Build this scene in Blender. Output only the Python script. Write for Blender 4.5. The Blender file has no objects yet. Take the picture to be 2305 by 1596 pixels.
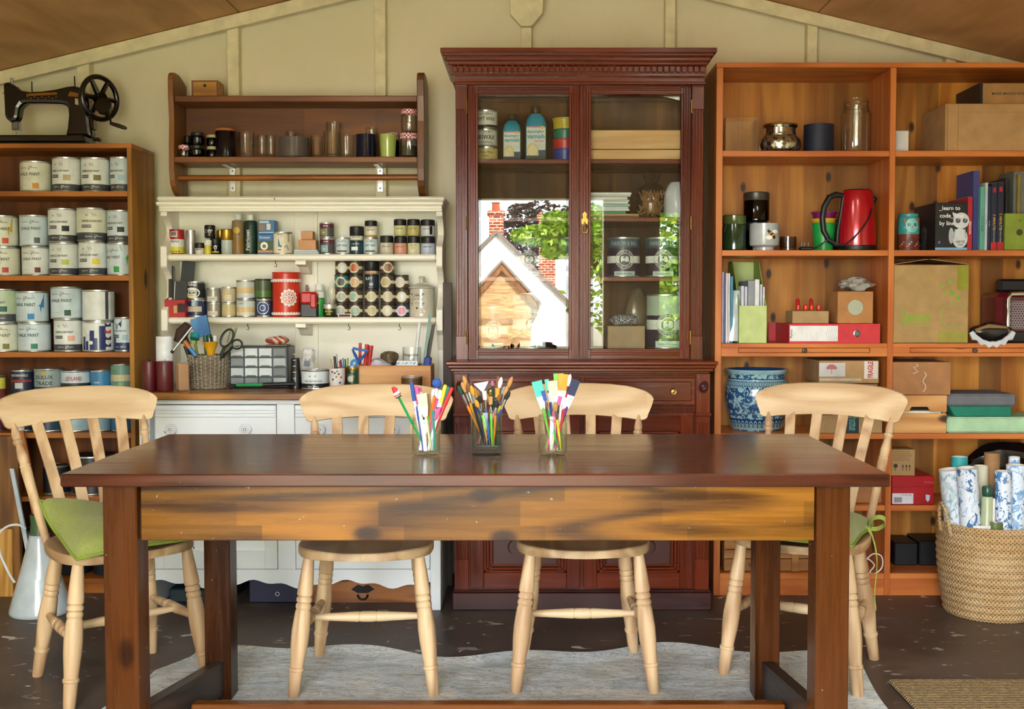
import bpy, math, random
from math import sin, cos, pi, radians, tan, atan2, sqrt, hypot
from mathutils import Vector, Matrix
random.seed(7)
R = random.Random(11)
sc = bpy.context.scene
COL = sc.collection
# ---------------------------------------------------------------- camera model (used to read positions off the photograph)
F, CX, HOR, TH, H = 2500.0, 1190.0, 680.0, radians(2.3), 1.187
CY = HOR + F * tan(TH)
def W(px, py, Y):
    v = (CY - py) / F
    z = Y * (v * cos(TH) - sin(TH)) / (cos(TH) + v * sin(TH))
    d = Y * cos(TH) - z * sin(TH)
    return Vector(((px - CX) / F * d, Y, H + z))
def ZZ(py, Y): return W(CX, py, Y).z
def XX(px, py, Y): return W(px, py, Y).x
cam = bpy.data.cameras.new('camera'); camo = bpy.data.objects.new('camera', cam); COL.objects.link(camo)
camo.location = (0, 0, H); camo.rotation_euler = (pi / 2 - TH, 0, 0)
cam.sensor_width = 36; cam.lens = F / 2305 * 36
cam.shift_x = (1152.5 - CX) / 2305; cam.shift_y = (CY - 798) / 2305
cam.clip_end = 300
sc.camera = camo
# ---------------------------------------------------------------- materials
def lin(c):
    if isinstance(c, str):
        c = c.lstrip('#'); c = tuple(int(c[i:i + 2], 16) for i in (0, 2, 4))
    o = []
    for x in c:
        x = x / 255.0
        o.append(x / 12.92 if x <= 0.04045 else ((x + 0.055) / 1.055) ** 2.4)
    return tuple(o) + (1.0,)
_M = {}
def newmat(name):
    m = bpy.data.materials.new(name); m.use_nodes = True
    nt = m.node_tree
    b = next(n for n in nt.nodes if n.type == 'BSDF_PRINCIPLED')
    return m, nt, b
class NT:
    def __init__(s, nt): s.nt = nt
    def n(s, t, **k):
        x = s.nt.nodes.new(t)
        for a, b in k.items(): setattr(x, a, b)
        return x
    def l(s, a, b): s.nt.links.new(a, b)
    def math(s, op, a, b=None, clamp=False):
        x = s.n('ShaderNodeMath', operation=op); x.use_clamp = clamp
        for i, q in enumerate((a, b)):
            if q is None: continue
            if isinstance(q, (int, float)): x.inputs[i].default_value = q
            else: s.l(q, x.inputs[i])
        return x.outputs[0]
    def mix(s, f, a, b, bt='MIX'):
        x = s.n('ShaderNodeMix', data_type='RGBA', blend_type=bt)
        for i, q in ((0, f), (6, a), (7, b)):
            if isinstance(q, (int, float)): x.inputs[i].default_value = q
            elif isinstance(q, tuple): x.inputs[i].default_value = q
            else: s.l(q, x.inputs[i])
        return x.outputs[2]
    def coord(s, scale=(1, 1, 1), rnd=True, loc=(0, 0, 0)):
        tc = s.n('ShaderNodeTexCoord')
        v = tc.outputs['Object']
        if rnd:
            oi = s.n('ShaderNodeObjectInfo')
            ad = s.n('ShaderNodeVectorMath', operation='ADD')
            s.l(v, ad.inputs[0])
            k = s.n('ShaderNodeVectorMath', operation='SCALE'); k.inputs[0].default_value = (7.3, 3.1, 5.7)
            s.l(oi.outputs['Random'], k.inputs['Scale']); s.l(k.outputs[0], ad.inputs[1]); v = ad.outputs[0]
        mp = s.n('ShaderNodeMapping'); mp.inputs['Scale'].default_value = scale; mp.inputs['Location'].default_value = loc
        s.l(v, mp.inputs[0]); return mp.outputs[0]
    def noise(s, vec, scale=1, detail=4, rough=.55, dist=0):
        x = s.n('ShaderNodeTexNoise'); x.inputs['Scale'].default_value = scale; x.inputs['Detail'].default_value = detail
        x.inputs['Roughness'].default_value = rough; x.inputs['Distortion'].default_value = dist
        s.l(vec, x.inputs['Vector']); return x.outputs['Fac']
    def ramp(s, f, stops):
        x = s.n('ShaderNodeValToRGB'); e = x.color_ramp.elements
        while len(e) < len(stops): e.new(.5)
        for i, (p, c) in enumerate(stops):
            e[i].position = p; e[i].color = c if isinstance(c, tuple) and len(c) == 4 else (c, c, c, 1)
        s.l(f, x.inputs[0]); return x.outputs[0]
    def bump(s, h, b, strength=.2, dist=.002):
        x = s.n('ShaderNodeBump'); x.inputs['Strength'].default_value = strength; x.inputs['Distance'].default_value = dist
        s.l(h, x.inputs['Height']); s.l(x.outputs[0], b.inputs['Normal'])
def M(c, r=.5, m=0.0, var=.06, coat=0.0, name=None, spec=.5, sheen=0):
    """plain painted / plastic / paper / metal surface with slight uneven tone"""
    key = ('M', str(c), r, m, var, coat, name)
    if key in _M: return _M[key]
    mt, nt, b = newmat(name or 'surface %s' % (c if isinstance(c, str) else '%02x%02x%02x' % tuple(c)))
    g = NT(nt); col = lin(c)
    if var > 0:
        f = g.noise(g.coord((18, 18, 18)), 1, 3)
        dk = tuple(x * (1 - 2 * var) for x in col[:3]) + (1,); lt = tuple(min(1, x * (1 + 2 * var)) for x in col[:3]) + (1,)
        g.l(g.ramp(f, [(.3, dk), (.7, lt)]), b.inputs['Base Color'])
    else: b.inputs['Base Color'].default_value = col
    b.inputs['Roughness'].default_value = r; b.inputs['Metallic'].default_value = m
    b.inputs['Coat Weight'].default_value = coat; b.inputs['Specular IOR Level'].default_value = spec
    if coat: b.inputs['Coat Roughness'].default_value = .08
    _M[key] = mt; return mt
def wood(name, c1, c2, axis='x', rough=.45, grain=1.0, ring=14, knots=0.0, stave=None, stave_ax='x', stave_len=None, coat=0, stave_var=.5, cd=None, spk=0, bump=.15, spec=.5):
    """timber: long grain + ring figure along `axis`, optional knots and glued staves"""
    if name in _M: return _M[name]
    mt, nt, b = newmat(name); g = NT(nt)
    lo, hi = 1.3 * grain, 26 * grain
    s1 = tuple(lo if a == axis else hi for a in 'xyz')
    s2 = tuple(.45 * grain if a == axis else 4.0 * grain for a in 'xyz')
    fine = g.noise(g.coord(s1), 2.2, 6, .65, .3)
    low = g.noise(g.coord(s2), 1.3, 2, .5, .4)
    rg = g.math('ADD', g.math('MULTIPLY', g.math('SINE', g.math('MULTIPLY', low, ring * 4.0)), .5), .5)
    f = g.math('ADD', g.math('MULTIPLY', fine, .6), g.math('MULTIPLY', rg, .4))
    C1, C2 = lin(c1), lin(c2)
    col = g.ramp(f, [(.25, C1), (.72, C2)])
    if stave:
        tc = g.n('ShaderNodeTexCoord'); sp = g.n('ShaderNodeSeparateXYZ'); g.l(tc.outputs['Object'], sp.inputs[0])
        u = g.math('FLOOR', g.math('DIVIDE', sp.outputs['xyz'.index(stave_ax)], stave))
        if stave_len:
            sh = g.n('ShaderNodeTexWhiteNoise', noise_dimensions='1D'); g.l(u, sh.inputs['W'])
            v = g.math('FLOOR', g.math('ADD', g.math('DIVIDE', sp.outputs['xyz'.index(axis)], stave_len), sh.outputs['Value']))
            u = g.math('ADD', g.math('MULTIPLY', u, 7.13), g.math('MULTIPLY', v, 3.77))
        wn = g.n('ShaderNodeTexWhiteNoise', noise_dimensions='1D'); g.l(u, wn.inputs['W'])
        tone = g.ramp(wn.outputs['Value'], [(0, 1 - stave_var * .75), (1, 1 + stave_var * .35)])
        col = g.mix(1.0, col, tone, 'MULTIPLY')
    if knots:
        sk = tuple(2.9 if a == axis else (5.5) for a in 'xyz')
        vo = g.n('ShaderNodeTexVoronoi', voronoi_dimensions='2D'); vo.inputs['Scale'].default_value = knots
        sk_ = g.n('ShaderNodeSeparateXYZ'); g.l(g.coord(sk), sk_.inputs[0]); cb = g.n('ShaderNodeCombineXYZ'); g.l(g.math('ADD', sk_.outputs[0], sk_.outputs[1]), cb.inputs[0]); g.l(sk_.outputs[2], cb.inputs[1]); g.l(cb.outputs[0], vo.inputs['Vector'])
        k = g.ramp(vo.outputs['Distance'], [(.0, 1.0), (.07, .9), (.13, 0.0)])
        wn2 = g.n('ShaderNodeSeparateColor'); g.l(vo.outputs['Color'], wn2.inputs[0])
        k = g.math('MULTIPLY', k, g.math('GREATER_THAN', wn2.outputs[0], .76))
        col = g.mix(k, col, lin(cd or '#2a1206'))
    if spk:
        sn = g.noise(g.coord((60, 60, 60)), 1, 2)
        col = g.mix(g.ramp(sn, [(.74, 0.0), (.78, spk)]), col, lin('#d9d4c8'))
    g.l(col, b.inputs['Base Color'])
    rr = g.ramp(fine, [(.3, max(.05, rough - .08)), (.7, min(1, rough + .1))])
    g.l(rr, b.inputs['Roughness'])
    b.inputs['Specular IOR Level'].default_value = spec; b.inputs['Coat Weight'].default_value = coat; b.inputs['Coat Roughness'].default_value = .12
    if bump: g.bump(fine, b, bump, .001)
    _M[name] = mt; return mt
def glass(name='clear glass', tint='#fdfefd', fres=1.6, rough=0.02, edge='#b9c6bf', refl=1.0):
    """thin clear glass: light passes, rims and grazing angles darken and reflect"""
    if name in _M: return _M[name]
    mt = bpy.data.materials.new(name); mt.use_nodes = True; nt = mt.node_tree; nt.nodes.clear(); g = NT(nt)
    out = g.n('ShaderNodeOutputMaterial'); tr = g.n('ShaderNodeBsdfTransparent'); gl = g.n('ShaderNodeBsdfGlossy')
    gl.inputs['Roughness'].default_value = rough; gl.inputs['Color'].default_value = (refl, refl, refl, 1)
    lw = g.n('ShaderNodeLayerWeight'); lw.inputs['Blend'].default_value = .5; fc = lw.outputs['Facing']
    g.l(g.mix(g.math('POWER', fc, 3.0), lin(tint), lin(edge)), tr.inputs['Color'])
    r0 = ((fres - 1) / (fres + 1)) ** 2; fr = g.math('ADD', g.math('MULTIPLY', g.math('POWER', fc, 5.0), .7 - r0), r0)
    mx = g.n('ShaderNodeMixShader'); g.l(fr, mx.inputs[0]); g.l(tr.outputs[0], mx.inputs[1]); g.l(gl.outputs[0], mx.inputs[2])
    g.l(mx.outputs[0], out.inputs[0]); _M[name] = mt; return mt
# ---------------------------------------------------------------- mesh builder
class MB:
    def __init__(s): s.v = []; s.f = []; s.m = []; s.s = []; s.mats = []
    def mi(s, mat):
        if mat not in s.mats: s.mats.append(mat)
        return s.mats.index(mat)
    def add(s, vs, fs, mat, sm=False, T=None):
        o = len(s.v)
        for p in vs:
            p = Vector(p)
            if T is not None: p = T @ p
            s.v.append(p)
        for i, f in enumerate(fs):
            s.f.append([o + q for q in f]); s.m.append(s.mi(mat[i] if isinstance(mat, list) else mat)); s.s.append(sm)
        return s
    def box(s, x0, x1, y0, y1, z0, z1, mat, b=0.0, T=None):
        if x1 < x0: x0, x1 = x1, x0
        if y1 < y0: y0, y1 = y1, y0
        if z1 < z0: z0, z1 = z1, z0
        b = min(b, (x1 - x0) * .45, (y1 - y0) * .45, (z1 - z0) * .45)
        if b <= 0:
            v = [(x, y, z) for x in (x0, x1) for y in (y0, y1) for z in (z0, z1)]
            f = [(0, 1, 3, 2), (4, 6, 7, 5), (0, 4, 5, 1), (2, 3, 7, 6), (0, 2, 6, 4), (1, 5, 7, 3)]
            return s.add(v, f, mat, False, T)
        v = []; ix = {}
        for i, x in enumerate((x0, x1)):
            for j, y in enumerate((y0, y1)):
                for k, z in enumerate((z0, z1)):
                    for a in range(3):
                        q = [x, y, z]; sg = [1 - 2 * i, 1 - 2 * j, 1 - 2 * k]
                        for c in range(3):
                            if c != a: q[c] += sg[c] * b
                        ix[(i, j, k, a)] = len(v); v.append(tuple(q))
        f = []
        for a in range(3):
            for e in (0, 1):
                o = [c for c in range(3) if c != a]; loop = []
                for (p, q) in ((0, 0), (1, 0), (1, 1), (0, 1)):
                    key = [0, 0, 0]; key[a] = e; key[o[0]] = p; key[o[1]] = q; loop.append(ix[tuple(key) + (a,)])
                f.append(loop)
        for a in range(3):
            o = [c for c in range(3) if c != a]
            for p in (0, 1):
                for q in (0, 1):
                    k0 = [0, 0, 0]; k1 = [0, 0, 0]; k0[o[0]] = k1[o[0]] = p; k0[o[1]] = k1[o[1]] = q; k1[a] = 1
                    f.append([ix[tuple(k0) + (o[0],)], ix[tuple(k1) + (o[0],)], ix[tuple(k1) + (o[1],)], ix[tuple(k0) + (o[1],)]])
        for i in (0, 1):
            for j in (0, 1):
                for k in (0, 1): f.append([ix[(i, j, k, 0)], ix[(i, j, k, 1)], ix[(i, j, k, 2)]])
        return s.add(v, f, mat, False, T)
    def lathe(s, prof, mat, c=(0, 0, 0), seg=24, T=None, sx=1, sy=1):
        """prof: (r, z) or (r, z, mat): mat applies to the band that ends at this point"""
        vs = []; rings = []
        for p in prof:
            r, z = p[0], p[1]
            if r <= 1e-6: rings.append([len(vs)]); vs.append((c[0], c[1], c[2] + z))
            else:
                ids = []
                for i in range(seg):
                    a = 2 * pi * i / seg; ids.append(len(vs)); vs.append((c[0] + r * sx * cos(a), c[1] + r * sy * sin(a), c[2] + z))
                rings.append(ids)
        fs = []; ms = []
        for k in range(len(rings) - 1):
            A, B = rings[k], rings[k + 1]
            mm = prof[k + 1][2] if len(prof[k + 1]) > 2 else mat
            for i in range(seg):
                j = (i + 1) % seg
                if len(A) == 1 and len(B) == 1: continue
                if len(A) == 1: fs.append([A[0], B[j], B[i]])
                elif len(B) == 1: fs.append([A[i], A[j], B[0]])
                else: fs.append([A[i], A[j], B[j], B[i]])
                ms.append(mm)
        return s.add(vs, fs, ms, True, T)
    def spin(s, p0, p1, prof, mat, seg=14):
        """turned spindle from p0 to p1; prof (t, r)"""
        p0, p1 = Vector(p0), Vector(p1); d = p1 - p0; L = d.length
        q = Vector((0, 0, 1)).rotation_difference(d.normalized()).to_matrix().to_4x4()
        T = Matrix.Translation(p0) @ q
        pr = [(r, t * L) for t, r in prof]
        if pr[0][0] > 1e-6: pr = [(0, pr[0][1])] + pr
        if pr[-1][0] > 1e-6: pr = pr + [(0, pr[-1][1])]
        return s.lathe(pr, mat, seg=seg, T=T)
    def tube(s, pts, r, mat, seg=8, closed=False, flat=1.0, T=None):
        pts = [Vector(p) for p in pts]; n = len(pts)
        rs = r if isinstance(r, (list, tuple)) else [r] * n
        vs = []; up = None; rings = []
        for i, p in enumerate(pts):
            if closed: t = pts[(i + 1) % n] - pts[i - 1]
            else: t = pts[min(i + 1, n - 1)] - pts[max(i - 1, 0)]
            t.normalize()
            if up is None:
                up = Vector((0, 0, 1)) if abs(t.z) < .9 else Vector((1, 0, 0))
            a = t.cross(up)
            if a.length < 1e-6: a = t.orthogonal()
            a.normalize(); bb = a.cross(t).normalized(); up = bb
            ids = []
            for k in range(seg):
                th = 2 * pi * k / seg; ids.append(len(vs)); vs.append(p + a * (rs[i] * cos(th)) + bb * (rs[i] * flat * sin(th)))
            rings.append(ids)
        fs = []
        for i in range(n if closed else n - 1):
            A, B = rings[i], rings[(i + 1) % n]
            for k in range(seg): fs.append([A[k], A[(k + 1) % seg], B[(k + 1) % seg], B[k]])
        if not closed: fs.append(rings[0][::-1]); fs.append(rings[-1])
        return s.add(vs, fs, mat, True, T)
    def rope(s, pts, r, mat, seg=8, k=5, flat=1.0):
        P = [Vector(p) for p in pts]; o = []
        for i in range(len(P) - 1):
            a, b, c, d = P[max(0, i - 1)], P[i], P[i + 1], P[min(len(P) - 1, i + 2)]
            for j in range(k):
                t = j / k; o.append(.5 * (2 * b + (c - a) * t + (2 * a - 5 * b + 4 * c - d) * t * t + (3 * b - a - 3 * c + d) * t ** 3))
        return s.tube(o + [P[-1]], r, mat, seg, flat=flat)
    def prism(s, pts, t0, t1, mat, ax='y', T=None, sm=False):
        """2-D outline extruded along ax: 'y' -> pts (x,z); 'x' -> (y,z); 'z' -> (x,y)"""
        def mk(p, t): return {'y': (p[0], t, p[1]), 'x': (t, p[0], p[1]), 'z': (p[0], p[1], t)}[ax]
        n = len(pts); vs = [mk(p, t0) for p in pts] + [mk(p, t1) for p in pts]
        fs = [list(range(n))[::-1], list(range(n, 2 * n))] + [[i, (i + 1) % n, n + (i + 1) % n, n + i] for i in range(n)]
        return s.add(vs, fs, mat, sm, T)
    def sheet(s, fn, nu, nv, mat, th=0.0, sm=True):
        """grid surface fn(u,v) in 0..1; th gives it thickness along -normal-ish z"""
        vs = [Vector(fn(i / nu, j / nv)) for j in range(nv + 1) for i in range(nu + 1)]
        fs = [[j * (nu + 1) + i, j * (nu + 1) + i + 1, (j + 1) * (nu + 1) + i + 1, (j + 1) * (nu + 1) + i] for j in range(nv) for i in range(nu)]
        if th:
            N = len(vs); low = [v + (Vector((0, 0, -th)) if not isinstance(th, Vector) else th) for v in vs]
            fs += [[N + q for q in f[::-1]] for f in fs[:]]
            bd = [i for i in range(nu + 1)] + [j * (nu + 1) + nu for j in range(1, nv + 1)] + [nv * (nu + 1) + i for i in range(nu - 1, -1, -1)] + [j * (nu + 1) for j in range(nv - 1, 0, -1)]
            for a, b in zip(bd, bd[1:] + bd[:1]): fs.append([b, a, N + a, N + b])
            vs += low
        return s.add(vs, fs, mat, sm)
    def blob(s, c, rx, ry, rz, mat, nu=20, nv=12, fn=None, T=None):
        prof = []
        vs = []; rings = []
        for j in range(nv + 1):
            ph = -pi / 2 + pi * j / nv
            ids = []
            for i in range(1 if j in (0, nv) else nu):
                th = 2 * pi * i / nu; d = Vector((cos(ph) * cos(th), cos(ph) * sin(th), sin(ph)))
                k = fn(d) if fn else 1.0
                ids.append(len(vs)); vs.append((c[0] + d.x * rx * k, c[1] + d.y * ry * k, c[2] + d.z * rz * k))
            rings.append(ids)
        fs = []
        for j in range(nv):
            A, B = rings[j], rings[j + 1]
            for i in range(nu):
                k = (i + 1) % nu
                if len(A) == 1: fs.append([A[0], B[k], B[i]])
                elif len(B) == 1: fs.append([A[i], A[k], B[0]])
                else: fs.append([A[i], A[k], B[k], B[i]])
        return s.add(vs, fs, mat, True, T)
def obj(name, mb, parent=None, off=None, bevel=0.0, subd=0, ang=38):
    me = bpy.data.meshes.new(name)
    vs = [tuple(v - off) if off is not None else tuple(v) for v in mb.v]
    me.from_pydata(vs, [], mb.f)
    for m in mb.mats: me.materials.append(m)
    me.polygons.foreach_set('material_index', mb.m); me.polygons.foreach_set('use_smooth', mb.s)
    import bmesh
    b = bmesh.new(); b.from_mesh(me); bmesh.ops.recalc_face_normals(b, faces=b.faces); b.to_mesh(me); b.free()
    if any(mb.s): me.set_sharp_from_angle(angle=radians(ang))
    o = bpy.data.objects.new(name, me); COL.objects.link(o)
    if parent is not None: o.parent = parent
    if bevel:
        q = o.modifiers.new('edge', 'BEVEL'); q.width = bevel; q.segments = 2; q.limit_method = 'ANGLE'; q.angle_limit = radians(40)
    if subd:
        q = o.modifiers.new('smooth', 'SUBSURF'); q.levels = subd; q.render_levels = subd
    return o
def tag(o, label, cat, group=None):
    o['label'] = label; o['category'] = cat
    if group: o['group'] = group
    return o
def thing(name, label, cat, loc=(0, 0, 0), rz=0.0, group=None):
    o = bpy.data.objects.new(name, None); COL.objects.link(o); o.empty_display_size = .05
    o.location = loc; o.rotation_euler = (0, 0, rz); return tag(o, label, cat, group)
def root_of(o):
    while o.parent: o = o.parent
    return o
def part(name, mb, parent, label=None, world=True, **k):
    """a part whose shape was drawn in world space (world=True) or in its thing's own space"""
    off = root_of(parent).location.copy() if world else None
    o = obj(name, mb, parent, off, **k)
    if label: o['label'] = label
    return o
def solo(name, mb, label, cat, loc=(0, 0, 0), group=None, world=True, **k):
    o = obj(name, mb, None, Vector(loc) if world else None, **k); o.location = loc
    return tag(o, label, cat, group)
def struct(name, mb, **k):
    o = obj(name, mb, **k); o['kind'] = 'structure'; return o
def kids(o): return [c for c in bpy.data.objects if c.parent == o]
def copy_tree(o, parent=None, ch=None):
    if ch is None: ch = {}; [ch.setdefault(c.parent, []).append(c) for c in COL.objects if c.parent]
    c = o.copy(); COL.objects.link(c)
    if parent is not None: c.parent = parent
    for k in ch.get(o, []): copy_tree(k, c, ch)
    return c
# ---------------------------------------------------------------- flat artwork (labels, lettering) wrapped on a surface
_T = {}
def textgeo(txt, bold):
    k = (txt, bold)
    if k in _T: return _T[k]
    cu = bpy.data.curves.new('lettering', 'FONT'); cu.body = txt; cu.size = 1; cu.align_x = 'CENTER'; cu.align_y = 'CENTER'
    cu.offset = bold; cu.resolution_u = 2
    o = bpy.data.objects.new('lettering', cu); COL.objects.link(o)
    dg = bpy.context.evaluated_depsgraph_get()
    me = bpy.data.meshes.new_from_object(o.evaluated_get(dg))
    r = ([(v.co.x, v.co.y) for v in me.vertices], [list(p.vertices) for p in me.polygons])
    bpy.data.objects.remove(o); bpy.data.curves.remove(cu); bpy.data.meshes.remove(me)
    _T[k] = r; return r
class Art:
    def __init__(s): s.e = []
    def rect(s, u0, u1, v0, v1, mat, n=8):
        vs = []; fs = []
        for i in range(n + 1):
            u = u0 + (u1 - u0) * i / n; vs += [(u, v0), (u, v1)]
        for i in range(n): fs.append([2 * i, 2 * i + 2, 2 * i + 3, 2 * i + 1])
        s.e.append((vs, fs, mat)); return s
    def disc(s, u, v, r, mat, n=22, r0=0.0, ry=None):
        ry = ry or r; k = r0 / r
        if r0 <= 0:
            vs = [(u, v)] + [(u + r * .5 * cos(2 * pi * i / n), v + ry * .5 * sin(2 * pi * i / n)) for i in range(n)] + [(u + r * cos(2 * pi * i / n), v + ry * sin(2 * pi * i / n)) for i in range(n)]
            fs = [[0, 1 + i, 1 + (i + 1) % n] for i in range(n)] + [[1 + i, 1 + n + i, 1 + n + (i + 1) % n, 1 + (i + 1) % n] for i in range(n)]
        else:
            vs = [(u + r * k * cos(2 * pi * i / n), v + ry * k * sin(2 * pi * i / n)) for i in range(n)] + [(u + r * cos(2 * pi * i / n), v + ry * sin(2 * pi * i / n)) for i in range(n)]
            fs = [[i, n + i, n + (i + 1) % n, (i + 1) % n] for i in range(n)]
        s.e.append((vs, fs, mat)); return s
    def poly(s, pts, mat): s.e.append((pts, [list(range(len(pts)))], mat)); return s
    def stroke(s, pts, w, mat):
        vs = []; n = len(pts)
        for i, (x, y) in enumerate(pts):
            a = pts[max(0, i - 1)]; b = pts[min(n - 1, i + 1)]; dx, dy = b[0] - a[0], b[1] - a[1]; L = hypot(dx, dy) or 1
            vs += [(x - dy / L * w / 2, y + dx / L * w / 2), (x + dy / L * w / 2, y - dx / L * w / 2)]
        s.e.append((vs, [[2 * i, 2 * i + 1, 2 * i + 3, 2 * i + 2] for i in range(n - 1)], mat)); return s
    def text(s, t, u, v, h, mat, bold=.0, rot=0, wmax=None):
        vs, fs = textgeo(t, bold)
        if not vs: return s
        w = max(p[0] for p in vs) - min(p[0] for p in vs); k = h / .7; kx = k
        if wmax and w * k > wmax: kx = wmax / w
        c, q = cos(rot), sin(rot)
        s.e.append(([(u + x * kx * c - y * k * q, v + x * kx * q + y * k * c) for x, y in vs], fs, mat)); return s
    def arc_text(s, t, u, v, r, h, mat, a0, a1, bold=0, inside=False):
        n = len(t)
        for i, ch in enumerate(t):
            if ch == ' ': continue
            a = a0 + (a1 - a0) * (i / max(1, n - 1))
            s.text(ch, u + r * cos(a), v + r * sin(a), h, mat, bold, a - pi / 2 if not inside else a + pi / 2)
        return s
    def sign(s, u, v, w, mat, t=.0012):
        """handwritten flourish in two words"""
        h = w * .16
        a = [(-.5, 0), (-.46, .5), (-.42, 0), (-.45, -.3), (-.38, .1), (-.35, 0), (-.32, .35), (-.29, 0), (-.25, .3), (-.22, 0), (-.18, .25), (-.14, 0), (-.08, .15)]
        b = [(.12, .55), (.04, .7), (.02, .2), (.1, -.1), (.06, -.6), (.0, -.3), (.14, .2), (.17, .9), (.18, 0), (.23, .35), (.26, 0), (.3, .3), (.33, 0), (.37, .3), (.4, 0), (.43, .3), (.46, 0), (.5, .2)]
        for q in (a, b):
            P = []
            for i in range(len(q) - 1):
                for k in range(2):
                    f = k / 2; P.append((u + (q[i][0] * (1 - f) + q[i + 1][0] * f) * w, v + (q[i][1] * (1 - f) + q[i + 1][1] * f) * h))
            P.append((u + q[-1][0] * w, v + q[-1][1] * h)); s.stroke(P, t, mat)
        return s
    def onto(s, mb, fn, step=.00012):
        for i, (vs, fs, mat) in enumerate(s.e): mb.add([fn(u, v, .0004 + step * i) for u, v in vs], fs, mat)
        return mb
def cyl(cx, cy, z, r, a0=0.0):
    return lambda u, v, o: (cx + (r + o) * sin(a0 + u / r), cy - (r + o) * cos(a0 + u / r), z + v)
def flat(x, y, z): return lambda u, v, o: (x + u, y - o, z + v)
def onx(x, y, z, s=1): return lambda u, v, o: (x + s * o, y + u, z + v)
def onz(x, y, z): return lambda u, v, o: (x + u, y + v, z + o)
def mapT(T): return lambda u, v, o: T @ Vector((u, -o, v))
# ================================================================ SETTING
YW = 4.82; YF = -0.55; XL, XR = -2.75, 2.75
def roofz(x): return 2.705 - .24 * abs(x)
def wallmat():
    m, nt, b = newmat('cream painted boards'); g = NT(nt)
    f = g.noise(g.coord((1.2, 1.2, 1.2)), 2.5, 5)
    st = g.noise(g.coord((3, 3, .8)), 2, 3)
    c = g.ramp(f, [(.3, lin('#ddd5b8')), (.7, lin('#e6dfc6'))])
    c = g.mix(g.ramp(st, [(.66, 0.0), (.8, .35)]), c, lin('#b3a684'))
    g.l(c, b.inputs['Base Color']); b.inputs['Roughness'].default_value = .6
    g.bump(g.noise(g.coord((9, 9, 9)), 2, 4), b, .08, .002); return m
WALL = wallmat(); TRIM = M('#e2dbb9', .5, name='cream gloss trim')
def floormat():
    m, nt, b = newmat('worn dark painted floor'); g = NT(nt)
    f = g.noise(g.coord((1, 1, 1), False), 3, 8, .65)
    c = g.ramp(f, [(.3, lin('#3a312d')), (.55, lin('#55483f')), (.75, lin('#6b5d52'))])
    v = g.noise(g.coord((9, 16, 1), False), 1.3, 5, .6, .8)
    sp = g.ramp(v, [(.63, 0.0), (.66, .9)])
    big = g.noise(g.coord((2, 2, 1), False, (3, 1, 0)), 1.5, 3)
    sp = g.math('MULTIPLY', sp, g.ramp(big, [(.4, 0.0), (.55, 1.0)]))
    vo = g.n('ShaderNodeTexVoronoi'); vo.inputs['Scale'].default_value = 10; g.l(g.coord((1, 2, 1), False), vo.inputs['Vector'])
    sc2 = g.n('ShaderNodeSeparateColor'); g.l(vo.outputs['Color'], sc2.inputs[0])
    d = g.math('MULTIPLY', g.ramp(vo.outputs['Distance'], [(.05, 1.0), (.11, 0.0)]), g.math('GREATER_THAN', sc2.outputs[1], .62))
    sp = g.math('MAXIMUM', sp, d)
    g.l(g.mix(sp, c, lin('#cfcac2')), b.inputs['Base Color'])
    g.l(g.ramp(f, [(.3, .38), (.7, .6)]), b.inputs['Roughness'])
    g.bump(f, b, .15, .003); return m
FLOOR = floormat()
struct('floor', MB().box(XL - .2, XR + .2, YF - .1, YW + .15, -.1, 0, FLOOR))
struct('wall_back', MB().prism([(XL - .12, -.1), (XR + .12, -.1), (XR + .12, roofz(XR) + .1), (0, roofz(0) + .1), (XL - .12, roofz(XL) + .1)], YW, YW + .12, WALL))
struct('wall_left', MB().box(XL - .12, XL, YF, YW, 0, roofz(XL) + .1, WALL))
struct('wall_right', MB().box(XR, XR + .12, YF, YW, 0, roofz(XR) + .1, WALL))
# front wall with a wide open doorway and two windows (behind the camera, seen in the cabinet glass)
DX0, DX1, DZ = -1.65, .65, 2.10
WINS = [(1.04, 1.5, .5, 1.98)]
fw = MB()
def fwall(x0, x1, z0, z1):
    if z1 is None:
        fw.prism([(x0, z0), (x1, z0), (x1, roofz(x1) + .1)] + ([(0, roofz(0) + .1)] if x0 < 0 < x1 else []) + [(x0, roofz(x0) + .1)], YF - .12, YF, WALL)
    else: fw.box(x0, x1, YF - .12, YF, z0, z1, WALL)
fwall(XL - .12, DX0, 0, None)
fwall(DX0, DX1, DZ, None); fwall(DX1, 1.04, 0, None); fwall(1.04, 1.5, 0, .5); fwall(1.04, 1.5, 1.98, None); fwall(1.5, XR + .12, 0, None)
struct('wall_front', fw)
PANE = glass('window pane', '#f6faf8', 1.35)
tr = MB()
for x in (DX0, DX1): tr.box(x - .03, x + .03, YF - .14, YF + .02, 0, DZ, TRIM, .004)
tr.box(DX0, DX1, YF - .14, YF + .02, DZ - .06, DZ, TRIM, .004)
struct('trim_8', tr)
for i, (x0, x1, z0, z1) in enumerate(WINS):
    w = MB()
    for x in (x0 + .025, x1 - .025): w.box(x - .025, x + .025, YF - .09, YF - .03, z0, z1, TRIM, .003)
    for z in (z0 + .025, z1 - .025): w.box(x0 + .05, x1 - .05, YF - .09, YF - .03, z - .025, z + .025, TRIM, .003)
    w.box(x0 + .05, x1 - .05, YF - .065, YF - .059, z0 + .05, z1 - .05, PANE)
    struct('window_%d' % (i + 1), w)
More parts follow.
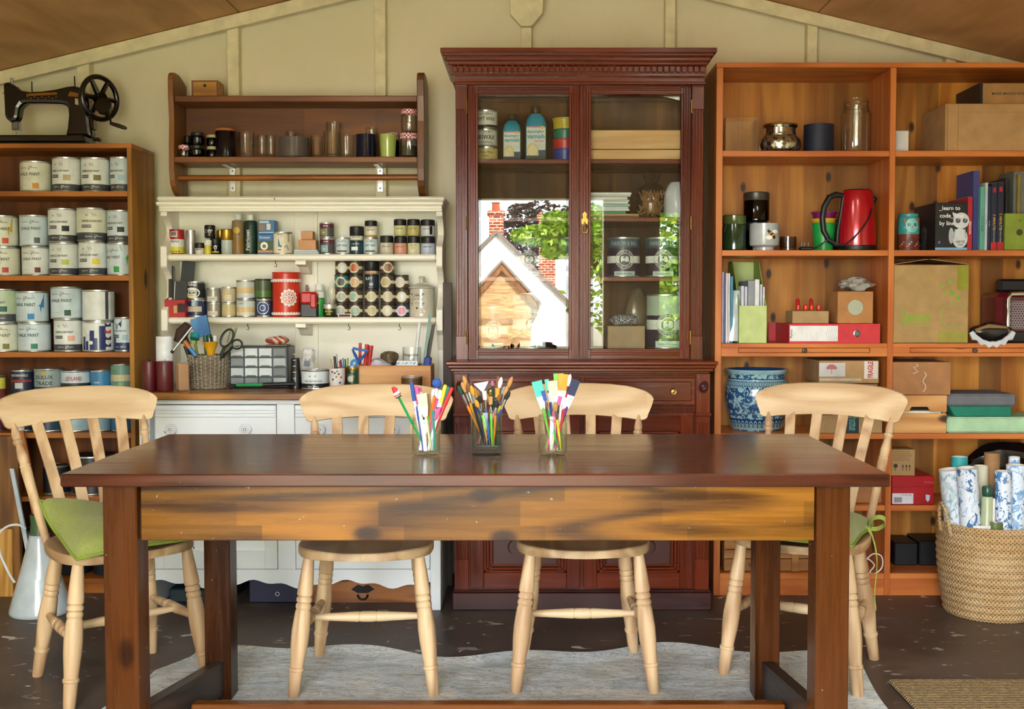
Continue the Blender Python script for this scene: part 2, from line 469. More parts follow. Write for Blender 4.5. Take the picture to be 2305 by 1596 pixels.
# ceiling: plywood boards on two slopes, with a rooflight in each
def plymat():
    m, nt, b = newmat('tan plywood ceiling'); g = NT(nt)
    f = g.noise(g.coord((14, .9, 14), False), 1.6, 6, .6, .6)
    w = g.noise(g.coord((1.1, .5, 1), False), 1.6, 2)
    rg = g.math('ADD', g.math('MULTIPLY', g.math('SINE', g.math('MULTIPLY', w, 40)), .5), .5)
    g.l(g.ramp(g.math('ADD', g.math('MULTIPLY', f, .7), g.math('MULTIPLY', rg, .3)), [(.25, lin('#b98c58')), (.75, lin('#d4a670'))]), b.inputs['Base Color'])
    b.inputs['Roughness'].default_value = .6; return m
PLY = plymat(); JOINT = M('#3a2a1c', .8)
SKY = [(.62, 1.15, 1.45, 2.3), (-1.15, -.62, 1.45, 2.3)]
ce = MB()
def slab(x0, x1, y0, y1, t=.02, mat=PLY, dz=0):
    vs = [(x, y, roofz(x) + dz + k) for k in (0, t) for x, y in ((x0, y0), (x1, y0), (x1, y1), (x0, y1))]
    ce.add(vs, [(3, 2, 1, 0), (4, 5, 6, 7), (0, 1, 5, 4), (1, 2, 6, 5), (2, 3, 7, 6), (3, 0, 4, 7)], mat)
g_ = .003
for s in (1, -1):
    def sl(a, b, y0, y1, **k): slab(*(sorted((s * a, s * b))), y0, y1, **k)
    sl(0.0, .62, YF - .4, YW); sl(1.15, 1.225 - g_, YF - .4, YW); sl(.62, 1.15, YF - .4, 1.45); sl(.62, 1.15, 2.3, 2.6 - g_); sl(.62, 1.15, 2.6 + g_, YW)
    sl(1.225 + g_, XR + .3, YF - .4, 2.0 - g_); sl(1.225 + g_, XR + .3, 2.0 + g_, YW)
    sl(0, .62, YF - .4, YW + .2, dz=.021, t=.06, mat=JOINT); sl(1.15, XR + .3, YF - .4, YW + .2, dz=.021, t=.06, mat=JOINT)
    sl(.62, 1.15, YF - .4, 1.45, dz=.021, t=.06, mat=JOINT); sl(.62, 1.15, 2.3, YW + .2, dz=.021, t=.06, mat=JOINT)
struct('ceiling', ce)
for i, (x0, x1, y0, y1) in enumerate(SKY):
    w = MB(); a = -atan2(.24, 1) * (1 if x0 > 0 else -1)
    xm, ym = (x0 + x1) / 2, (y0 + y1) / 2
    T = Matrix.Translation((xm, ym, roofz(xm) + .045)) @ Matrix.Rotation(-a, 4, 'Y')
    hx, hy = (x1 - x0) / 2 * 1.028, (y1 - y0) / 2
    for s in (-1, 1):
        w.box(s * hx - .025, s * hx + .025, -hy, hy, -.03, .03, TRIM, 0, T); w.box(-hx, hx, s * hy - .025, s * hy + .025, -.03, .03, TRIM, 0, T)
    w.box(-hx, hx, -hy, hy, -.004, .004, PANE, 0, T)
    struct('window_%d' % (i + 2), w)
# wall studs and rafters
for i, (a, b) in enumerate([(172, 200), (511, 537), (843, 868), (1173, 1197), (1497, 1520), (1817, 1840), (2130, 2153)]):
    x0, x1 = XX(a, 100, YW - .05), XX(b, 100, YW - .05)
    t = MB().prism([(x0, 0.02), (x1, 0.02), (x1, roofz(x1) - .002), (x0, roofz(x0) - .002)], YW - .052, YW, TRIM)
    if i == 3:
        P = [(1173, 62), (1148, 34), (1148, -40), (1222, -40), (1222, 32), (1197, 62)]
        t.prism([(XX(p, q, YW - .06), ZZ(q, YW - .06)) for p, q in P], YW - .085, YW - .053, TRIM)
        for sx in (-1, 1):
            xm = XX(1185, 0, YW - .06)
            t.prism([(xm + sx * .07, 2.50), (xm + sx * .11, 2.50), (xm + sx * .45, 2.66 - .1 - .02), (xm + sx * .45, 2.585)], YW - .085, YW - .06, TRIM)
    struct('trim_%d' % (i + 1), t, bevel=.003)
for i, s in enumerate((-1, 1)):
    X = XR
    pts = [(0, roofz(0) - .004), (s * X, roofz(X) - .004), (s * X, roofz(X) - .058), (0, roofz(0) - .058)]
    struct('trim_%d' % (9 + i), MB().prism(pts, YW - .075, YW - .053, TRIM))
# ---------------------------------------------------------------- outside, seen as a reflection in the cabinet glass
def groundmat():
    m, nt, b = newmat('gravel and grass'); g = NT(nt)
    f = g.noise(g.coord((1, 1, 1), False), .5, 4)
    n = g.noise(g.coord((9, 9, 9), False), 2, 5)
    c = g.mix(g.ramp(f, [(.45, 0.0), (.55, 1.0)]), g.ramp(n, [(.3, lin('#8f8776')), (.7, lin('#b5ad9a'))]), g.ramp(n, [(.3, lin('#8d8a6c')), (.7, lin('#aaa486'))]))
    g.l(c, b.inputs['Base Color']); b.inputs['Roughness'].default_value = .9; return m
struct('ground', MB().box(-40, 40, -60, YF - .13, -.2, -.05, groundmat()))
def brickmat():
    m, nt, b = newmat('orange brickwork'); g = NT(nt)
    tc = g.n('ShaderNodeTexCoord'); sp = g.n('ShaderNodeSeparateXYZ'); g.l(tc.outputs['Object'], sp.inputs[0])
    cb = g.n('ShaderNodeCombineXYZ'); g.l(g.math('ADD', sp.outputs[0], sp.outputs[1]), cb.inputs[0]); g.l(sp.outputs[2], cb.inputs[1])
    br = g.n('ShaderNodeTexBrick'); g.l(cb.outputs[0], br.inputs[0]); br.inputs['Scale'].default_value = 1
    br.inputs['Brick Width'].default_value = .22; br.inputs['Row Height'].default_value = .085; br.inputs['Mortar Size'].default_value = .012
    br.inputs['Color1'].default_value = lin('#c4623c'); br.inputs['Color2'].default_value = lin('#9c4027'); br.inputs['Mortar'].default_value = lin('#d8cbb8')
    g.l(br.outputs[0], b.inputs['Base Color']); b.inputs['Roughness'].default_value = .9; return m
BRICK = brickmat(); TILE = M('#8a7d74', .8); GLARE_WHITE = M('#f4f2ee', .8); OAKD = wood('porch timber', '#7a4b2b', '#a87446', 'z', .7)
GM = 8.68
def refl(px, py, Y):
    k = (GM - Y) / F; return ((px - CX) * k, H + (HOR - py) * k)
ct = thing('cottage', 'cottage with blown out white front and brick chimney mirrored in the left cabinet door glass', 'house', (-.9, -22, -.05))
yc = -22
ax_, az = refl(1118, 527, yc); hw = 2.35
part('wall', MB().prism([(ax_ - hw, -.05), (ax_ + hw, -.05), (ax_ + hw, az - hw * .98), (ax_, az), (ax_ - hw, az - hw * .98)], yc - 6, yc, GLARE_WHITE), ct)  # gable stands in for a roof sheet; sunlit glare put into its white
rf = MB()
for s in (-1, 1):
    rf.prism([(ax_, az), (ax_, az + .12), (ax_ + s * (hw + .25), az + .12 - (hw + .25) * .98), (ax_ + s * (hw + .25), az - (hw + .25) * .98)], yc - 6.1, yc + .12, TILE)
part('roof', rf, ct)
c0, c1 = refl(1101, 475, yc - .5), refl(1133, 532, yc - .5)
ch = MB().box(c0[0], c1[0], yc - 1.0, yc - .45, c1[1] - .5, c0[1], BRICK)
ch.box(c0[0] - .05, c1[0] + .05, yc - 1.05, yc - .4, c0[1] - .12, c0[1] - .02, BRICK)
chp = part('chimney', ch, ct)
p0 = refl(1109, 456, yc - .5); p1 = refl(1123, 476, yc - .5)
part('chimney_pot', MB().lathe([(.12, 0), (.1, .2), (.13, .24), (0, .24)], M('#b8603d', .9), ((p0[0] + p1[0]) / 2, yc - .72, c0[1])), chp)
pa = refl(1130, 592, -20.2)
po = MB().prism([(pa[0] - .75, -.05), (pa[0] + .75, -.05), (pa[0] + .75, pa[1] - .85), (pa[0], pa[1] - .1), (pa[0] - .75, pa[1] - .85)], -21.9, -20.3, wood('waney boards', '#b98a58', '#e0b98a', 'x', .8, stave=.16, stave_ax='z'))
pr = part('porch', po, ct)
bb = MB()
for s in (-1, 1):
    bb.prism([(pa[0], pa[1]), (pa[0], pa[1] - .2), (pa[0] + s * .95, pa[1] - 1.24), (pa[0] + s * .95, pa[1] - 1.02)], -20.4, -20.15, OAKD)
    bb.prism([(pa[0], pa[1] + .08), (pa[0], pa[1]), (pa[0] + s * 1.02, pa[1] - 1.12), (pa[0] + s * 1.02, pa[1] - 1.02)], -21.95, -20.1, TILE)
part('bargeboard', bb, pr)
b0, b1 = refl(1213, 480, -29), refl(1250, 640, -29)
solo('chimney_stack', MB().box(b0[0], b1[0], -29.6, -29, -.05, b0[1], BRICK).box(b0[0] - .06, b1[0] + .06, -29.65, -28.95, b0[1] - .2, b0[1] - .05, BRICK), 'tall red brick chimney stack behind the cottage, mirrored beside the green tree', 'chimney', ((b0[0] + b1[0]) / 2, -29.3, -.05))
def leafmb(n, c, rx, ry, rz, mats, size, shell=.5):
    mb = MB()
    for i in range(n):
        while True:
            d = Vector((R.uniform(-1, 1), R.uniform(-1, 1), R.uniform(-1, 1)))
            if shell < d.length <= 1: break
        k = 1 + .25 * sin(d.x * 7 + c[0]) * cos(d.z * 6)
        p = Vector((c[0] + d.x * rx * k, c[1] + d.y * ry * k, c[2] + d.z * rz * k))
        a = Vector((R.uniform(-1, 1), R.uniform(-1, 1), R.uniform(-.6, .6))).normalized() * size
        b = a.orthogonal().normalized() * size * .5
        mb.add([p - a, p + b, p + a, p - b], [(0, 1, 2, 3)], mats[i % len(mats)])
    return mb
GREENS = [M('#a8c63a', .5), M('#7fa82c', .5), M('#c3d95a', .5), M('#5d8522', .5)]
DARKS = [M('#4a3438', .6), M('#5f4648', .6), M('#3b4a3a', .6)]
BARK = wood('bark', '#3d2c20', '#6a5240', 'z', .9, spk=0)
def tree(name, label, x, y, zc, rx, ry, rz, mats, n, size, tx=None, grp=None):
    tx = x if tx is None else tx
    t = thing(name, label, 'tree', (tx, y, -.05))
    part('trunk', MB().tube([(tx, y, -.05), (tx + .05, y, zc * .5), (x, y, zc)], [.14, .1, .05], BARK), t)
    br = MB()
    for i in range(6):
        a = i * 1.05; br.tube([(x, y, zc - .3), (x + cos(a) * rx * .7, y + sin(a) * ry * .7, zc + .2 * sin(i * 2))], [.05, .015], BARK, 6)
    part('branch', br, t)
    part('foliage', leafmb(n, (x, y, zc), rx, ry, rz, mats, size, .35), t); return t
tree('maple_tree', 'bright green maple mirrored at the upper edge of the left cabinet pane', 1.0, -12, 2.42, 1.2, 1.0, .5, GREENS, 5200, .07, 1.5)
tree('copper_tree', 'dark copper leaved tree behind the cottage roof in the reflection', .15, -33, 3.8, 1.5, 1.1, 1.25, DARKS, 2600, .11)
hd = MB(); hb = leafmb(9000, (2.6, -7.4, 1.25), 1.75, .55, 1.75, GREENS, .075, .3)
hg = thing('garden_hedge', 'tall yellow green hedge mirrored in the right cabinet door glass', 'hedge', (2.6, -7.4, -.05))
part('foliage', hb, hg)
sb = MB()
for i in range(9): sb.tube([(1.2 + i * .35, -7.4, -.05), (1.25 + i * .35, -7.35, 1.9)], [.05, .02], BARK, 6)
part('stem', sb, hg)
# ---------------------------------------------------------------- light
wd = bpy.data.worlds.new('sky'); sc.world = wd; wd.use_nodes = True
bg = next(n for n in wd.node_tree.nodes if n.type == 'BACKGROUND')
bg.inputs[0].default_value = (.93, .96, 1.0, 1); bg.inputs[1].default_value = 12.0
sun = bpy.data.lights.new('sun', 'SUN'); sun.energy = 20; sun.angle = radians(.6); sun.color = (1, .95, .86)
so = bpy.data.objects.new('sun', sun); COL.objects.link(so); so.rotation_euler = Vector((-.25, -.75, -.62)).to_track_quat('-Z', 'Y').to_euler()
def portal(name, loc, rot, sx, sy):
    l = bpy.data.lights.new(name, 'AREA'); l.shape = 'RECTANGLE'; l.size = sx; l.size_y = sy; l.cycles.is_portal = True
    o = bpy.data.objects.new(name, l); COL.objects.link(o); o.location = loc; o.rotation_euler = rot
portal('doorway_portal', ((DX0 + DX1) / 2, YF - .13, DZ / 2), (pi / 2, 0, 0), DX1 - DX0, DZ)
for x0, x1, z0, z1 in WINS: portal('window_portal', ((x0 + x1) / 2, YF - .13, (z0 + z1) / 2), (pi / 2, 0, 0), x1 - x0, z1 - z0)
for x0, x1, y0, y1 in SKY: portal('rooflight_portal', ((x0 + x1) / 2, (y0 + y1) / 2, roofz((x0 + x1) / 2) + .2), (0, 0, 0), x1 - x0, y1 - y0)
vs_ = sc.view_settings; vs_.view_transform = 'Standard'; vs_.look = 'None'; vs_.gamma = 1; vs_.use_curve_mapping = False; vs_.exposure = 0.96
cy = sc.cycles; cy.use_denoising = True
try: cy.denoiser = 'OPENIMAGEDENOISE'
except Exception: pass
cy.max_bounces = 12; cy.diffuse_bounces = 5; cy.glossy_bounces = 5; cy.transmission_bounces = 8; cy.transparent_max_bounces = 40; cy.sample_clamp_indirect = 12
cy.caustics_reflective = False; cy.caustics_refractive = False
# ---------------------------------------------------------------- floor coverings
def sheetmat():
    m, nt, b = newmat('printed dust sheet'); g = NT(nt)
    f = g.noise(g.coord((3, 5, 3), False), 1.5, 5, .6, 1.2); n2 = g.noise(g.coord((4, 9, 4), False, (2, 0, 0)), 2.2, 4, .6, 2.5)
    c = g.ramp(f, [(.3, lin('#bccad0')), (.55, lin('#dbe2e3')), (.75, lin('#e8e6da'))])
    ln = g.ramp(g.math('ABSOLUTE', g.math('SUBTRACT', n2, .5)), [(0, .8), (.035, 0.0)])
    c = g.mix(ln, c, lin('#8b8f8a'))
    l2 = g.ramp(g.noise(g.coord((2, 3, 2), False, (5, 5, 0)), 2, 3), [(.6, 0.0), (.75, .6)])
    g.l(g.mix(l2, c, lin('#b5ad86')), b.inputs['Base Color']); b.inputs['Roughness'].default_value = .75
    g.bump(g.noise(g.coord((3, 6, 3), False), 2, 3), b, .5, .02); return m
def shp(u, v):
    yb = 3.70 + .05 * sin(u * 11) + .035 * sin(u * 27 + 1)
    y = 2.0 + (yb - 2.0) * v
    xl = -1.24 + .04 * sin(v * 9) + (.25 * max(0, v - .88) / .12) ** 1 * .5; xr = 1.12 + .04 * sin(v * 7) - .05 * v
    x = xl + (xr - xl) * u
    z = .004 + .006 * max(0, sin(u * 25 + v * 3)) * max(0, sin(v * 8 + u * 5)) + .012 * max(0, v - .96) / .04
    return (x, y, z)
solo('dust_sheet', MB().sheet(shp, 90, 50, sheetmat(), .003), 'pale blue grey printed dust sheet spread rumpled on the dark floor under the table', 'sheet', (-.1, 2.9, 0))
def sisal():
    m, nt, b = newmat('woven sisal'); g = NT(nt)
    w = g.n('ShaderNodeTexWave', wave_type='BANDS', bands_direction='Y'); w.inputs['Scale'].default_value = 22; w.inputs['Distortion'].default_value = 3; w.inputs['Detail'].default_value = 3; w.inputs['Detail Scale'].default_value = 6
    g.l(g.coord((1, 1, 1), False), w.inputs[0])
    n = g.noise(g.coord((60, 60, 60), False), 1, 3)
    g.l(g.ramp(g.math('ADD', g.math('MULTIPLY', w.outputs['Fac'], .5), g.math('MULTIPLY', n, .5)), [(.25, lin('#6b5838')), (.75, lin('#b59c70'))]), b.inputs['Base Color'])
    b.inputs['Roughness'].default_value = .95; g.bump(w.outputs['Fac'], b, .8, .006); return m
solo('sisal_rug', MB().box(1.12, 2.4, 2.1, 3.42, .001, .014, sisal(), .005), 'coarse sisal rug lying on the floor in the bottom right corner', 'rug', (1.7, 2.8, 0))
# ================================================================ FURNITURE
PINEL = wood('varnished pine bookcase', '#8a4a14', '#b86f28', 'x', .42, knots=.9, ring=9, coat=.15)
PINELV = wood('varnished pine upright', '#8a5a14', '#b07a22', 'z', .45, knots=.9, ring=9, coat=.1)
PINELB = wood('brown back boards', '#6b3510', '#8f4d18', 'z', .6, knots=.6, stave=.11, ring=8)
PINER = wood('orange pine shelf', '#b05a22', '#cf7c3a', 'x', .4, knots=1.0, ring=8, coat=.15)
PINERV = wood('orange pine upright', '#b05a22', '#cf7c3a', 'z', .4, knots=1.0, ring=8, coat=.15)
PINERB = wood('glued pine back boards', '#a5621a', '#cb8a36', 'z', .45, knots=1.6, stave=.095, ring=8, stave_var=.75)
MAH = wood('polished mahogany', '#521d0a', '#6d2a0f', 'x', .22, spec=.35, ring=4, coat=0, bump=.03)
MAHV = wood('polished mahogany upright', '#521d0a', '#6d2a0f', 'z', .22, spec=.35, ring=4, coat=0, bump=.03)
MAHD = wood('dark mahogany plinth', '#331310', '#471a14', 'x', .38, ring=4, bump=.03)
MAHIN = wood('old cabinet back boards', '#4a2e18', '#785230', 'z', .7, stave=.17, ring=8, knots=.5)
OAK = wood('brown oak shelf', '#5e3216', '#86501f', 'x', .45, ring=9, coat=.1)
OAKV = wood('brown oak side', '#5e3619', '#8a5726', 'z', .45, ring=9, coat=.1)
BRASS = M('#9a7a3c', .35, 1.0, name='old brass')
IRON = M('#161412', .5, .6, name='black iron')
CHIP = None
def paintmat(name, c, chips=.72):
    m, nt, b = newmat(name); g = NT(nt)
    n = g.noise(g.coord((10, 10, 4), False), 3, 5, .6, .5)
    v = g.noise(g.coord((40, 40, 40), False), 1, 3)
    k = g.math('MULTIPLY', g.ramp(n, [(chips - .03, 0.0), (chips, 1.0)]), g.ramp(v, [(.45, 0.0), (.5, 1.0)]))
    lo = g.noise(g.coord((2, 2, 2), False), 1.5, 3)
    base = g.ramp(lo, [(.3, tuple(x * .93 for x in lin(c)[:3]) + (1,)), (.7, lin(c))])
    g.l(g.mix(k, base, lin('#2a2521')), b.inputs['Base Color']); b.inputs['Roughness'].default_value = .45; return m
CREAM = paintmat('cream painted hutch', '#fbf8ec', .75); WHITEP = paintmat('chipped white paint', '#e6ebf0', .7)
# ---------------------------------------------------------------- left bookcase
LBF, LBB = 4.48, 4.75
LX1 = XX(299.5, 600, LBF); LX0 = -2.42
LBZ = [ZZ(p, LBF) for p in (430, 620, 793, 975, 1118, 1303)]
LBT = ZZ(323, LBF)
lb = thing('bookcase', 'tall brown pine bookcase packed with paint tins at the left wall', 'bookcase', ((LX0 + LX1) / 2, 4.6, 0))
part('side_panel', MB().box(LX1 - .019, LX1, LBF, LBB, 0, LBT - .018, PINELV, .0015), lb)
part('side_panel', MB().box(LX0, LX0 + .019, LBF, LBB, 0, LBT - .018, PINELV, .0015), lb)
part('top_board', MB().box(LX0 - .002, LX1 + .002, LBF - .004, LBB, LBT - .018, LBT, PINEL, .0015), lb)
part('back_panel', MB().box(LX0 + .019, LX1 - .019, LBB - .012, LBB - .002, .02, LBT - .018, PINELB), lb)
for z in LBZ: part('shelf', MB().box(LX0 + .019, LX1 - .019, LBF + .003, LBB - .012, z - .021, z, PINEL, .0015), lb)
part('plinth', MB().box(LX0 + .019, LX1 - .019, LBF + .012, LBF + .03, 0, LBZ[-1] - .021, PINEL), lb)
# ---------------------------------------------------------------- right double bookcase
RBF, RBB = 4.45, 4.765
RX = [XX(1611, 500, RBF), XX(1626, 500, RBF), XX(2001, 500, RBF), XX(2014, 500, RBF), 2.28, 2.30]
RBT = ZZ(141, RBF)
RBZ = {k: ZZ(p, RBF) for k, p in dict(a=339, b=563, c=773, d=976, e=1138, f=1291).items()}
rb = thing('bookcase', 'wide orange knotty pine double bookcase along the right of the back wall', 'bookcase', (1.55, 4.6, 0))
for x0, x1 in ((RX[0], RX[1]), (RX[2], RX[3]), (RX[4], RX[5])):
    part('upright', MB().box(x0, x1, RBF, RBB, 0, RBT - .02, PINERV, .0015), rb)
part('top_board', MB().box(RX[0] - .002, RX[5], RBF - .004, RBB, RBT - .02, RBT, PINER, .0015), rb)
for x0, x1 in ((RX[1], RX[2]), (RX[3], RX[4])):
    part('back_panel', MB().box(x0, x1, RBB - .012, RBB - .002, .05, RBT - .02, PINERB), rb)
    for k in 'abdef': part('shelf', MB().box(x0, x1, RBF + .004, RBB - .012, RBZ[k] - .023, RBZ[k], PINER, .0015), rb)
    z = RBZ['c']
    part('shelf', MB().box(x0, x1, RBF + .002, RBB - .012, z - .018, z, PINER, .0015).box(x0, x1, RBF + .002, RBF + .022, z - .053, z - .0385, PINER, .001).box(x0, x0 + .068, RBF + .002, RBF + .02, z - .0385, z - .018, PINER).box(x1 - .068, x1, RBF + .002, RBF + .02, z - .0385, z - .018, PINER), rb)
    sl_ = part('pull_out_slide', MB().box(x0 + .07, x1 - .07, RBF + .004, RBB - .05, z - .037, z - .0195, PINER, .001), rb)
    xm = XX(1810 if x0 < 1 else 2193, 790, RBF)
    part('knob', MB().lathe([(0, 0), (.009, .002), (.011, .008), (.006, .014), (.005, .02)], M('#4a3b33', .3), T=Matrix.Translation((xm, RBF - .016, z - .028)) @ Matrix.Rotation(-pi / 2, 4, 'X'), seg=14), sl_)
    part('plinth', MB().box(x0, x1, RBF + .006, RBF + .024, 0, RBZ['f'] - .023, PINER), rb)
# ---------------------------------------------------------------- brown wall shelf
SF, SB = 4.58, 4.766
SX0, SX1 = XX(378.5, 300, SF), XX(955, 300, SF)
SZ0, SZ1, SZT, SZBt = ZZ(352, SF), ZZ(214, SF), ZZ(160, SF), ZZ(441, SF)
ws = thing('wall_shelf', 'brown oak wall shelf with shaped ends and a hanging rail, above the white hutch', 'shelf', ((SX0 + SX1) / 2, SB, SZBt))
def end_outline():
    P = [(SB, SZBt), (SB, SZT - .03), (SB - .05, SZT - .012), (SB - .10, SZT)]
    P += [(SF + .03 - .03 * sin(a), SZT - .035 + .035 * cos(a)) for a in (0, .5, 1.0, 1.57)]
    P += [(SF, SZT - .1), (SF + .012, SZT - .2), (SF + .004, SZ0 + .05), (SF + .002, SZ0 - .05)]
    P += [(SF + .008 + .11 * (1 - cos(a)), SZ0 - .08 - (SZ0 - .08 - SZBt) * sin(a)) for a in (.2, .5, .8, 1.1, 1.35, 1.57)]
    return P
for x0, x1 in ((SX0, SX0 + .022), (SX1 - .03, SX1)): part('end_panel', MB().prism(end_outline(), x0, x1, OAKV, 'x'), ws, bevel=.003)
part('shelf', MB().box(SX0 + .022, SX1 - .03, SF + .012, SB, SZ1 - .025, SZ1, OAK, .003), ws)
part('shelf', MB().box(SX0 + .022, SX1 - .03, SF + .006, SB, SZ0 - .025, SZ0, OAK, .003), ws)
part('back_panel', MB().box(SX0 + .022, SX1 - .03, SB - .012, SB - .002, SZ0, SZ1 - .025, wood('oak back panel', '#6a3a12', '#8f5418', 'x', .5, stave=.3, ring=7)), ws)
part('rail', MB().tube([(SX0 + .02, SF + .06, ZZ(401, SF + .06)), (SX1 - .028, SF + .06, ZZ(399, SF + .06))], .0125, wood('rail', '#7c4314', '#a0601f', 'x', .4), 12), ws)
GALV = M('#dfe3e4', .35, .6, name='galvanised steel')
for px in (524, 856):
    x = XX(px, 400, SB); b_ = MB().box(x - .012, x + .012, SB - .004, SB - .001, ZZ(432, SB), SZ0 - .026, GALV, .001).box(x - .012, x + .012, SF + .06, SB - .001, SZ0 - .029, SZ0 - .026, GALV, .001)
    for q in (385, 424, 374): b_.disc = None; b_.lathe([(0, .003), (.004, .002), (.0045, 0)], M('#6d7276', .4, .8), T=Matrix.Translation((x, SB - .004, ZZ(q, SB))) @ Matrix.Rotation(pi / 2, 4, 'X'), seg=10)
    part('bracket', b_, ws, 'galvanised steel angle bracket')
# ---------------------------------------------------------------- cream / white dresser
HF, HB = 4.58, 4.766
DBF = 4.22
DT = ZZ(884, DBF)
dX0, dX1 = XX(298, 900, 4.2), XX(995, 900, 4.2)
hX0, hX1 = XX(361, 600, HF), XX(996, 600, HF)
HZA, HZB, HZT = ZZ(572, HF), ZZ(714.5, HF), ZZ(443, 4.55)
dr = thing('dresser', 'cream and white painted dresser with scalloped plate rack and brown worktop', 'dresser', ((dX0 + dX1) / 2, 4.5, 0))
def hutch_side():
    P = [(HB, DT), (HB, HZT - .02), (HF + .01, HZT - .02), (HF + .01, ZZ(480, HF))]
    def sc_(z0, z1, d=.075, n=10):
        for i in range(n + 1):
            t = i / n; P.append((HF + .006 + d * sin(pi * t) ** .8, z0 + (z1 - z0) * t))
    sc_(ZZ(486, HF), ZZ(553, HF)); P.append((HF + .0, ZZ(556, HF))); P.append((HF + .0, ZZ(598, HF)))
    sc_(ZZ(602, HF), ZZ(695, HF)); P.append((HF, ZZ(698, HF))); P.append((HF, ZZ(744, HF)))
    P.extend([(HF + .03, ZZ(755, HF)), (HF + .075, ZZ(790, HF)), (HF + .08, ZZ(840, HF)), (HF + .06, DT)])
    return P
for x0, x1 in ((hX0, hX0 + .026), (hX1 - .026, hX1)): part('side_panel', MB().prism(hutch_side(), x0, x1, CREAM, 'x'), dr, bevel=.002)
hc = MB().box(XX(351, 445, 4.53), XX(1002, 445, 4.53), 4.53, HB, HZT - .018, HZT, CREAM, .007)
hc.box(hX0 - .008, hX1 + .006, 4.553, HB, HZT - .034, HZT - .018, CREAM, .004)
hc.box(hX0, hX1, 4.57, 4.594, ZZ(476, 4.57), HZT - .034, CREAM, .002)
for p in (462, 468): hc.box(hX0, hX1, 4.566, 4.572, ZZ(p + 3, 4.57), ZZ(p, 4.57), CREAM, .002)
part('cornice', hc, dr)
part('back_panel', MB().box(hX0 + .026, hX1 - .026, HB - .012, HB - .003, DT, HZT - .03, CREAM), dr)
st_ = MB()
for a, b in ((661, 715),):
    for q0, q1, dd in ((a, a + 3, .018), (a + 3, b - 12, .013), (b - 12, b - 8, .02), (b - 8, b - 4, .015), (b - 4, b, .02)):
        st_.box(XX(q0, 600, HB - .02), XX(q1, 600, HB - .02), HB - dd - .005, HB - .012, DT, HZT - .03, CREAM)
part('back_stile', st_, dr)
for z in (HZA, HZB): part('shelf', MB().box(hX0 + .026, hX1 - .026, HF + .004, HB - .012, z - .026, z, CREAM, .007), dr)
for z, y0 in ((HZA, 584), (HZB, 728)):
    x0, x1 = XX(665, y0, 4.6), XX(688, y0, 4.6)
    part('corbel', MB().prism([(4.60, z - .026), (4.60, z - .042), (4.66, z - .05), (4.70, z - .075), (HB - .018, z - .08), (HB - .018, z - .026)], x0, x1, CREAM, 'x'), dr)
for px, z in ((620, HZA), (556, HZB), (784, HZB), (898, HZB)):
    x = XX(px, 600, 4.6)
    part('cup_hook', MB().tube([(x, 4.60, z - .025), (x, 4.60, z - .036), (x + .006, 4.60, z - .044), (x + .004, 4.60, z - .052), (x - .004, 4.60, z - .05)], .0015, IRON, 6), dr, 'black iron cup hook')
wk = MB().box(dX0, dX1, 4.20, HB, DT - .027, DT, wood('dark stained worktop', '#6a3d18', '#b07838', 'x', .3, ring=9, coat=.3), .004)
part('worktop', wk, dr)
base = MB()
bx0, bx1 = dX0 + .012, dX1 - .01
zr = ZZ(1316, DBF + .01)                                  # bottom of carcass front
base.box(bx0, bx0 + .04, DBF + .012, HB, 0.0, DT - .027, WHITEP, .003)
base.box(bx1 - .04, bx1, DBF + .012, HB, 0.0, DT - .027, WHITEP, .003)
base.box(bx0 + .04, bx1 - .04, DBF + .07, HB, zr + .02, DT - .03, WHITEP)
base.box(bx0 + .04, bx1 - .04, DBF + .014, DBF + .07, ZZ(911, DBF), DT - .027, WHITEP, .002)
zd = ZZ(1000, DBF); zc1 = ZZ(1284, DBF)
base.box(bx0 + .04, bx1 - .04, DBF + .014, DBF + .07, zd - .03, zd, WHITEP, .002)
xm0, xm1 = XX(621, 950, DBF), XX(661, 950, DBF)
base.box(xm0, xm1, DBF + .014, DBF + .07, zc1, ZZ(911, DBF), WHITEP, .002)
part('carcass', base, dr)
# scalloped bottom rail
P = [(bx0 + .04, zc1)]
n = 60
low = []
for i in range(n + 1):
    t = i / n; x = bx0 + .04 + (bx1 - bx0 - .08) * t
    low.append((x, zr + .012 * sin(t * 2 * pi * 3.0 + .8) + .006 * sin(t * 2 * pi * 9)))
part('bottom_rail', MB().prism(low + [(bx1 - .04, zc1), (bx0 + .04, zc1)], DBF + .016, DBF + .036, WHITEP), dr)
INKK = M('#3a3632', .6)
def knob(mb, x, y, z, r, mat):
    T = Matrix.Translation((x, y, z)) @ Matrix.Rotation(pi / 2, 4, 'X')
    mb.lathe([(r * .45, 0), (r * .4, r * .5), (r * .95, r * .75), (r, r * 1.05), (r * .85, r * 1.25), (r * .7, r * 1.22), (r * .62, r * 1.28), (r * .58, r * 1.25, INKK), (r * .3, r * 1.3), (r * .2, r * 1.31, INKK), (0, r * 1.36)], mat, T=T, seg=22)
for x0, x1, ks in ((XX(345, 950, DBF), xm0, (385, 553)), (xm1, bx1 - .04, (720, 887))):
    d = MB().box(x0 + .002, x1 - .002, DBF + .012, DBF + .3, zd + .003, ZZ(913, DBF), WHITEP, .002)
    for q in (921, 928, 936): d.box(x0 + .004, x1 - .004, DBF + .006, DBF + .013, ZZ(q + 4, DBF), ZZ(q, DBF), WHITEP, .002)
    dd = part('drawer', d, dr)
    for k in ks:
        kb = MB(); knob(kb, XX(k, 966, DBF), DBF + .013, ZZ(966, DBF), .0215, WHITEP); part('knob', kb, dd)
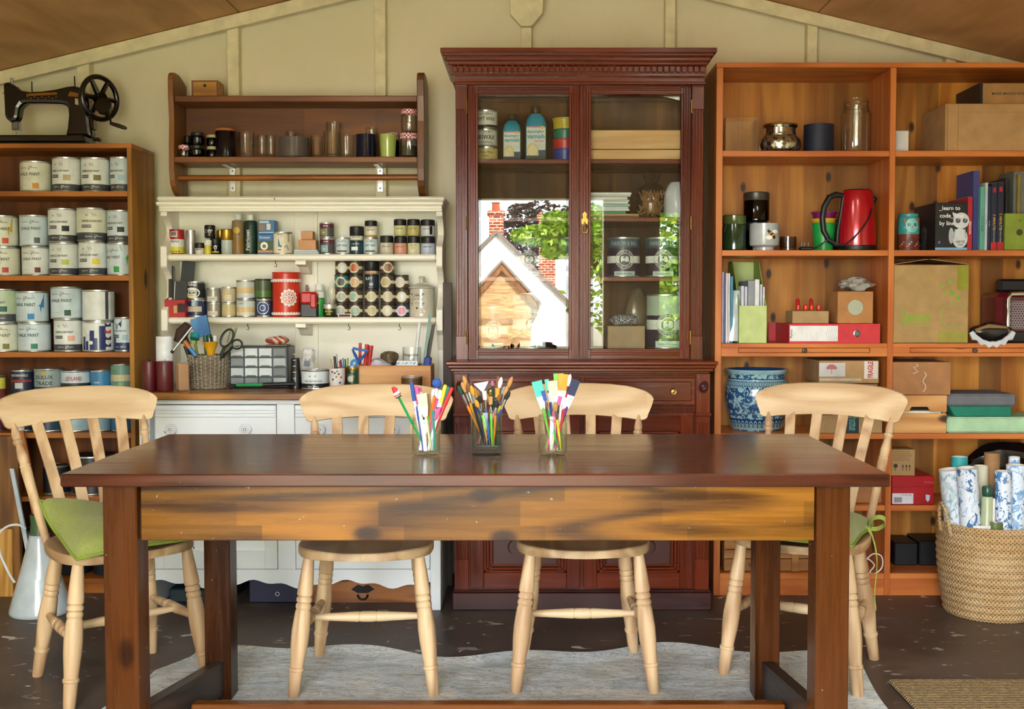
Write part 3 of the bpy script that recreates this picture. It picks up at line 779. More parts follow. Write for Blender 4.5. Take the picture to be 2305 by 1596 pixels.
for x0, x1 in ((bx0 + .04, xm0), (xm1, bx1 - .04)):
    d = MB()
    d.box(x0 + .002, x1 - .002, DBF + .03, DBF + .045, zc1 + .002, zd - .031, WHITEP)
    w = .05
    for a, b in ((x0 + .002, x0 + w), (x1 - w, x1 - .002)): d.box(a, b, DBF + .012, DBF + .03, zc1 + .002, zd - .031, WHITEP, .002)
    for a, b in ((zc1 + .002, zc1 + w + .02), (zd - .031 - w, zd - .031)): d.box(x0 + w, x1 - w, DBF + .012, DBF + .03, a, b, WHITEP, .002)
    part('cupboard_door', d, dr)
# ---------------------------------------------------------------- mahogany glazed cabinet
CF, UF, CB = 4.25, 4.32, 4.765
GY = 4.34
uX0, uX1 = XX(1026, 500, UF), XX(1583, 500, UF)
zl0, zl1 = ZZ(831, CF), ZZ(812, CF)
zT = ZZ(109, 4.24)
cbn = thing('display_cabinet', 'tall dark mahogany bookcase cabinet with two glazed doors and dentil cornice', 'cabinet', ((uX0 + uX1) / 2, 4.5, 0))
zf = ZZ(186, UF)
case = MB()
case.box(uX0, uX0 + .02, UF + .01, CB, zl1, zf, MAHV); case.box(uX1 - .02, uX1, UF + .01, CB, zl1, zf, MAHV)
case.box(uX0, uX1, UF + .01, CB, zf, zT - .02, MAH)
part('case', case, cbn)
part('back_panel', MB().box(uX0 + .02, uX1 - .02, CB - .07, CB - .06, zl1, zf, MAHIN), cbn)
cor = MB()
def cstep(pxl, pxr, y0, y1, Y, b=.003, py=130):
    cor.box(XX(pxl, py, Y), XX(pxr, py, Y), Y, CB, ZZ(y1, Y), ZZ(y0, Y), MAH, b)
cstep(991, 1614, 107, 118, 4.20, .002); cstep(996, 1608, 118, 126, 4.215, .003); cstep(1002, 1601, 126, 138, 4.235, .005); cstep(1009, 1594, 138, 146, 4.255, .003)
cstep(1013, 1590, 146, 166, 4.285, 0); cstep(1016, 1588, 166, 171, 4.28, .001); cstep(1022, 1586, 171, 184, 4.305, 0); cstep(1019, 1589, 184, 190, 4.295, .003)
part('cornice', cor, cbn)
dn = MB(); n = 42
xa, xb = XX(1017, 155, 4.27), XX(1588, 155, 4.27)
for i in range(n):
    x = xa + (xb - xa) * (i + .5) / n
    dn.box(x - .0085, x + .0085, 4.268, 4.29, ZZ(162, 4.27), ZZ(149, 4.27), MAH, .0015)
part('dentil_moulding', dn, cbn)
zg0, zg1 = ZZ(785, GY), ZZ(214, GY)
# pilasters with flutes
def pil(x0, x1, Y, z0, z1, nfl=3, parent=cbn, name='pilaster', mt=MAHV):
    p = MB().box(x0, x1, Y, Y + .03, z0, z1, mt, .001); w = (x1 - x0) / (nfl * 2 + 1)
    return part(name, p, parent)
def flutes(x0, x1, Y, z0, z1, n, gap=.45):
    """raised reeds over a strip, reads as fluting"""
    m = MB(); w = (x1 - x0) / n
    for i in range(n):
        a = x0 + w * i + w * gap / 2; b = x0 + w * (i + 1) - w * gap / 2
        m.box(a, b, Y - .005, Y + .006, z0, z1, MAHV, .0022)
    return m
def xz(px): return XX(px, 500, UF)
DARKW = M('#1d0b06', .4, name='shadowed groove')
for a, b, s in ((1026, 1053, 1), (1556, 1583, -1)):
    p = MB().box(xz(a), xz(b), UF + .006, UF + .035, zl1, zf, MAHV, .001)
    p.box(xz(a), xz(b), UF, UF + .007, ZZ(246, UF), zf, MAHV, .001); p.box(xz(a), xz(b), UF, UF + .007, zl1, ZZ(757, UF), MAHV, .001)
    for i in range(4):
        u0 = a + (b - a) * i / 4; q = MB()
        p.box(xz(u0 + 1.2), xz(u0 + 5.8), UF, UF + .007, ZZ(757, UF), ZZ(246, UF), MAHV, .0022)
    part('pilaster', p, cbn)
PANEG = glass('cabinet pane', '#f8faf8', 1.5, 0.0)
for k, (s0, s1, g0, g1) in enumerate(((1054, 1304, 1076, 1281), (1305, 1555, 1330, 1532))):
    d = MB(); Y = UF + .004
    for a, b in ((s0, g0), (g1, s1)):
        d.box(xz(a), xz(b), Y + .006, Y + .03, zl1 + .003, zf - .004, MAHV, .001)
        nn = 3 if b - a < 26 else 4; w = (b - a - 6) / nn
        for i in range(nn):
            q = a + 1 + i * w if b == g0 else a + 5 + i * w
            d.box(xz(q + .8), xz(q + w - .8), Y, Y + .008, zl1 + .006, zf - .006, MAHV, .002)
        e = g0 if b == g0 else g1; sg = -1 if b == g0 else 1
        d.box(xz(e), xz(e + sg * 5), Y - .001, Y + .012, zg0 - .004, zg1 + .004, MAHV, .002)
    for z0, z1 in ((zg1, zf - .004), (zl1 + .003, zg0)):
        d.box(xz(g0), xz(g1), Y + .006, Y + .03, z0, z1, MAH, .001); h = (z1 - z0)
        for i in range(2):
            zz = z0 + h * (.35 + .22 * i); d.box(xz(g0), xz(g1), Y, Y + .008, zz, zz + h * .14, MAH, .002)
        zz = z0 if z0 == zg1 else z1 - .007
        d.box(xz(g0), xz(g1), Y - .001, Y + .012, zz, zz + .007, MAH, .002)
    dd = part('glazed_door', d, cbn)
    # bevelled pane
    pn = MB(); xa, xb = xz(g0) - .002, xz(g1) + .002; bv = .013; za, zb = zg0 - .002, zg1 + .002
    fr = [(xa, GY + .005, za), (xb, GY + .005, za), (xb, GY + .005, zb), (xa, GY + .005, zb), (xa + bv, GY, za + bv), (xb - bv, GY, za + bv), (xb - bv, GY, zb - bv), (xa + bv, GY, zb - bv), (xa, GY + .007, za), (xb, GY + .007, za), (xb, GY + .007, zb), (xa, GY + .007, zb)]
    pn.add(fr, [(4, 5, 6, 7), (0, 1, 5, 4), (1, 2, 6, 5), (2, 3, 7, 6), (3, 0, 4, 7), (8, 11, 10, 9), (0, 8, 9, 1), (1, 9, 10, 2), (2, 10, 11, 3), (3, 11, 8, 0)], PANEG)
    part('pane', pn, dd, 'bevelled glass pane')
    for py in (240, 502, 760):
        x = xz(1051) if k == 0 else xz(1555.5)
        part('hinge', MB().tube([(x, UF - .002, ZZ(py + 15, UF)), (x, UF - .002, ZZ(py - 15, UF))], .0035, BRASS, 8), dd, 'brass hinge')
    if k:
        x = XX(1316, 500, UF); hm = MB()
        hm.prism([(x - .011, ZZ(505, UF)), (x - .014, ZZ(495, UF)), (x - .006, ZZ(490, UF)), (x - .009, ZZ(482, UF)), (x, ZZ(476, UF)), (x + .009, ZZ(482, UF)), (x + .006, ZZ(490, UF)), (x + .014, ZZ(495, UF)), (x + .011, ZZ(505, UF))], UF - .004, UF + .002, BRASS)
        hm.tube([(x, UF - .008, ZZ(500, UF)), (x - .012, UF - .012, ZZ(514, UF)), (x - .008, UF - .012, ZZ(524, UF)), (x + .008, UF - .012, ZZ(524, UF)), (x + .012, UF - .012, ZZ(514, UF))], .003, BRASS, 8, True)
        part('drop_handle', hm, dd, 'brass drop handle')
CSH = {'t': ZZ(358, GY + .03), 'm': ZZ(489, GY + .03), 'l': ZZ(623, GY + .03), 'f': ZZ(786, GY + .03)}
for k in 'tml': part('shelf', MB().box(uX0 + .02, uX1 - .02, GY + .03, CB - .07, CSH[k] - .018, CSH[k], MAH, .002), cbn)
part('case_floor', MB().box(uX0 + .02, uX1 - .02, GY + .012, CB - .07, zl1, CSH['f'], MAH), cbn)
# waist moulding and lower part
wm = MB().box(XX(1003, 822, 4.20), XX(1617, 822, 4.20), 4.20, CB, ZZ(822, 4.2), ZZ(814, 4.2), MAH, .003)
wm.box(XX(1007, 822, 4.215), XX(1613, 822, 4.215), 4.215, CB, ZZ(830, 4.2), ZZ(822, 4.2), MAH, .004).box(XX(1013, 822, 4.23), XX(1606, 822, 4.23), 4.23, CB, ZZ(838, 4.2), ZZ(830, 4.2), MAH, .003)
wm.box(uX0 - .005, uX1 + .005, UF - .03, CB, ZZ(814, 4.2), zl1, MAH, .003)
part('waist_moulding', wm, cbn)
def xl(px): return XX(px, 1000, CF)
lo = MB(); zp = ZZ(1328, CF); zw = ZZ(838, 4.23)
lo.box(xl(1022), xl(1598), CF + .02, CB, zp, zw, MAHV)
for a, b in ((1022, 1054), (1566, 1598)):
    lo.box(xl(a), xl(b), CF, CF + .021, ZZ(932, CF), ZZ(841, CF), MAHV, .002)
    lo.box(xl(a), xl(b), CF + .004, CF + .021, zp, ZZ(936, CF), MAHV, .001)
    for i in range(4):
        u = a + (b - a) * i / 4; lo.box(xl(u + 1.5), xl(u + 6.5), CF - .002, CF + .006, ZZ(1260, CF), ZZ(952, CF), MAHV, .002)
    lo.box(xl(a) - .004, xl(b) + .004, CF - .006, CF + .02, ZZ(937, CF), ZZ(929, CF), MAH, .002)
    T = Matrix.Translation((xl((a + b) / 2), CF, ZZ(870, CF))) @ Matrix.Rotation(pi / 2, 4, 'X')
    lo.lathe([(.02, 0), (.021, .004), (.017, .006), (.015, .003), (.011, .007), (.006, .004), (0, .008)], MAHD, T=T, seg=10, sy=1.25)
for q in (841, 846, 913, 919, 925): lo.box(xl(1054), xl(1566), CF + .006, CF + .021, ZZ(q + 3.5, CF), ZZ(q, CF), MAH, .002)
part('base_cupboard', lo, cbn)
for a, b in ((1056, 1306), (1314, 1564)):
    d = MB().box(xl(a), xl(b), CF + .004, CF + .25, ZZ(911, CF), ZZ(851, CF), MAH, .002)
    d.box(xl(a + 8), xl(b - 8), CF - .002, CF + .005, ZZ(903, CF), ZZ(859, CF), MAH, .004)
    dd = part('drawer', d, cbn)
    for kx in (a + 50, b - 50):
        kb = MB(); knob(kb, xl(kx), CF - .002, ZZ(881, CF), .013, BRASS); part('knob', kb, dd, 'brass knob')
for a, b in ((1058, 1306), (1314, 1562)):
    d = MB(); z0, z1 = zp + .006, ZZ(936, CF)
    for p, q in ((a, a + 30), (b - 30, b)): d.box(xl(p), xl(q), CF + .004, CF + .02, z0, z1, MAHV, .002)
    for p, q in ((z0, z0 + .06), (z1 - .06, z1)): d.box(xl(a + 30), xl(b - 30), CF + .004, CF + .02, p, q, MAH, .002)
    for t, e in ((0, .001), (7, -.003), (14, .002)):
        for p, q in ((a + 30 + t, a + 36 + t), (b - 36 - t, b - 30 - t)): d.box(xl(p), xl(q), CF + e + .004, CF + .02, z0 + .06, z1 - .06, MAHV, .002)
        for p in (z0 + .06 + t * .0017, z1 - .07 - t * .0017): d.box(xl(a + 30), xl(b - 30), CF + e + .004, CF + .02, p, p + .009, MAH, .002)
    dd = part('cupboard_door', d, cbn)
    cv = MB(); xc = xl((a + b) / 2); zc = (z0 + z1) / 2 - .0; w = xl(b - 52) - xc
    cv.box(xc - w, xc + w, CF + .012, CF + .02, z0 + .085, z1 - .085, MAHD, .001)
    for k in range(5):
        for s in (-1, 1):
            pts = []
            zb = z0 + .15 + k * .1
            for i in range(16):
                t = i / 15 * 4.6; r = .05 * (1 - t / 6); pts.append((xc + s * (.045 - r * cos(t) * .8), CF + .011, zb + r * sin(t)))
            cv.tube(pts, [.005 * (1 - i / 22) for i in range(16)], MAHD, 6)
    part('carved_panel', cv, dd)
part('plinth', MB().box(xl(1018), xl(1603), CF - .012, CB, 0, ZZ(1333, CF), MAHD, .003).box(xl(1020), xl(1601), CF - .006, CB, ZZ(1333, CF), zp, MAHD, .004), cbn)
# ---------------------------------------------------------------- table
def topmat():
    m, nt, b = newmat('dark stained table top'); g = NT(nt)
    f = g.noise(g.coord((1.2, 30, 30), False), 2, 6, .65, .3)
    lo_ = g.noise(g.coord((.8, 3, 1), False), 2, 3)
    c = g.ramp(f, [(.25, lin('#2b140b')), (.6, lin('#4a2313')), (.8, lin('#643018'))])
    c = g.mix(g.ramp(lo_, [(.45, 0.0), (.7, .45)]), c, lin('#6d3316'))
    s = g.noise(g.coord((14, 30, 5), False), 2, 3, .6, 3)
    g.l(g.mix(g.ramp(s, [(.74, 0.0), (.77, .5)]), c, lin('#8f8478')), b.inputs['Base Color'])
    g.l(g.ramp(f, [(.3, .16), (.7, .27)]), b.inputs['Roughness']); b.inputs['Specular IOR Level'].default_value = .35
    g.bump(g.noise(g.coord((2, 18, 18), False), 2, 5), b, .12, .002); return m
TTOP = topmat()
TAPR = wood('stained pine apron', '#45270a', '#8a5918', 'x', .27, spec=.25, ring=12, knots=1.0, stave=.062, stave_ax='z', stave_len=.36, coat=0, stave_var=.6, cd='#2a1608', spk=.35)
TLEG = wood('stained pine leg', '#2c1405', '#50290a', 'z', .27, spec=.18, ring=3, knots=.9, coat=0, spk=.5, bump=.06)
TLEGX = wood('stained pine stretcher', '#42210a', '#6e3c10', 'x', .27, spec=.25, ring=4, knots=.9, coat=0, spk=.5, bump=.06)
TLEGY = wood('blackened stretcher', '#1c1614', '#332a26', 'y', .4, ring=10, coat=.2, spk=.6)
TX0, TX1, TY0, TY1, TZ = -1.166, .90, 2.745, 3.585, .76
tb = thing('dining_table', 'long dark stained pine table filling the foreground', 'table', ((TX0 + TX1) / 2, (TY0 + TY1) / 2, 0))
tt = MB().box(TX0, TX1, TY0, TY1, TZ - .033, TZ, TTOP, .004)
part('tabletop', tt, tb)
LEGS = [(-1.076, -.99, 2.785, 2.87), (.728, .812, 2.785, 2.87), (-.962, -.885, 3.26, 3.34), (.673, .746, 3.26, 3.34)]
for (x0, x1, y0, y1) in LEGS: part('leg', MB().box(x0, x1, y0, y1, 0, TZ - .033, TLEG, .003), tb)
za = ZZ(1217, 2.80)
part('apron', MB().box(-.985, .726, 2.80, 2.825, za, TZ - .033, TAPR, .002), tb)
part('apron', MB().box(-.883, .671, 3.30, 3.325, za, TZ - .033, TAPR, .002), tb)
for (xa, xb) in ((-1.03, -.923), (.77, .71)):
    w = .0125; y0, y1 = 2.872, 3.258
    part('apron', MB().add([(x, y, z) for z in (za, TZ - .034) for x, y in ((xa - w, y0), (xa + w, y0), (xb + w, y1), (xb - w, y1))], [(3, 2, 1, 0), (4, 5, 6, 7), (0, 1, 5, 4), (1, 2, 6, 5), (2, 3, 7, 6), (3, 0, 4, 7)], TLEGY), tb)
    w = .0175; z0, z1 = .02, .12
    part('stretcher', MB().add([(x, y, z) for z in (z0, z1) for x, y in ((xa - w, y0), (xa + w, y0), (xb + w, y1), (xb - w, y1))], [(3, 2, 1, 0), (4, 5, 6, 7), (0, 1, 5, 4), (1, 2, 6, 5), (2, 3, 7, 6), (3, 0, 4, 7)], TLEGY), tb)
part('stretcher', MB().box(-.94, .715, 3.05, 3.09, .01, .066, TLEGX, .003), tb)
# ---------------------------------------------------------------- chairs
BEECH = wood('scrubbed beech', '#a88460', '#cfb088', 'z', .5, ring=10, knots=0, bump=.08)
BEECHX = wood('scrubbed beech rail', '#bf9d74', '#d8bd96', 'x', .5, ring=10, bump=.08)
BEECHS = wood('scrubbed beech seat', '#a9845a', '#ccab80', 'y', .5, ring=9, stave=.1, stave_ax='x', stave_var=.3, bump=.1)
def make_chair(label):
    t = thing('kitchen_chair', label, 'chair', (0, 0, 0), 0, 'beech kitchen chairs around the table')
    # dished seat
    s = MB(); N = 40
    def edge(a):
        c, q = cos(a), sin(a); w = .205 + .012 * (-q if q < 0 else 0); k = (abs(c) ** 3.2 + abs(q) ** 3.2) ** (-1 / 3.2)
        return c * k * (w - .02 * max(0, q)), q * k * .2 - .005
    vs = []; rings = []
    for rr, zt in ((0, .432), (.35, .4325), (.65, .436), (.86, .443), (.95, .448), (.985, .447), (1.0, .443), (1.0, .424), (.985, .417), (.0, .415)):
        ids = []
        for i in range(N if rr > 0 else 1):
            x, y = edge(2 * pi * i / N); dip = -.008 * max(0, -y / .2) * max(0, 1 - (x / .15) ** 2) * (1 if zt > .42 else 0) * rr
            ids.append(len(vs)); vs.append((x * rr, y * rr, zt + dip))
        rings.append(ids)
    fs = []
    for A, B in zip(rings, rings[1:]):
        for i in range(N):
            j = (i + 1) % N
            if len(A) == 1: fs.append([A[0], B[i], B[j]])
            elif len(B) == 1: fs.append([A[i], A[j], B[0]])
            else: fs.append([A[i], A[j], B[j], B[i]])
    s.add(vs, fs, BEECHS, True); part('seat', s, t, world=False)
    prof = [(0, 0.0156), (.08, 0.0186), (.24, 0.0234), (.27, 0.0234), (.28, 0.0192), (.295, 0.0234), (.315, 0.0234), (.325, 0.0192), (.34, 0.0234), (.36, 0.0234), (.37, 0.0206), (.39, 0.0234), (.52, 0.0270), (.62, 0.0258), (.76, 0.0206), (.775, 0.0206), (.78, 0.0234), (.80, 0.0234), (.805, 0.0202), (.93, 0.0182), (1, 0.0162)]
    feet = {}
    for nm, tp, ft in (('fl', (-.165, -.145, .42), (-.21, -.185, 0)), ('fr', (.165, -.145, .42), (.21, -.185, 0)), ('bl', (-.14, .12, .42), (-.185, .2, 0)), ('br', (.14, .12, .42), (.185, .2, 0))):
        feet[nm] = (Vector(tp), Vector(ft)); part('leg', MB().spin(tp, ft, prof, BEECH), t, world=False)
    def on(nm, z): a, b = feet[nm]; k = (a.z - z) / (a.z - b.z); return a + (b - a) * k
    sp = [(0, .009), (.1, .011), (.3, .0145), (.4, .0165), (.42, .0165), (.425, .0145), (.44, .0165), (.47, .017), (.53, .017), (.56, .0165), (.575, .0145), (.58, .0165), (.6, .0165), (.7, .0145), (.9, .011), (1, .009)]
    mids = []
    for a, b in (('fl', 'bl'), ('fr', 'br')):
        p, q = on(a, .2), on(b, .205); part('stretcher', MB().spin(p, q, sp, BEECH), t, world=False); mids.append(p + (q - p) * .42)
    part('stretcher', MB().spin(mids[0], mids[1], sp, BEECHX), t, world=False)
    # back: two turned posts, four slats, shaped crest rail
    def cresty(x, z): return .205 + .16 * (z - .44) / .4 - .55 * x * x
    pp = [(0, .011), (.1, .0125), (.5, .0155), (.62, .0165), (.63, .0145), (.645, .017), (.66, .0145), (.72, .016), (.8, .0115), (.82, .0105), (.835, .015), (.85, .0165), (.865, .0125), (.9, .0145), (.96, .0105), (1, .0085)]
    for s_ in (-1, 1):
        part('back_post', MB().spin((s_ * .168, .135, .43), (s_ * .212, cresty(.212, .79), .795), pp, BEECH), t, world=False)
    for xs in (-1.5, -.5, .5, 1.5):
        m = MB(); P = []
        for i in range(9):
            k = i / 8; x = xs * (.062 + .03 * k); z = .435 + .37 * k
            y0 = .165 + (cresty(x, .80) - .165) * k - .022 * sin(pi * k); P.append((x, y0, z))
        w, th = .0175, .006; vs = []
        for (x, y, z) in P: vs += [(x - w, y - th, z), (x + w, y - th, z), (x + w, y + th, z), (x - w, y + th, z)]
        fs = [[4 * i + a, 4 * i + b, 4 * i + 4 + b, 4 * i + 4 + a] for i in range(8) for a, b in ((0, 1), (1, 2), (2, 3), (3, 0))] + [[3, 2, 1, 0], [32, 33, 34, 35]]
        m.add(vs, fs, BEECH, False); part('slat', m, t, world=False, bevel=.002)
    st = [(.0, .794, .903), (.06, .793, .9025), (.12, .789, .900), (.17, .785, .895), (.2, .781, .889), (.218, .779, .884), (.23, .781, .880), (.238, .787, .877), (.243, .801, .874), (.250, .816, .870), (.257, .832, .864), (.261, .845, .857), (.2625, .851, .852)]
    st = [(-x, a, b) for x, a, b in st[:0:-1]] + st
    m = MB(); vs = []; th = .011
    for x, a, b in st:
        for z, e in ((a, 0), (b, 0)):
            pass
        zs = [a, a + .003, (a + b) / 2, b - .003, b] if b - a > .01 else [a, a, (a + b) / 2, b, b]
        ys = [.5, 1, 1, 1, .5]
        for z, q in zip(zs, ys): vs.append((x, cresty(x, z) - th * q, z))
        for z, q in zip(zs[::-1], ys[::-1]): vs.append((x, cresty(x, z) + th * q, z))
    n = len(st); fs = []
    for i in range(n - 1):
        for k in range(10): fs.append([i * 10 + k, i * 10 + (k + 1) % 10, (i + 1) * 10 + (k + 1) % 10, (i + 1) * 10 + k])
    fs += [list(range(10))[::-1], [(n - 1) * 10 + k for k in range(10)]]
    m.add(vs, fs, BEECHX, True); part('crest_rail', m, t, world=False, ang=50)
    return t
ch0 = make_chair('bare beech kitchen chair tucked in before the mahogany cabinet')
ch0.location = (.17, 3.51, 0)
for (x, y, rz, lab) in ((-.505, 3.475, radians(3), 'bare beech kitchen chair tucked in before the white dresser'),
                        (.892, 3.56, radians(-28), 'beech kitchen chair with green tied cushion at the right end, before the pine bookcase'),
                        (-1.29, 3.45, radians(40), 'beech kitchen chair with green cushion at the left end, before the paint bookcase')):
    c = copy_tree(ch0); c.location = (x, y, 0); c.rotation_euler = (0, 0, rz); c['label'] = lab
# ---------------------------------------------------------------- seat cushions
def linen():
    m, nt, b = newmat('olive green linen'); g = NT(nt)
    n = g.noise(g.coord((260, 260, 260)), 1, 2); lo_ = g.noise(g.coord((6, 6, 6)), 1, 3)
    c = g.ramp(n, [(.3, lin('#6f7735')), (.7, lin('#8b9347'))])
    g.l(g.mix(g.ramp(lo_, [(.4, 0.0), (.7, .3)]), c, lin('#a3aa5e')), b.inputs['Base Color']); b.inputs['Roughness'].default_value = .9
    b.inputs['Sheen Weight'].default_value = .2; g.bump(lo_, b, .4, .02); return m
LINEN = linen()
def cushion(label, loc, rz, lift, bow):
    t = thing('seat_cushion', label, 'cushion', loc, rz, 'green seat cushions on the end chairs')
    hw, hd = .185, .165
    def base(u, v):
        x, y = (u - .5) * 2, (v - .5) * 2
        px = hw * x * (1 - .06 * (1 - y * y) * 0 + .05 * abs(x * y)); py = hd * y * (1 + .05 * abs(x * y))
        l = lift * max(0, (-x) * .5 + .5) ** 1.5 * max(0, y * .5 + .5) ** 2 + .03 * lift / .1 * max(0, y) ** 3
        droop = -.012 * max(0, -x * .5 + .5) ** 4 * max(0, -y * .5 + .5) ** 4
        return px, py, l + droop
    def bulge(u, v):
        x, y = (u - .5) * 2, (v - .5) * 2; return max(0, (1 - x ** 4) * (1 - y ** 4)) ** .42
    def up(u, v):
        px, py, l = base(u, v); b = bulge(u, v)
        dim = .034 * math.exp(-((u - .5) ** 2 + (v - .5) ** 2) / .01)
        return (px, py, l + .014 + .062 * b - dim + .003 * sin(u * 17) * sin(v * 13) * b)
    def dn_(u, v):
        px, py, l = base(u, v); return (px, py, l + .012 - .010 * bulge(u, v))
    m = MB().sheet(up, 26, 26, LINEN).sheet(dn_, 26, 26, LINEN); part('cover', m, t, world=False, ang=80)
    e = [(i / 20, 0) for i in range(20)] + [(1, i / 20) for i in range(20)] + [(1 - i / 20, 1) for i in range(20)] + [(0, 1 - i / 20) for i in range(20)]
    part('piping', MB().tube([up(u, v) for u, v in e], .0048, M('#7f9032', .9, name='green piping'), 7, True), t, world=False)
    if bow:
        bw = M('#94a348', .9, name='green tie tape')
        def rib(pts, w):
            mb = MB(); vs = []
            for (x, y, z) in pts: vs += [(x, y, z - w), (x, y, z + w), (x + .002, y + .002, z + w), (x + .002, y + .002, z - w)]
            fs = [[4 * i + a, 4 * i + b, 4 * i + 4 + b, 4 * i + 4 + a] for i in range(len(pts) - 1) for a, b in ((0, 1), (1, 2), (2, 3), (3, 0))]
            return mb.add(vs, fs, bw, True)
        cxx, cyy = .19, .12
        L = [(cxx + .05 * (1 - cos(a)) * .5 + .015 * sin(a), cyy - .03 * sin(a) - .012, .035 + .026 * sin(a)) for a in [i * 2 * pi / 16 for i in range(17)]]
        part('tie', rib(L, .007), t, world=False)
        part('tie', rib([(cxx + .004 + .012 * sin(i * .5) + .0035 * i, cyy - .02 + .0 * i, .02 - .026 * i) for i in range(11)], .005), t, world=False)
        part('tie', rib([(cxx - .01 + .02 * sin(i * .35), cyy - .035, .025 - .004 * i) for i in range(6)], .006), t, world=False)
    return t
cushion('green linen seat cushion on the leftmost chair, its back corner curled up', (-1.255, 3.408, .449), radians(40), .085, False)
cushion('green linen seat cushion tied with a bow on the rightmost chair', (.866, 3.511, .449), radians(-27), .012, True)
# ================================================================ SMALL THINGS: shared makers
BLACK = M('#121212', .45); INK = M('#22242a', .6); WHT = M('#e9ecea', .5); TINM = M('#c9ccca', .28, .9, name='tinplate')
DGREY = M('#4b4f57', .5); LGREY = M('#b9bec0', .5); CARD = M('#b08a5c', .8, name='brown cardboard'); CARDD = M('#9c7448', .8, name='darker cardboard')
GL = glass(); GLT = glass('smoked glass', '#d3c8c0', 1.5, .02, '#7d7068'); GLD = glass('dark jar glass', '#3a423c', 1.5, .02, '#0c100d'); GLB = glass('green jar glass', '#2c4a2a', 1.5, .02, '#0b160a')
EPS = .0007
def at(x0, x1, yt, Y, z0):
    ym = (yt + (CY - (z0 - H) * F / Y)) / 2
    a, b = XX(x0, ym, Y), XX(x1, ym, Y); return (a + b) / 2, (b - a) / 2, ZZ(yt, Y) - z0
def can(name, label, cat, group, x0, x1, yt, Y, z0, bands=((0, 1, None),), art=None, lid=TINM, rim=TINM, rot=0.0, z1=None):
    """straight tin: metal body with rims, printed label in bands, lid; returns its top height"""
    z0 += EPS; x, r, h = at(x0, x1, yt, Y, z0)
    if z1: h = z1 - z0
    t = thing(name, label, cat, (x, Y, z0), 0, group); c = (x, Y, z0)
    part('body', MB().lathe([(0, .001), (r * .9, .001), (r * .94, 0), (r, .0015), (r, .004), (r * .975, .006), (r * .975, h - .007), (r, h - .005), (r, h), (r * .93, h), (r * .92, h - .004), (0, h - .004)], rim, c, 28), t)
    pl = []
    for f0, f1, m in bands:
        a, b = .006 + (h - .013) * f0, .006 + (h - .013) * f1
        pl += [(r * .975 + .0006, a, m), (r * .975 + .0006, b, m)]
    lab = None
    if pl and bands[0][2] is not None:
        prof = [(p[0], p[1], p[2]) for p in pl]; lab = part('label', MB().lathe(prof, bands[0][2], c, 28), t)
    part('lid', MB().lathe([(0, 0), (r * .8, 0), (r * .8, -.0025), (r * .88, -.0025), (r * .9, .001), (r * .92, 0)], lid, (x, Y, z0 + h - .001), 28), t)
    if art:
        A = Art(); art(A, r, h); part('printing', A.onto(MB(), cyl(x, Y, z0, r * .975 + .0006, rot)), lab or t)
    return z0 + h + .0004
def jar(name, label, cat, group, x0, x1, yt, Y, z0, gl=GL, lid=None, fill=None, fillh=.7, neck=.86, lidh=.16, art=None, lab=None, shoulder=.78, seg=24, square=False):
    z0 += EPS; x, r, h = at(x0, x1, yt, Y, z0); t = thing(name, label, cat, (x, Y, z0), 0, group); c = (x, Y, z0)
    hl = h * lidh if lid else 0; hb = h - hl * .9
    q_ = lid or neck < .86; n = neck if q_ else 1.0; sh = shoulder if q_ else .97
    pr = [(0, .002), (r * .86, 0), (r, .006), (r, hb * sh), (r * n, hb * (sh + (1 - sh) * .5)), (r * n, hb), (r * n - .002, hb), (r * n - .0025, hb * (sh + (1 - sh) * .5)), (r - .0025, hb * sh), (r - .0025, .009), (0, .008)]
    part('glass', MB().lathe(pr, gl, c, seg), t)
    if fill: part('contents', MB().lathe([(0, .0085), (r - .0035, .0095), (r - .0035, hb * fillh), (0, hb * fillh)], fill, c, seg), t)
    if lab: part('label', MB().lathe([(r + .0005, hb * .12), (r + .0005, hb * (sh - .08))], lab, c, seg), t)
    if art:
        A = Art(); art(A, r, h); part('printing', A.onto(MB(), cyl(x, Y, z0, r + .0006)), t)
    if lid: part('lid', MB().lathe([(r * n + .0015, hb - hl * .9), (r * n + .003, hb - hl * .8), (r * n + .003, h - .003), (r * n, h), (0, h)], lid, c, seg), t)
    return z0 + h + .0004
def tumbler(label, x0, x1, yt, Y, z0, gl=GL, name='glass_tumbler', cat='glass', group='glassware on the brown wall shelf', taper=1.0, base=.012):
    z0 += EPS; x, r, h = at(x0, x1, yt, Y, z0)
    return solo(name, MB().lathe([(0, .001), (r * .9 * taper, 0), (r * taper, .003), (r, h), (r - .0022, h), (r * taper - .0025, base + .002), (0, base)], gl, (x, Y, z0), 28), label, cat, (x, Y, z0), group)
def lathe_solo(name, label, cat, group, x0, x1, yt, Y, z0, prof, mat, seg=28):
    z0 += EPS; x, r, h = at(x0, x1, yt, Y, z0)
    return solo(name, MB().lathe([(p[0] * r, p[1] * h) + tuple(p[2:]) for p in prof], mat, (x, Y, z0), seg), label, cat, (x, Y, z0), group)
def carton(name, label, cat, group, x0, x1, yt, Yf, z0, depth, mat, b=.002, art=None, rz=0.0, z1=None, partn='carton'):
    """box whose front face stands at Yf between two pixel columns"""
    z0 += EPS; ym = yt; a, c = XX(x0, ym, Yf), XX(x1, ym, Yf); h = (z1 or ZZ(yt, Yf)) - z0; x = (a + c) / 2; w = (c - a) / 2
    t = thing(name, label, cat, (x, Yf + depth / 2, z0), rz, group)
    bd = part(partn, MB().box(-w, w, -depth / 2, depth / 2, 0, h, mat, b), t, world=False)
    if art:
        A = Art(); art(A, w, h); part('printing', A.onto(MB(), flat(0, -depth / 2, 0)), bd, world=False)
    return t, w, h, z0 + h + .0004
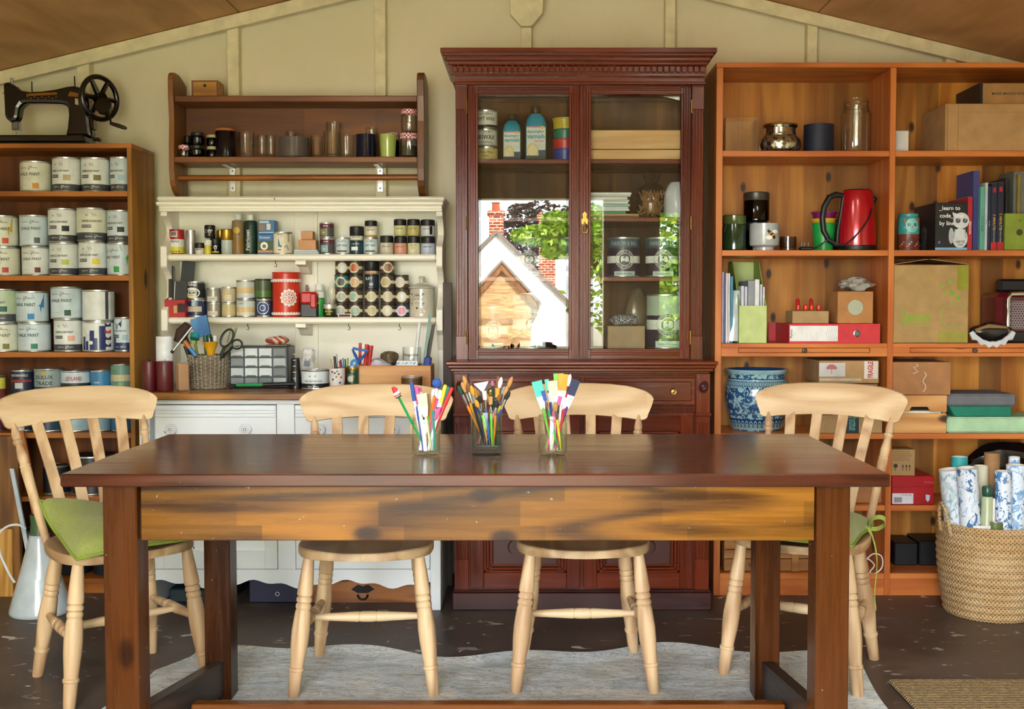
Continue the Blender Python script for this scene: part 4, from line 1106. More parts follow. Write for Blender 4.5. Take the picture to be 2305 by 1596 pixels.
# ---------------------------------------------------------------- paint tins of the left bookcase
G_T = 'paint tins in the left bookcase'
LABW = M('#dfe3e3', .4, name='white tin label'); LABC = M('#dcdccb', .4, name='cream tin label'); LABB = M('#c9d8e2', .4, name='bluish tin label'); BAND = M('#41454d', .45, name='slate band')
SW = dict(orange='#d9902a', beige='#b9ab86', olive='#7d7a45', pale_blue='#a5c3da', darkred='#6d1726', lime='#b8c65c', yellow='#f0d23a', green='#2f9e44', red='#c0392b', grey='#555f6b', black='#15161a', redor='#c8452c', peach='#efb3a0', teal='#1f7a68', khaki='#7f7a3c', blue='#2a7fc0', dgreen='#0f4a30', dteal='#1d5a55')
def styleA(c, drip=None, dx=0.0):
    def f(A, r, h):
        if drip:
            m = M(drip, .35)
            A.poly([(r * .35, h - .008), (r * 1.15, h - .008), (r * 1.12, h * .45), (r * .95, h * .5), (r * .9, h * .3), (r * .82, h * .5), (r * .6, h * .68), (r * .45, h * .8)], m)
        A.sign(dx, h * .76, r * 1.25, INK, .0013); A.text('CHALK PAINT', dx, h * .565, r * .2, INK, .012, wmax=r * 1.5)
        A.stroke([(dx - r * .65, h * .45), (dx + r * .65, h * .45)], .0008, DGREY); A.stroke([(dx - r * .5, h * .2), (dx - r * .1, h * .2)], .0008, DGREY)
        A.rect(dx + r * .28, dx + r * .68, h * .1, h * .28, M(SW[c], .5))
    return f
TEAL = M('#2a8f8f', .5)
def styleB(c, dx=0.0, patch=None):
    def f(A, r, h):
        if patch:
            m = M(patch, .35)
            A.poly([(-r * 1.2, h * .95), (r * .2, h * .95), (r * .1, h * .7), (-r * .15, h * .8), (-r * .4, h * .62), (-r * .6, h * .85), (-r * 1.0, h * .55)], m); A.rect(-r * 1.2, -r * .5, h * .08, h * .5, m)
        A.poly([(dx - r * .55, h * .82), (dx - r * .4, h * .78), (dx - r * .32, h * .84), (dx - r * .38, h * .74)], TEAL); A.stroke([(dx - r * .05, h * .84), (dx + r * .04, h * .74), (dx + r * .12, h * .84), (dx + r * .2, h * .75)], .002, INK)
        A.text('ANNIE SLOAN PAINT', dx - r * .05, h * .6, r * .14, INK, .02, wmax=r * 1.35)
        A.rect(dx - r * .75, dx - r * .12, h * .4, h * .49, BAND); A.text('CHALK PAINT', dx - r * .435, h * .445, r * .075, LABW, .02, wmax=r * .58)
        if c: A.rect(dx + r * .22, dx + r * .72, h * .33, h * .49, M(SW[c], .5))
        A.sign(dx + r * .05, h * .13, r * 1.1, LABW, .0012)
    return f
bandA = ((0, 1, LABW),); bandAc = ((0, 1, LABC),); bandAb = ((0, 1, LABB),); bandB = ((0, .2, BAND), (.2, 1, LABW)); bandBb = ((0, .2, BAND), (.2, 1, LABB))
Y1 = 4.565
def ptin(label, x0, x1, yt, z0, bands, art, Y=Y1, rot=None): return can('paint_tin', label, 'paint tin', G_T, x0, x1, yt, Y, z0, bands, art, rot=R.uniform(-.12, .12) if rot is None else rot)
z = LBZ[0]
ptin('white chalk paint tin with orange swatch, alone at the left of the top shelf', 48, 115, 366, z, bandAc, styleA('orange'), rot=-.1)
ptin('white and slate paint tin with beige swatch on the top shelf of the paint bookcase', 120, 183, 357, z, bandB, styleB('beige'))
ptin('white and slate paint tin with olive swatch on the top shelf of the paint bookcase', 185, 248, 358, z, bandB, styleB('olive'))
ptin('white and slate paint tin with pale blue swatch against the bookcase upright', 250, 302, 356, z, bandBb, styleB('pale_blue'), rot=-.2)
z = LBZ[1]
zz = ptin('cream chalk paint tin with red swatch, cut by the left edge, lower of a pair', -20, 45, 557, z, bandAc, styleA('red'))
ptin('chalk paint tin splashed yellow and red, cut by the left edge, upper of a pair', -24, 41, 487, zz, bandAc, styleA('redor', '#c9a634', .01))
zz = ptin('white chalk paint tin with dark red swatch, second stack of the second shelf', 52, 112, 556, z, bandA, styleA('darkred'))
ptin('white chalk paint tin with grey swatch standing on the dark red one', 47, 109, 486, zz, bandAb, styleA('grey'))
zz = ptin('white and slate paint tin with lime swatch, lower tin of the middle stack', 114, 178, 548, z, bandB, styleB('lime'))
ptin('white and slate paint tin with black swatch standing on the lime one', 111, 174, 471, zz, bandB, styleB('black'))
zz = ptin('white and slate paint tin with yellow swatch under a tin turned sideways', 179, 243, 545, z, bandB, styleB('yellow'))
ptin('pale slate banded paint tin turned so its front faces right, on the yellow one', 175, 242, 470, zz, ((0, .24, BAND), (.24, 1, LABC)), styleB(None, .03))
zz = ptin('chalk paint tin with green swatch and green drips beside the upright', 243, 303, 549, z, bandAb, styleA('green', '#3fae58', -.02))
ptin('bluish slate banded paint tin with black swatch standing on the green one', 243, 303, 475, zz, bandBb, styleB('black'), rot=-.15)
z = LBZ[2]
zz = ptin('cream chalk paint tin with khaki swatch at the left edge of the third shelf', -25, 43, 727, z, bandAc, styleA('khaki'))
ptin('greenish paint tin with teal swatch at the left edge, on the khaki one', -25, 43, 651, zz, ((0, .24, BAND), (.24, 1, M('#b9c9a8', .4))), styleB('dteal'))
zz = ptin('bluish chalk paint tin with teal green swatch, lower tin under the blue dripped one', 44, 114, 726, z, bandAb, styleA('teal'))
ptin('chalk paint tin with blue swatch and a blue drip down its right side', 39, 109, 656, zz, bandAb, styleA('blue', '#2a78b5', -.012))
zz = ptin('white and slate paint tin with peach swatch, under the dark green swatch tin', 124, 186, 718, z, bandB, styleB('peach'))
ptin('bluish chalk paint tin with dark green swatch, tallest on the third shelf', 117, 185, 646, zz, bandAb, styleA('dgreen'))
NAVY = M('#22306e', .35)
def drips(A, r, h):
    for i, (u, w, l) in enumerate([(-.8, .25, .5), (-.5, .2, .35), (-.2, .3, .7), (.1, .2, .45), (.4, .4, .85)]):
        A.rect(u * r, (u + w) * r, h * .06, h * l, NAVY)
    for v in (.15, .38, .6, .82): A.poly([(r * .75, h * v), (r * 1.2, h * v), (r * 1.2, h * (v + .14)), (r * .97, h * (v + .06)), (r * .75, h * (v + .14))], M('#3a2f4e' if v != .6 else '#b5452f', .5))
    A.disc(-r * .3, h * .65, r * .13, WHT); A.disc(-r * .1, h * .3, r * .12, WHT)
zz = ptin('white tin streaked with navy blue drips and triangles, under the text label tin', 188, 257, 723, z, bandA, drips, rot=0)
def backlab(A, r, h):
    for i in range(15): A.stroke([(-r * .8, h * (.85 - i * .045)), (r * (.45 + .2 * ((i * 37) % 5) / 5), h * (.85 - i * .045))], .0011, LGREY)
    A.rect(r * .75, r * .95, h * .06, h * .94, BAND); A.rect(r * 1.1, r * 1.45, h * .06, h * .94, LGREY)
ptin('white paint tin showing its grey text back label, on the navy streaked tin', 188, 258, 653, zz, bandA, backlab, rot=0)
ptin('paint tin smeared with navy paint beside the upright of the third shelf', 259, 303, 714, z, ((0, .24, M('#26366a', .4)), (.24, 1, LABB)), styleB('pale_blue', .0, '#26356f'), rot=-.1)
# fourth shelf: two tiers of trade tins
z = LBZ[3]; Y4 = 4.57
NV = M('#1d2740', .4); ESH = M('#dcd9c6', .5); GRN = M('#1f3d38', .4)
def tier(x0, x1, yt, low, up, art, lab, labl, rot=0.0, lid=TINM):
    zz = can('paint_tin', labl, 'paint tin', G_T, x0 + 1, x1 - 1, 903, Y4, z, low, None)
    can('paint_tin', lab, 'paint tin', G_T, x0, x1, yt, Y4, zz, up, art, rot=rot, lid=lid)
tier(-28, 13, 846, ((0, 1, M('#5a2030', .4)),), ((0, .5, M('#7a3a3a', .4)), (.5, 1, M('#d8cf5a', .4))), None, 'small tin with yellow band cut by the left edge on the fourth shelf', 'dark red tin at the left edge under the yellow banded tin')
def a1(A, r, h): A.text('WEATHERSHIELD', 0, h * .83, r * .2, LABW, .01, wmax=r * 1.7); A.rect(-r * 1.2, r * 1.2, h * .62, h * .7, M('#8c2a2a', .5)); A.rect(-r * .3, r * .4, h * .42, h * .6, LGREY); A.text('dulux', r * .2, h * .12, r * .3, LABW, .01)
tier(28, 78, 832, ((0, 1, NV),), ((0, 1, NV),), a1, 'navy paint tin with a dark red band, left of the grey green trade tin', 'navy tin hidden low on the fourth shelf under the dark red banded one')
def a2(A, r, h): A.text('DULUX', 0, h * .74, r * .26, INK, .015); A.text('TRADE', 0, h * .56, r * .26, INK, .015); A.text('vinyl', -r * .1, h * .28, r * .2, LABB, .01); A.disc(0, h * .86, r * .14, M('#c9a53a', .5))
tier(80, 145, 829, ((0, 1, M('#233a52', .4)),), ((0, .12, M('#9fb3bb', .4)), (.12, .46, M('#152b4a', .4)), (.46, 1, M('#8d9d9b', .4))), a2, 'grey green and navy trade paint tin, second large tin of the fourth shelf', 'dark blue tin low on the fourth shelf under the grey green trade tin')
def a3(A, r, h): A.text('LEYLAND', r * .2, h * .74, r * .26, M('#b3262e', .5), .02, wmax=r * 1.1); A.text('eggshell', 0, h * .35, r * .28, WHT, .015, wmax=r * 1.2)
tier(140, 205, 833, ((0, 1, M('#a9c9d8', .4)),), ((0, .27, ESH), (.27, .55, INK), (.55, .62, GRN), (.62, 1, LABB)), a3, 'paint tin with red lettering and cream lower band on the fourth shelf', 'pale blue tin low on the fourth shelf under the red lettered tin')
def a4(A, r, h): A.disc(0, h * .22, r * .38, WHT, r0=r * .32); A.disc(0, h * .22, r * .3, M('#5a3a2a', .5)); A.text('multi', -r * .1, h * .62, r * .2, WHT, .01)
tier(206, 252, 833, ((0, 1, M('#8db4cf', .4)),), ((0, .48, M('#7d7a28', .4)), (.48, 1, M('#3d84b8', .4))), a4, 'bright blue and olive paint tin with a round badge on the fourth shelf', 'light blue tin low on the fourth shelf under the blue and olive one')
def a5(A, r, h): A.rect(-r * 1.1, r * 1.1, h * .55, h * .72, M('#c9c29a', .5)); A.poly([(-r * 1.1, h * .35), (r * .4, h * .12), (-r * 1.1, h * .12)], M('#2e2760', .5)); A.disc(-r * .3, h * .8, r * .2, M('#6c8f5e', .5)); A.disc(r * .2, h * .45, r * .22, M('#7fa36b', .5))
tier(251, 300, 819, ((0, 1, M('#3f77b8', .4)),), ((0, .4, M('#9bb9c6', .4)), (.4, 1, M('#6f9a8c', .4))), a5, 'pale green landscape tin with purple corner against the fourth shelf upright', 'mid blue tin low on the fourth shelf beside the upright')
solo('spray_bottle', MB().lathe([(0, 0), (.017, 0), (.018, .003), (.018, .05), (.008, .07), (.0075, .1), (.0095, .102), (.0095, .125), (0, .126)], M('#e4e6e6', .4), (XX(42, 890, 4.5), 4.505, z + .0), 16), 'slim white bottle standing before the navy tins on the fourth shelf', 'bottle', (XX(42, 890, 4.5), 4.505, z))
# fifth shelf and below, glimpsed between the chair slats
z = LBZ[4]
def a6(A, r, h): A.text('bar', -r * .1, h * .58, r * .3, WHT, .01); A.poly([(-r * .75, h * .55), (-r * .6, h * .62), (-r * .62, h * .5)], M('#3f8f5a', .5))
can('paint_tin', 'large black tin lettered bar, seen between the slats of the left chair', 'paint tin', G_T, 160, 262, 1022, 4.6, z, ((0, 1, M('#171a1c', .35)),), a6, lid=BLACK, rot=.0)
can('paint_tin', 'squat black tin left of the lettered black tin', 'paint tin', G_T, 100, 156, 1046, 4.57, z, ((0, 1, M('#1b1d20', .4)),), None, lid=BLACK)
carton('paper_packet', 'small yellow packet beside the lettered black tin behind the left chair', 'packet', None, 262, 283, 1028, 4.56, z, .06, M('#a8a832', .6))
z = LBZ[5]
for (x0, x1, yt, c, lab) in ((40, 96, 1190, '#14161a', 'black tub low in the left bookcase behind the white jug'), (130, 205, 1150, '#1a1d24', 'dark tub on the bottom shelf behind the left chair'), (212, 285, 1160, '#20242a', 'charcoal tub at the right of the bottom shelf')):
    can('storage_tub', lab, 'tub', 'tubs on the bottom shelf', x0, x1, yt, 4.6, z, ((0, 1, M(c, .4)),), None, lid=M('#2a2d32', .4), rim=M(c, .4))
# ---------------------------------------------------------------- sewing machine on top of the bookcase
Ys = 4.60; zb = LBT + .0007
JAP = M('#0d0c0c', .18, coat=.5, var=0, name='black japanned iron'); GILT = M('#8a5d22', .4, .6, name='gilt decoration'); STEEL = M('#8d9094', .3, 1.0, name='steel')
def sx(px, py=260): return XX(px, py, Ys)
def szz(py): return zb + (325 - py) / F * Ys
sm_ = thing('sewing_machine', 'antique black hand crank sewing machine on top of the left bookcase', 'sewing machine', (sx(100), Ys, zb))
part('base', MB().box(sx(-8), sx(208), Ys - .075, Ys + .075, zb, zb + .012, M('#17110d', .4), .004).box(sx(-2), sx(202), Ys - .065, Ys + .065, zb + .012, szz(302), JAP, .006), sm_)
def P_(l): return [(sx(a), szz(b)) for a, b in l]
arm = MB()
arm.prism(P_([(14, 182), (28, 183), (40, 190), (52, 200), (72, 203), (100, 202), (130, 198), (155, 192), (172, 190), (188, 194), (198, 206), (204, 222), (206, 250), (208, 275), (212, 304), (150, 304), (156, 285), (159, 255), (158, 240), (154, 232), (140, 230), (100, 229), (66, 229), (56, 231), (50, 240), (47, 258), (43, 268), (30, 271), (20, 266), (16, 256)]), Ys - .03, Ys + .03, JAP)
part('arm', arm, sm_, bevel=.014)
gd = MB()
A = Art(); A.poly([(sx(68), szz(214)), (sx(136), szz(211)), (sx(136), szz(205)), (sx(68), szz(209))], GILT); A.poly([(sx(160), szz(214)), (sx(183), szz(216)), (sx(184), szz(208)), (sx(165), szz(204))], GILT); A.poly([(sx(176), szz(232)), (sx(184), szz(234)), (sx(183), szz(220)), (sx(176), szz(219))], M('#b9ab84', .4))
for i in range(9): A.disc(sx(70 + i * 8), szz(216 + (i % 2) * 3), .004, GILT, 8, .002)
part('gilt_decoration', A.onto(gd, lambda u, v, o: (u, Ys - .0302 - o, v)), sm_)
nb = MB().box(sx(27), sx(41), Ys - .008, Ys + .008, szz(286), szz(268), STEEL, .002).tube([(sx(37), Ys - .004, szz(300)), (sx(37), Ys - .004, szz(284))], .002, STEEL, 6).tube([(sx(45), Ys, szz(268)), (sx(46), Ys, szz(289))], .0028, STEEL, 6)
part('needle_bar', nb, sm_)
part('spool_pin', MB().tube([(sx(73), Ys, szz(204)), (sx(73), Ys, szz(179))], .0025, IRON, 6), sm_); part('spool_pin', MB().tube([(sx(170), Ys, szz(192)), (sx(169), Ys, szz(167))], .0025, IRON, 6), sm_)
part('thread_guide', MB().tube([(sx(28), Ys, szz(186)), (sx(28), Ys, szz(171))], .006, STEEL, 8).tube([(sx(16), Ys, szz(203)), (sx(8), Ys, szz(205))], .003, STEEL, 6), sm_)
wx = sx(226); wz = szz(216); wr = .086
T = Matrix.Translation((wx, Ys - .005, wz)) @ Matrix.Rotation(radians(60), 4, 'Z') @ Matrix.Rotation(radians(90), 4, 'X')
wh = MB()
wh.tube([T @ Vector((wr * cos(a), wr * sin(a), 0)) for a in [i * 2 * pi / 32 for i in range(32)]], .011, JAP, 10, True)
wh.lathe([(0, -.02), (.02, -.02), (.022, .02), (0, .02)], JAP, T=T, seg=16)
for i in range(6):
    a = i * pi / 3; wh.tube([T @ Vector((.015 * cos(a), .015 * sin(a), 0)), T @ Vector((wr * cos(a), wr * sin(a), 0))], [.012, .009], JAP, 8)
part('hand_wheel', wh, sm_)
gc = MB().lathe([(0, -.015), (.032, -.012), (.034, .012), (0, .016)], JAP, T=Matrix.Translation((sx(246), Ys - .055, szz(240))) @ Matrix.Rotation(radians(70), 4, 'X'), seg=20)
part('gear_case', gc, sm_); part('gear_bracket', MB().box(sx(205), sx(214), Ys - .02, Ys + .02, szz(286), szz(255), JAP, .003), sm_); part('bed_clamp', MB().box(sx(212), sx(228), Ys - .025, Ys, szz(312), szz(305), JAP, .003), sm_)
cr = part('crank', MB().tube([(sx(255), Ys - .06, szz(258)), (sx(262), Ys - .065, szz(266)), (sx(263), Ys - .07, szz(278))], .004, JAP, 8), sm_)
part('crank_handle', MB().spin((sx(262), Ys - .07, szz(277)), (sx(299), Ys - .075, szz(289)), [(0, .005), (.1, .0075), (.5, .0085), (.9, .0075), (1, .005)], M('#1d1511', .4), 12), cr)
# ---------------------------------------------------------------- wall shelf contents
G_W = 'glassware on the brown wall shelf'; z = SZ0
def ging():
    m, nt, b = newmat('red gingham lid'); g = NT(nt); ck = g.n('ShaderNodeTexChecker'); ck.inputs['Scale'].default_value = 130
    g.l(g.coord((1, 1, 1)), ck.inputs[0]); ck.inputs[1].default_value = lin('#c2263a'); ck.inputs[2].default_value = lin('#f0e4e4'); g.l(ck.outputs[0], b.inputs['Base Color']); b.inputs['Roughness'].default_value = .4; return m
GING = ging(); DLID = M('#1c211d', .35); DKF = M('#20261f', .6)
carton('wooden_box', 'small yellow brown wooden box on top of the brown wall shelf', 'box', None, 431, 491, 181, 4.62, SZ1, .09, wood('box wood', '#8a5a1e', '#b5822f', 'x', .5), .002, lambda A, w, h: (A.rect(-w, -w + .007, 0, h, OAKV), A.rect(w - .007, w, 0, h, OAKV), A.rect(-w, w, h - .006, h, OAK), A.disc(0, h * .68, .007, BLACK, 10)))
zz = jar('jam_jar', 'little jar with a red gingham lid at the left end of the wall shelf', 'jar', G_W, 402, 426, 327, 4.63, z, lid=GING, lidh=.2, seg=18)
zz = jar('jam_jar', 'small dark lidded jar, lower of a pair behind the gingham lid jar', 'jar', G_W, 427, 462, 328, 4.65, z, GLD, DLID, None, lidh=.15, seg=18)
jar('jam_jar', 'small dark lidded jar, upper of a pair behind the gingham lid jar', 'jar', G_W, 430, 461, 299, 4.65, zz, GLD, DLID, None, lidh=.15, seg=18)
zz = jar('jam_jar', 'small green glass jar, lower of the pair left of the black jar', 'jar', G_W, 466, 490, 330, 4.67, z, GLD, M('#b9b58f', .3), None, lidh=.15, seg=18)
jar('jam_jar', 'small green glass jar, upper of the pair left of the black jar', 'jar', G_W, 466, 490, 304, 4.67, zz, GLD, M('#b9b58f', .3), None, lidh=.15, seg=18)
jar('jam_jar', 'tiny dark jar tucked behind the gingham lid jar against the shelf end', 'jar', G_W, 416, 430, 306, 4.70, z, GLD, DLID, None, seg=14)
lathe_solo('candle_jar', 'large black jar with a tan rim on the wall shelf', 'jar', G_W, 486, 531, 291, 4.66, z, [(0, 0), (.9, 0), (1, .04), (1, .92), (.98, .93, M('#b0693a', .6)), (.98, 1, M('#b0693a', .6)), (0, 1, M('#b0693a', .6))], M('#0b0a10', .15))
tumbler('tall clear glass tumbler right of the black jar', 538, 573, 298, 4.66, z, taper=.95, base=.018)
tumbler('narrow clear shot glass, left of two beside the tumbler', 580, 601, 305, 4.66, z, base=.015)
tumbler('narrow clear shot glass, right of two beside the smoky bowl', 601, 621, 305, 4.66, z, base=.015)
lathe_solo('glass_bowl', 'smoky grey wide glass bowl in the middle of the wall shelf', 'bowl', G_W, 627, 696, 311, 4.65, z, [(0, 0), (.93, 0), (1, .06), (1, 1), (.95, 1), (.94, .1), (0, .08)], M('#5a5250', .18))
jar('jam_jar', 'clear jar peeping up behind the smoky bowl', 'jar', G_W, 644, 668, 297, 4.73, z, seg=18)
tumbler('clear straight glass right of the smoky bowl', 699, 728, 306, 4.66, z)
tumbler('tall slim cylinder glass standing behind a wide tumbler', 735, 768, 276, 4.71, z, taper=1)
tumbler('wide clear tumbler in front of the tall cylinder glass', 729, 764, 297, 4.63, z, taper=1)
tumbler('round clear tealight glass left of the navy jar', 763, 799, 304, 4.66, z, taper=.9, base=.016)
lathe_solo('candle_jar', 'dark navy jar on the wall shelf left of the green pot', 'jar', G_W, 801, 846, 304, 4.65, z, [(0, 0), (.92, 0), (1, .04), (1, 1), (.94, 1), (.93, .88), (0, .86)], M('#10152c', .12))
jar('jam_jar', 'clear glass jar with glass stopper behind the navy jar', 'jar', G_W, 822, 852, 288, 4.72, z, lid=GL, seg=18)
lathe_solo('plant_pot', 'lime green glazed pot on the wall shelf', 'pot', G_W, 854, 893, 303, 4.64, z, [(0, 0), (.84, 0), (.86, .03), (1, .97), (1, 1), (.93, 1), (.8, .08), (0, .07)], M('#a9bb62', .15, coat=.4))
jar('jam_jar', 'dark jar with red gingham lid behind the green pot', 'jar', G_W, 868, 899, 299, 4.72, z, GLD, GING, seg=18)
zz = jar('jam_jar', 'gingham lidded jar, lower of the pair at the right end of the wall shelf', 'jar', G_W, 901, 940, 301, 4.65, z, lid=GING, lidh=.13, neck=.96, fill=M('#3a4034', .6), fillh=.55)
jar('jam_jar', 'gingham lidded jar, upper of the pair at the right end of the wall shelf', 'jar', G_W, 903, 939, 247, 4.65, zz, lid=GING, lidh=.12, neck=.9)
# ================================================================ HUTCH SHELVES
G_H = 'tins and jars on the upper hutch shelf'; G_L = 'tins and jars on the lower hutch shelf'
Yh = 4.665; z = HZA
REDT = M('#b01f24', .4); YEL = M('#d9cf3a', .4); CRM = M('#e3ddc6', .45); SIL = M('#c2c2bd', .3, .7, name='brushed tin')
def b1(A, r, h):
    A.rect(-r * .7, r * .35, h * .7, h * .92, WHT)
    for i in range(12): A.rect(-r * .6 + i * r * .07, -r * .6 + i * r * .07 + r * (.02 + .02 * (i % 3)), h * .74, h * .9, INK, 1)
    A.text('Paintol', 0, h * .52, r * .3, M('#6b2a6b', .5), .01); A.stroke([(-r * .6, h * .42), (r * .6, h * .42)], .001, INK)
    for i in range(4): A.disc(-r * .5 + i * r * .35, h * .12, r * .1, M(('#2a4a9a', '#3a8a3a', '#b5452f', '#2a2a2a')[i], .5), 10)
can('filler_tin', 'tin with red top and yellow base at the left of the upper hutch shelf', 'tin', G_H, 383, 415, 517, Yh, z, ((0, .28, YEL), (.28, .63, WHT), (.63, 1, REDT)), b1, lid=REDT, rim=REDT)
can('spool', 'silvery ribbed cylinder with a dark flat rim on the upper hutch shelf', 'tin', G_H, 420, 441, 519, Yh, z, ((0, .48, SIL), (.48, .52, LGREY), (.52, 1, SIL)), None, lid=DGREY)
jar('paint_pot', 'tiny white labelled pot with black lid before the silvery cylinder', 'pot', G_H, 440, 461, 547, 4.62, z, M('#d8d4d0', .4), BLACK, None, lidh=.26, neck=.95, art=lambda A, r, h: A.text('gesso', 0, h * .45, r * .35, INK, .02), seg=18)
jar('paint_pot', 'tiny pot with white lid and yellow label beside the black jars', 'pot', G_H, 461, 476, 540, 4.61, z, M('#d9c93f', .4), WHT, None, lidh=.22, seg=16)
zz = jar('ink_bottle', 'black bottle under another in the dark pair on the upper hutch shelf', 'bottle', G_H, 473, 498, 537, 4.67, z, M('#17191b', .25), BLACK, None, art=lambda A, r, h: (A.text('DIY', 0, h * .45, r * .6, SIL, .02), A.rect(-r * .4, r * .9, h * .12, h * .2, YEL)), lidh=.2)
jar('ink_bottle', 'black bottle standing on top of the dark pair on the upper hutch shelf', 'bottle', G_H, 461, 485, 507, 4.66, zz, M('#17191b', .25), BLACK, None, art=lambda A, r, h: (A.text('DIY', 0, h * .5, r * .6, SIL, .02), A.stroke([(0, h * .2), (r * .8, h * .6)], .002, YEL)), lidh=.24)
GOLD = M('#b08a3a', .3, .9, name='gold lid')
jar('glitter_jar', 'small amber jar with gold lid behind the frosted gold lidded jar', 'jar', G_H, 488, 506, 518, 4.71, z, M('#8a6a35', .3), GOLD, None, lidh=.2, seg=16)
jar('glitter_jar', 'frosted pale jar with a gold lid left of the tan bottle', 'jar', G_H, 499, 524, 516, 4.65, z, M('#b9c3bf', .25), GOLD, None, lidh=.24, neck=.95, art=lambda A, r, h: [A.stroke([(-r * .7, h * (.15 + .08 * i)), (r * (.3 + .1 * (i % 3)), h * (.15 + .08 * i))], .0012, M('#5f9aa5', .5)) for i in range(7)])
def bottle(label, x0, x1, yt, body, cap, art, capw=.58, caph=.14, group=G_H, Y=Yh, zz=None, name='bottle'):
    x, r, h = at(x0, x1, yt, Y, (z if zz is None else zz) + EPS); z0 = (z if zz is None else zz) + EPS; t = thing(name, label, 'bottle', (x, Y, z0), 0, group)
    hb = h * (1 - caph)
    part('body', MB().lathe([(0, 0), (r * .95, 0), (r, .004), (r, hb * .95), (r * .92, hb * .985), (r * capw * .9, hb), (0, hb)], body, (x, Y, z0)), t)
    part('cap', MB().lathe([(r * capw, hb + .0005), (r * capw, h * .97), (r * capw * .9, h), (0, h)], cap, (x, Y, z0), 20), t)
    A = Art(); art(A, r, hb); part('printing', A.onto(MB(), cyl(x, Y, z0, r + .0006)), t)
def b2(A, r, h): A.rect(-r * 1.1, r * 1.1, h * .1, h * .5, M('#8f6a2a', .4)); A.disc(0, h * .7, r * .55, M('#c9a23a', .4)); A.stroke([(-r * .5, h * .6), (0, h * .8), (r * .5, h * .55), (-.2 * r, h * .62)], .002, INK); [A.stroke([(-r * .7, h * (.18 + i * .07)), (r * .7, h * (.18 + i * .07))], .0014, M('#e0cf9a', .5)) for i in range(4)]
bottle('tan and gold bottle with white cap left of the dark green bottle', 523, 550, 483, M('#8c7657', .35), WHT, b2)
bottle('dark green bottle lettered upwards in white, with a white cap', 551, 579, 484, M('#1d3a2e', .35), WHT, lambda A, r, h: (A.text('Fabricoat', -r * .25, h * .42, r * .62, WHT, .02, pi / 2, wmax=h * .78), A.stroke([(r * .35, h * .5), (r * .8, h * .5)], .0012, TEAL), A.stroke([(r * .35, h * .85), (r * .8, h * .85)], .0012, TEAL)))
BLU = M('#2f6fae', .45)
def b3(A, w, h): A.rect(-w * .9, w * .3, h * .8, h * .95, M('#b9d2ea', .5)); A.rect(-w, -w * .2, h * .25, h * .7, M('#8a7460', .5)); A.rect(w * .0, w * .5, h * .3, h * .75, M('#d8d2c8', .5)); A.rect(-w, w, h * .05, h * .15, M('#9cc0e0', .5))
def b4(A, w, h): A.rect(-w, w, h * .14, h * .68, M('#4b5a3f', .6)); A.disc(-w * .15, h * .42, w * .5, WHT, ry=h * .2); A.disc(-w * .15, h * .4, w * .25, M('#6a6f66', .6)); A.rect(-w, w, h * .1, h * .2, M('#c98a4f', .5)); A.text('Dremol', -w * .1, h * .83, w * .3, WHT, .01)
_, _, _, zz = carton('glue_box', 'blue picture box with a white shape, lower of two beside the dark green bottle', 'box', G_H, 580, 614, 527, 4.63, z, .07, BLU, art=b4)
carton('glue_box', 'smaller blue box with photo panel on top of the lower blue box', 'box', G_H, 582, 618, 496, 4.635, zz, .06, BLU, art=b3)
def b5(A, r, h):
    A.poly([(-r * .2, h * .35), (r * .1, h * .3), (r * .5, h * .7), (r * .1, h * .8), (-r * .2, h * .7)], BLU); A.text('BRUSH', r * .0, h * .88, r * .13, INK, .01); A.text('BAKER', r * .85, h * .75, r * .2, INK, .01, pi / 2)
    for i in range(10): A.stroke([(-r * 1.1, h * (.2 + i * .06)), (-r * .6, h * (.2 + i * .06))], .0009, LGREY)
    A.stroke([(r * .4, h * .3), (r * .6, h * .42), (r * .8, h * .2)], .003, INK); A.stroke([(-r * .2, h * .2), (r * .1, h * .2)], .003, INK)
can('paint_tin', 'cream tin printed with a blue brush picture on the upper hutch shelf', 'tin', G_H, 613, 659, 523, Yh, z, ((0, 1, CRM),), b5)
MAG = M('#a9b9c4', .5)
solo('paper_packet', MB().box(XX(661, 566, 4.62), XX(717, 566, 4.62), 4.62, 4.71, z + EPS, ZZ(566, 4.62), MAG, .001).box(XX(662, 566, 4.625), XX(714, 566, 4.625), 4.625, 4.70, ZZ(566, 4.62), ZZ(562, 4.62), M('#c9d3d8', .6), .001), 'flat pale blue paper packets lying under the two peach boxes', 'packet', (XX(689, 566, 4.65), 4.665, z))
PCH = M('#d19b73', .7)
_, _, _, zz = carton('kraft_box', 'larger peach kraft box lying on the pale blue packets', 'box', G_H, 671, 711, 540, 4.63, ZZ(562, 4.62), .06, PCH)
carton('kraft_box', 'smaller peach kraft box on top of the larger one', 'box', G_H, 677, 704, 520, 4.635, zz, .05, PCH)
PLUM = M('#55525c', .4)
def b6(c):
    def f(A, r, h): A.rect(-r * 1.3, r * 1.3, h * .68, h * .92, M('#5d2336', .45)); A.text('annie', 0, h * .8, r * .24, WHT, .01); A.rect(-r * .85, r * .25, h * .15, h * .58, M(c, .5)); A.disc(-r * .3, h * .36, r * .12, WHT, 10)
    return f
zz = can('wax_tin', 'plum grey tin with pale teal panel, lower of the dark red banded pair', 'tin', G_H, 721, 753, 537, Yh, z, ((0, 1, PLUM),), b6('#8fb5b5'))
can('wax_tin', 'plum grey tin with olive panel, upper of the dark red banded pair', 'tin', G_H, 720, 752, 502, Yh, zz, ((0, 1, PLUM),), b6('#8d8a58'))
def soft(A, r, h): A.sign(0, h * .76, r * 1.2, INK, .001); A.text('SOFT WAX', 0, h * .52, r * .26, INK, .015, wmax=r * 1.6); A.rect(-r * .75, r * .75, h * .16, h * .24, M('#4a4a32', .5))
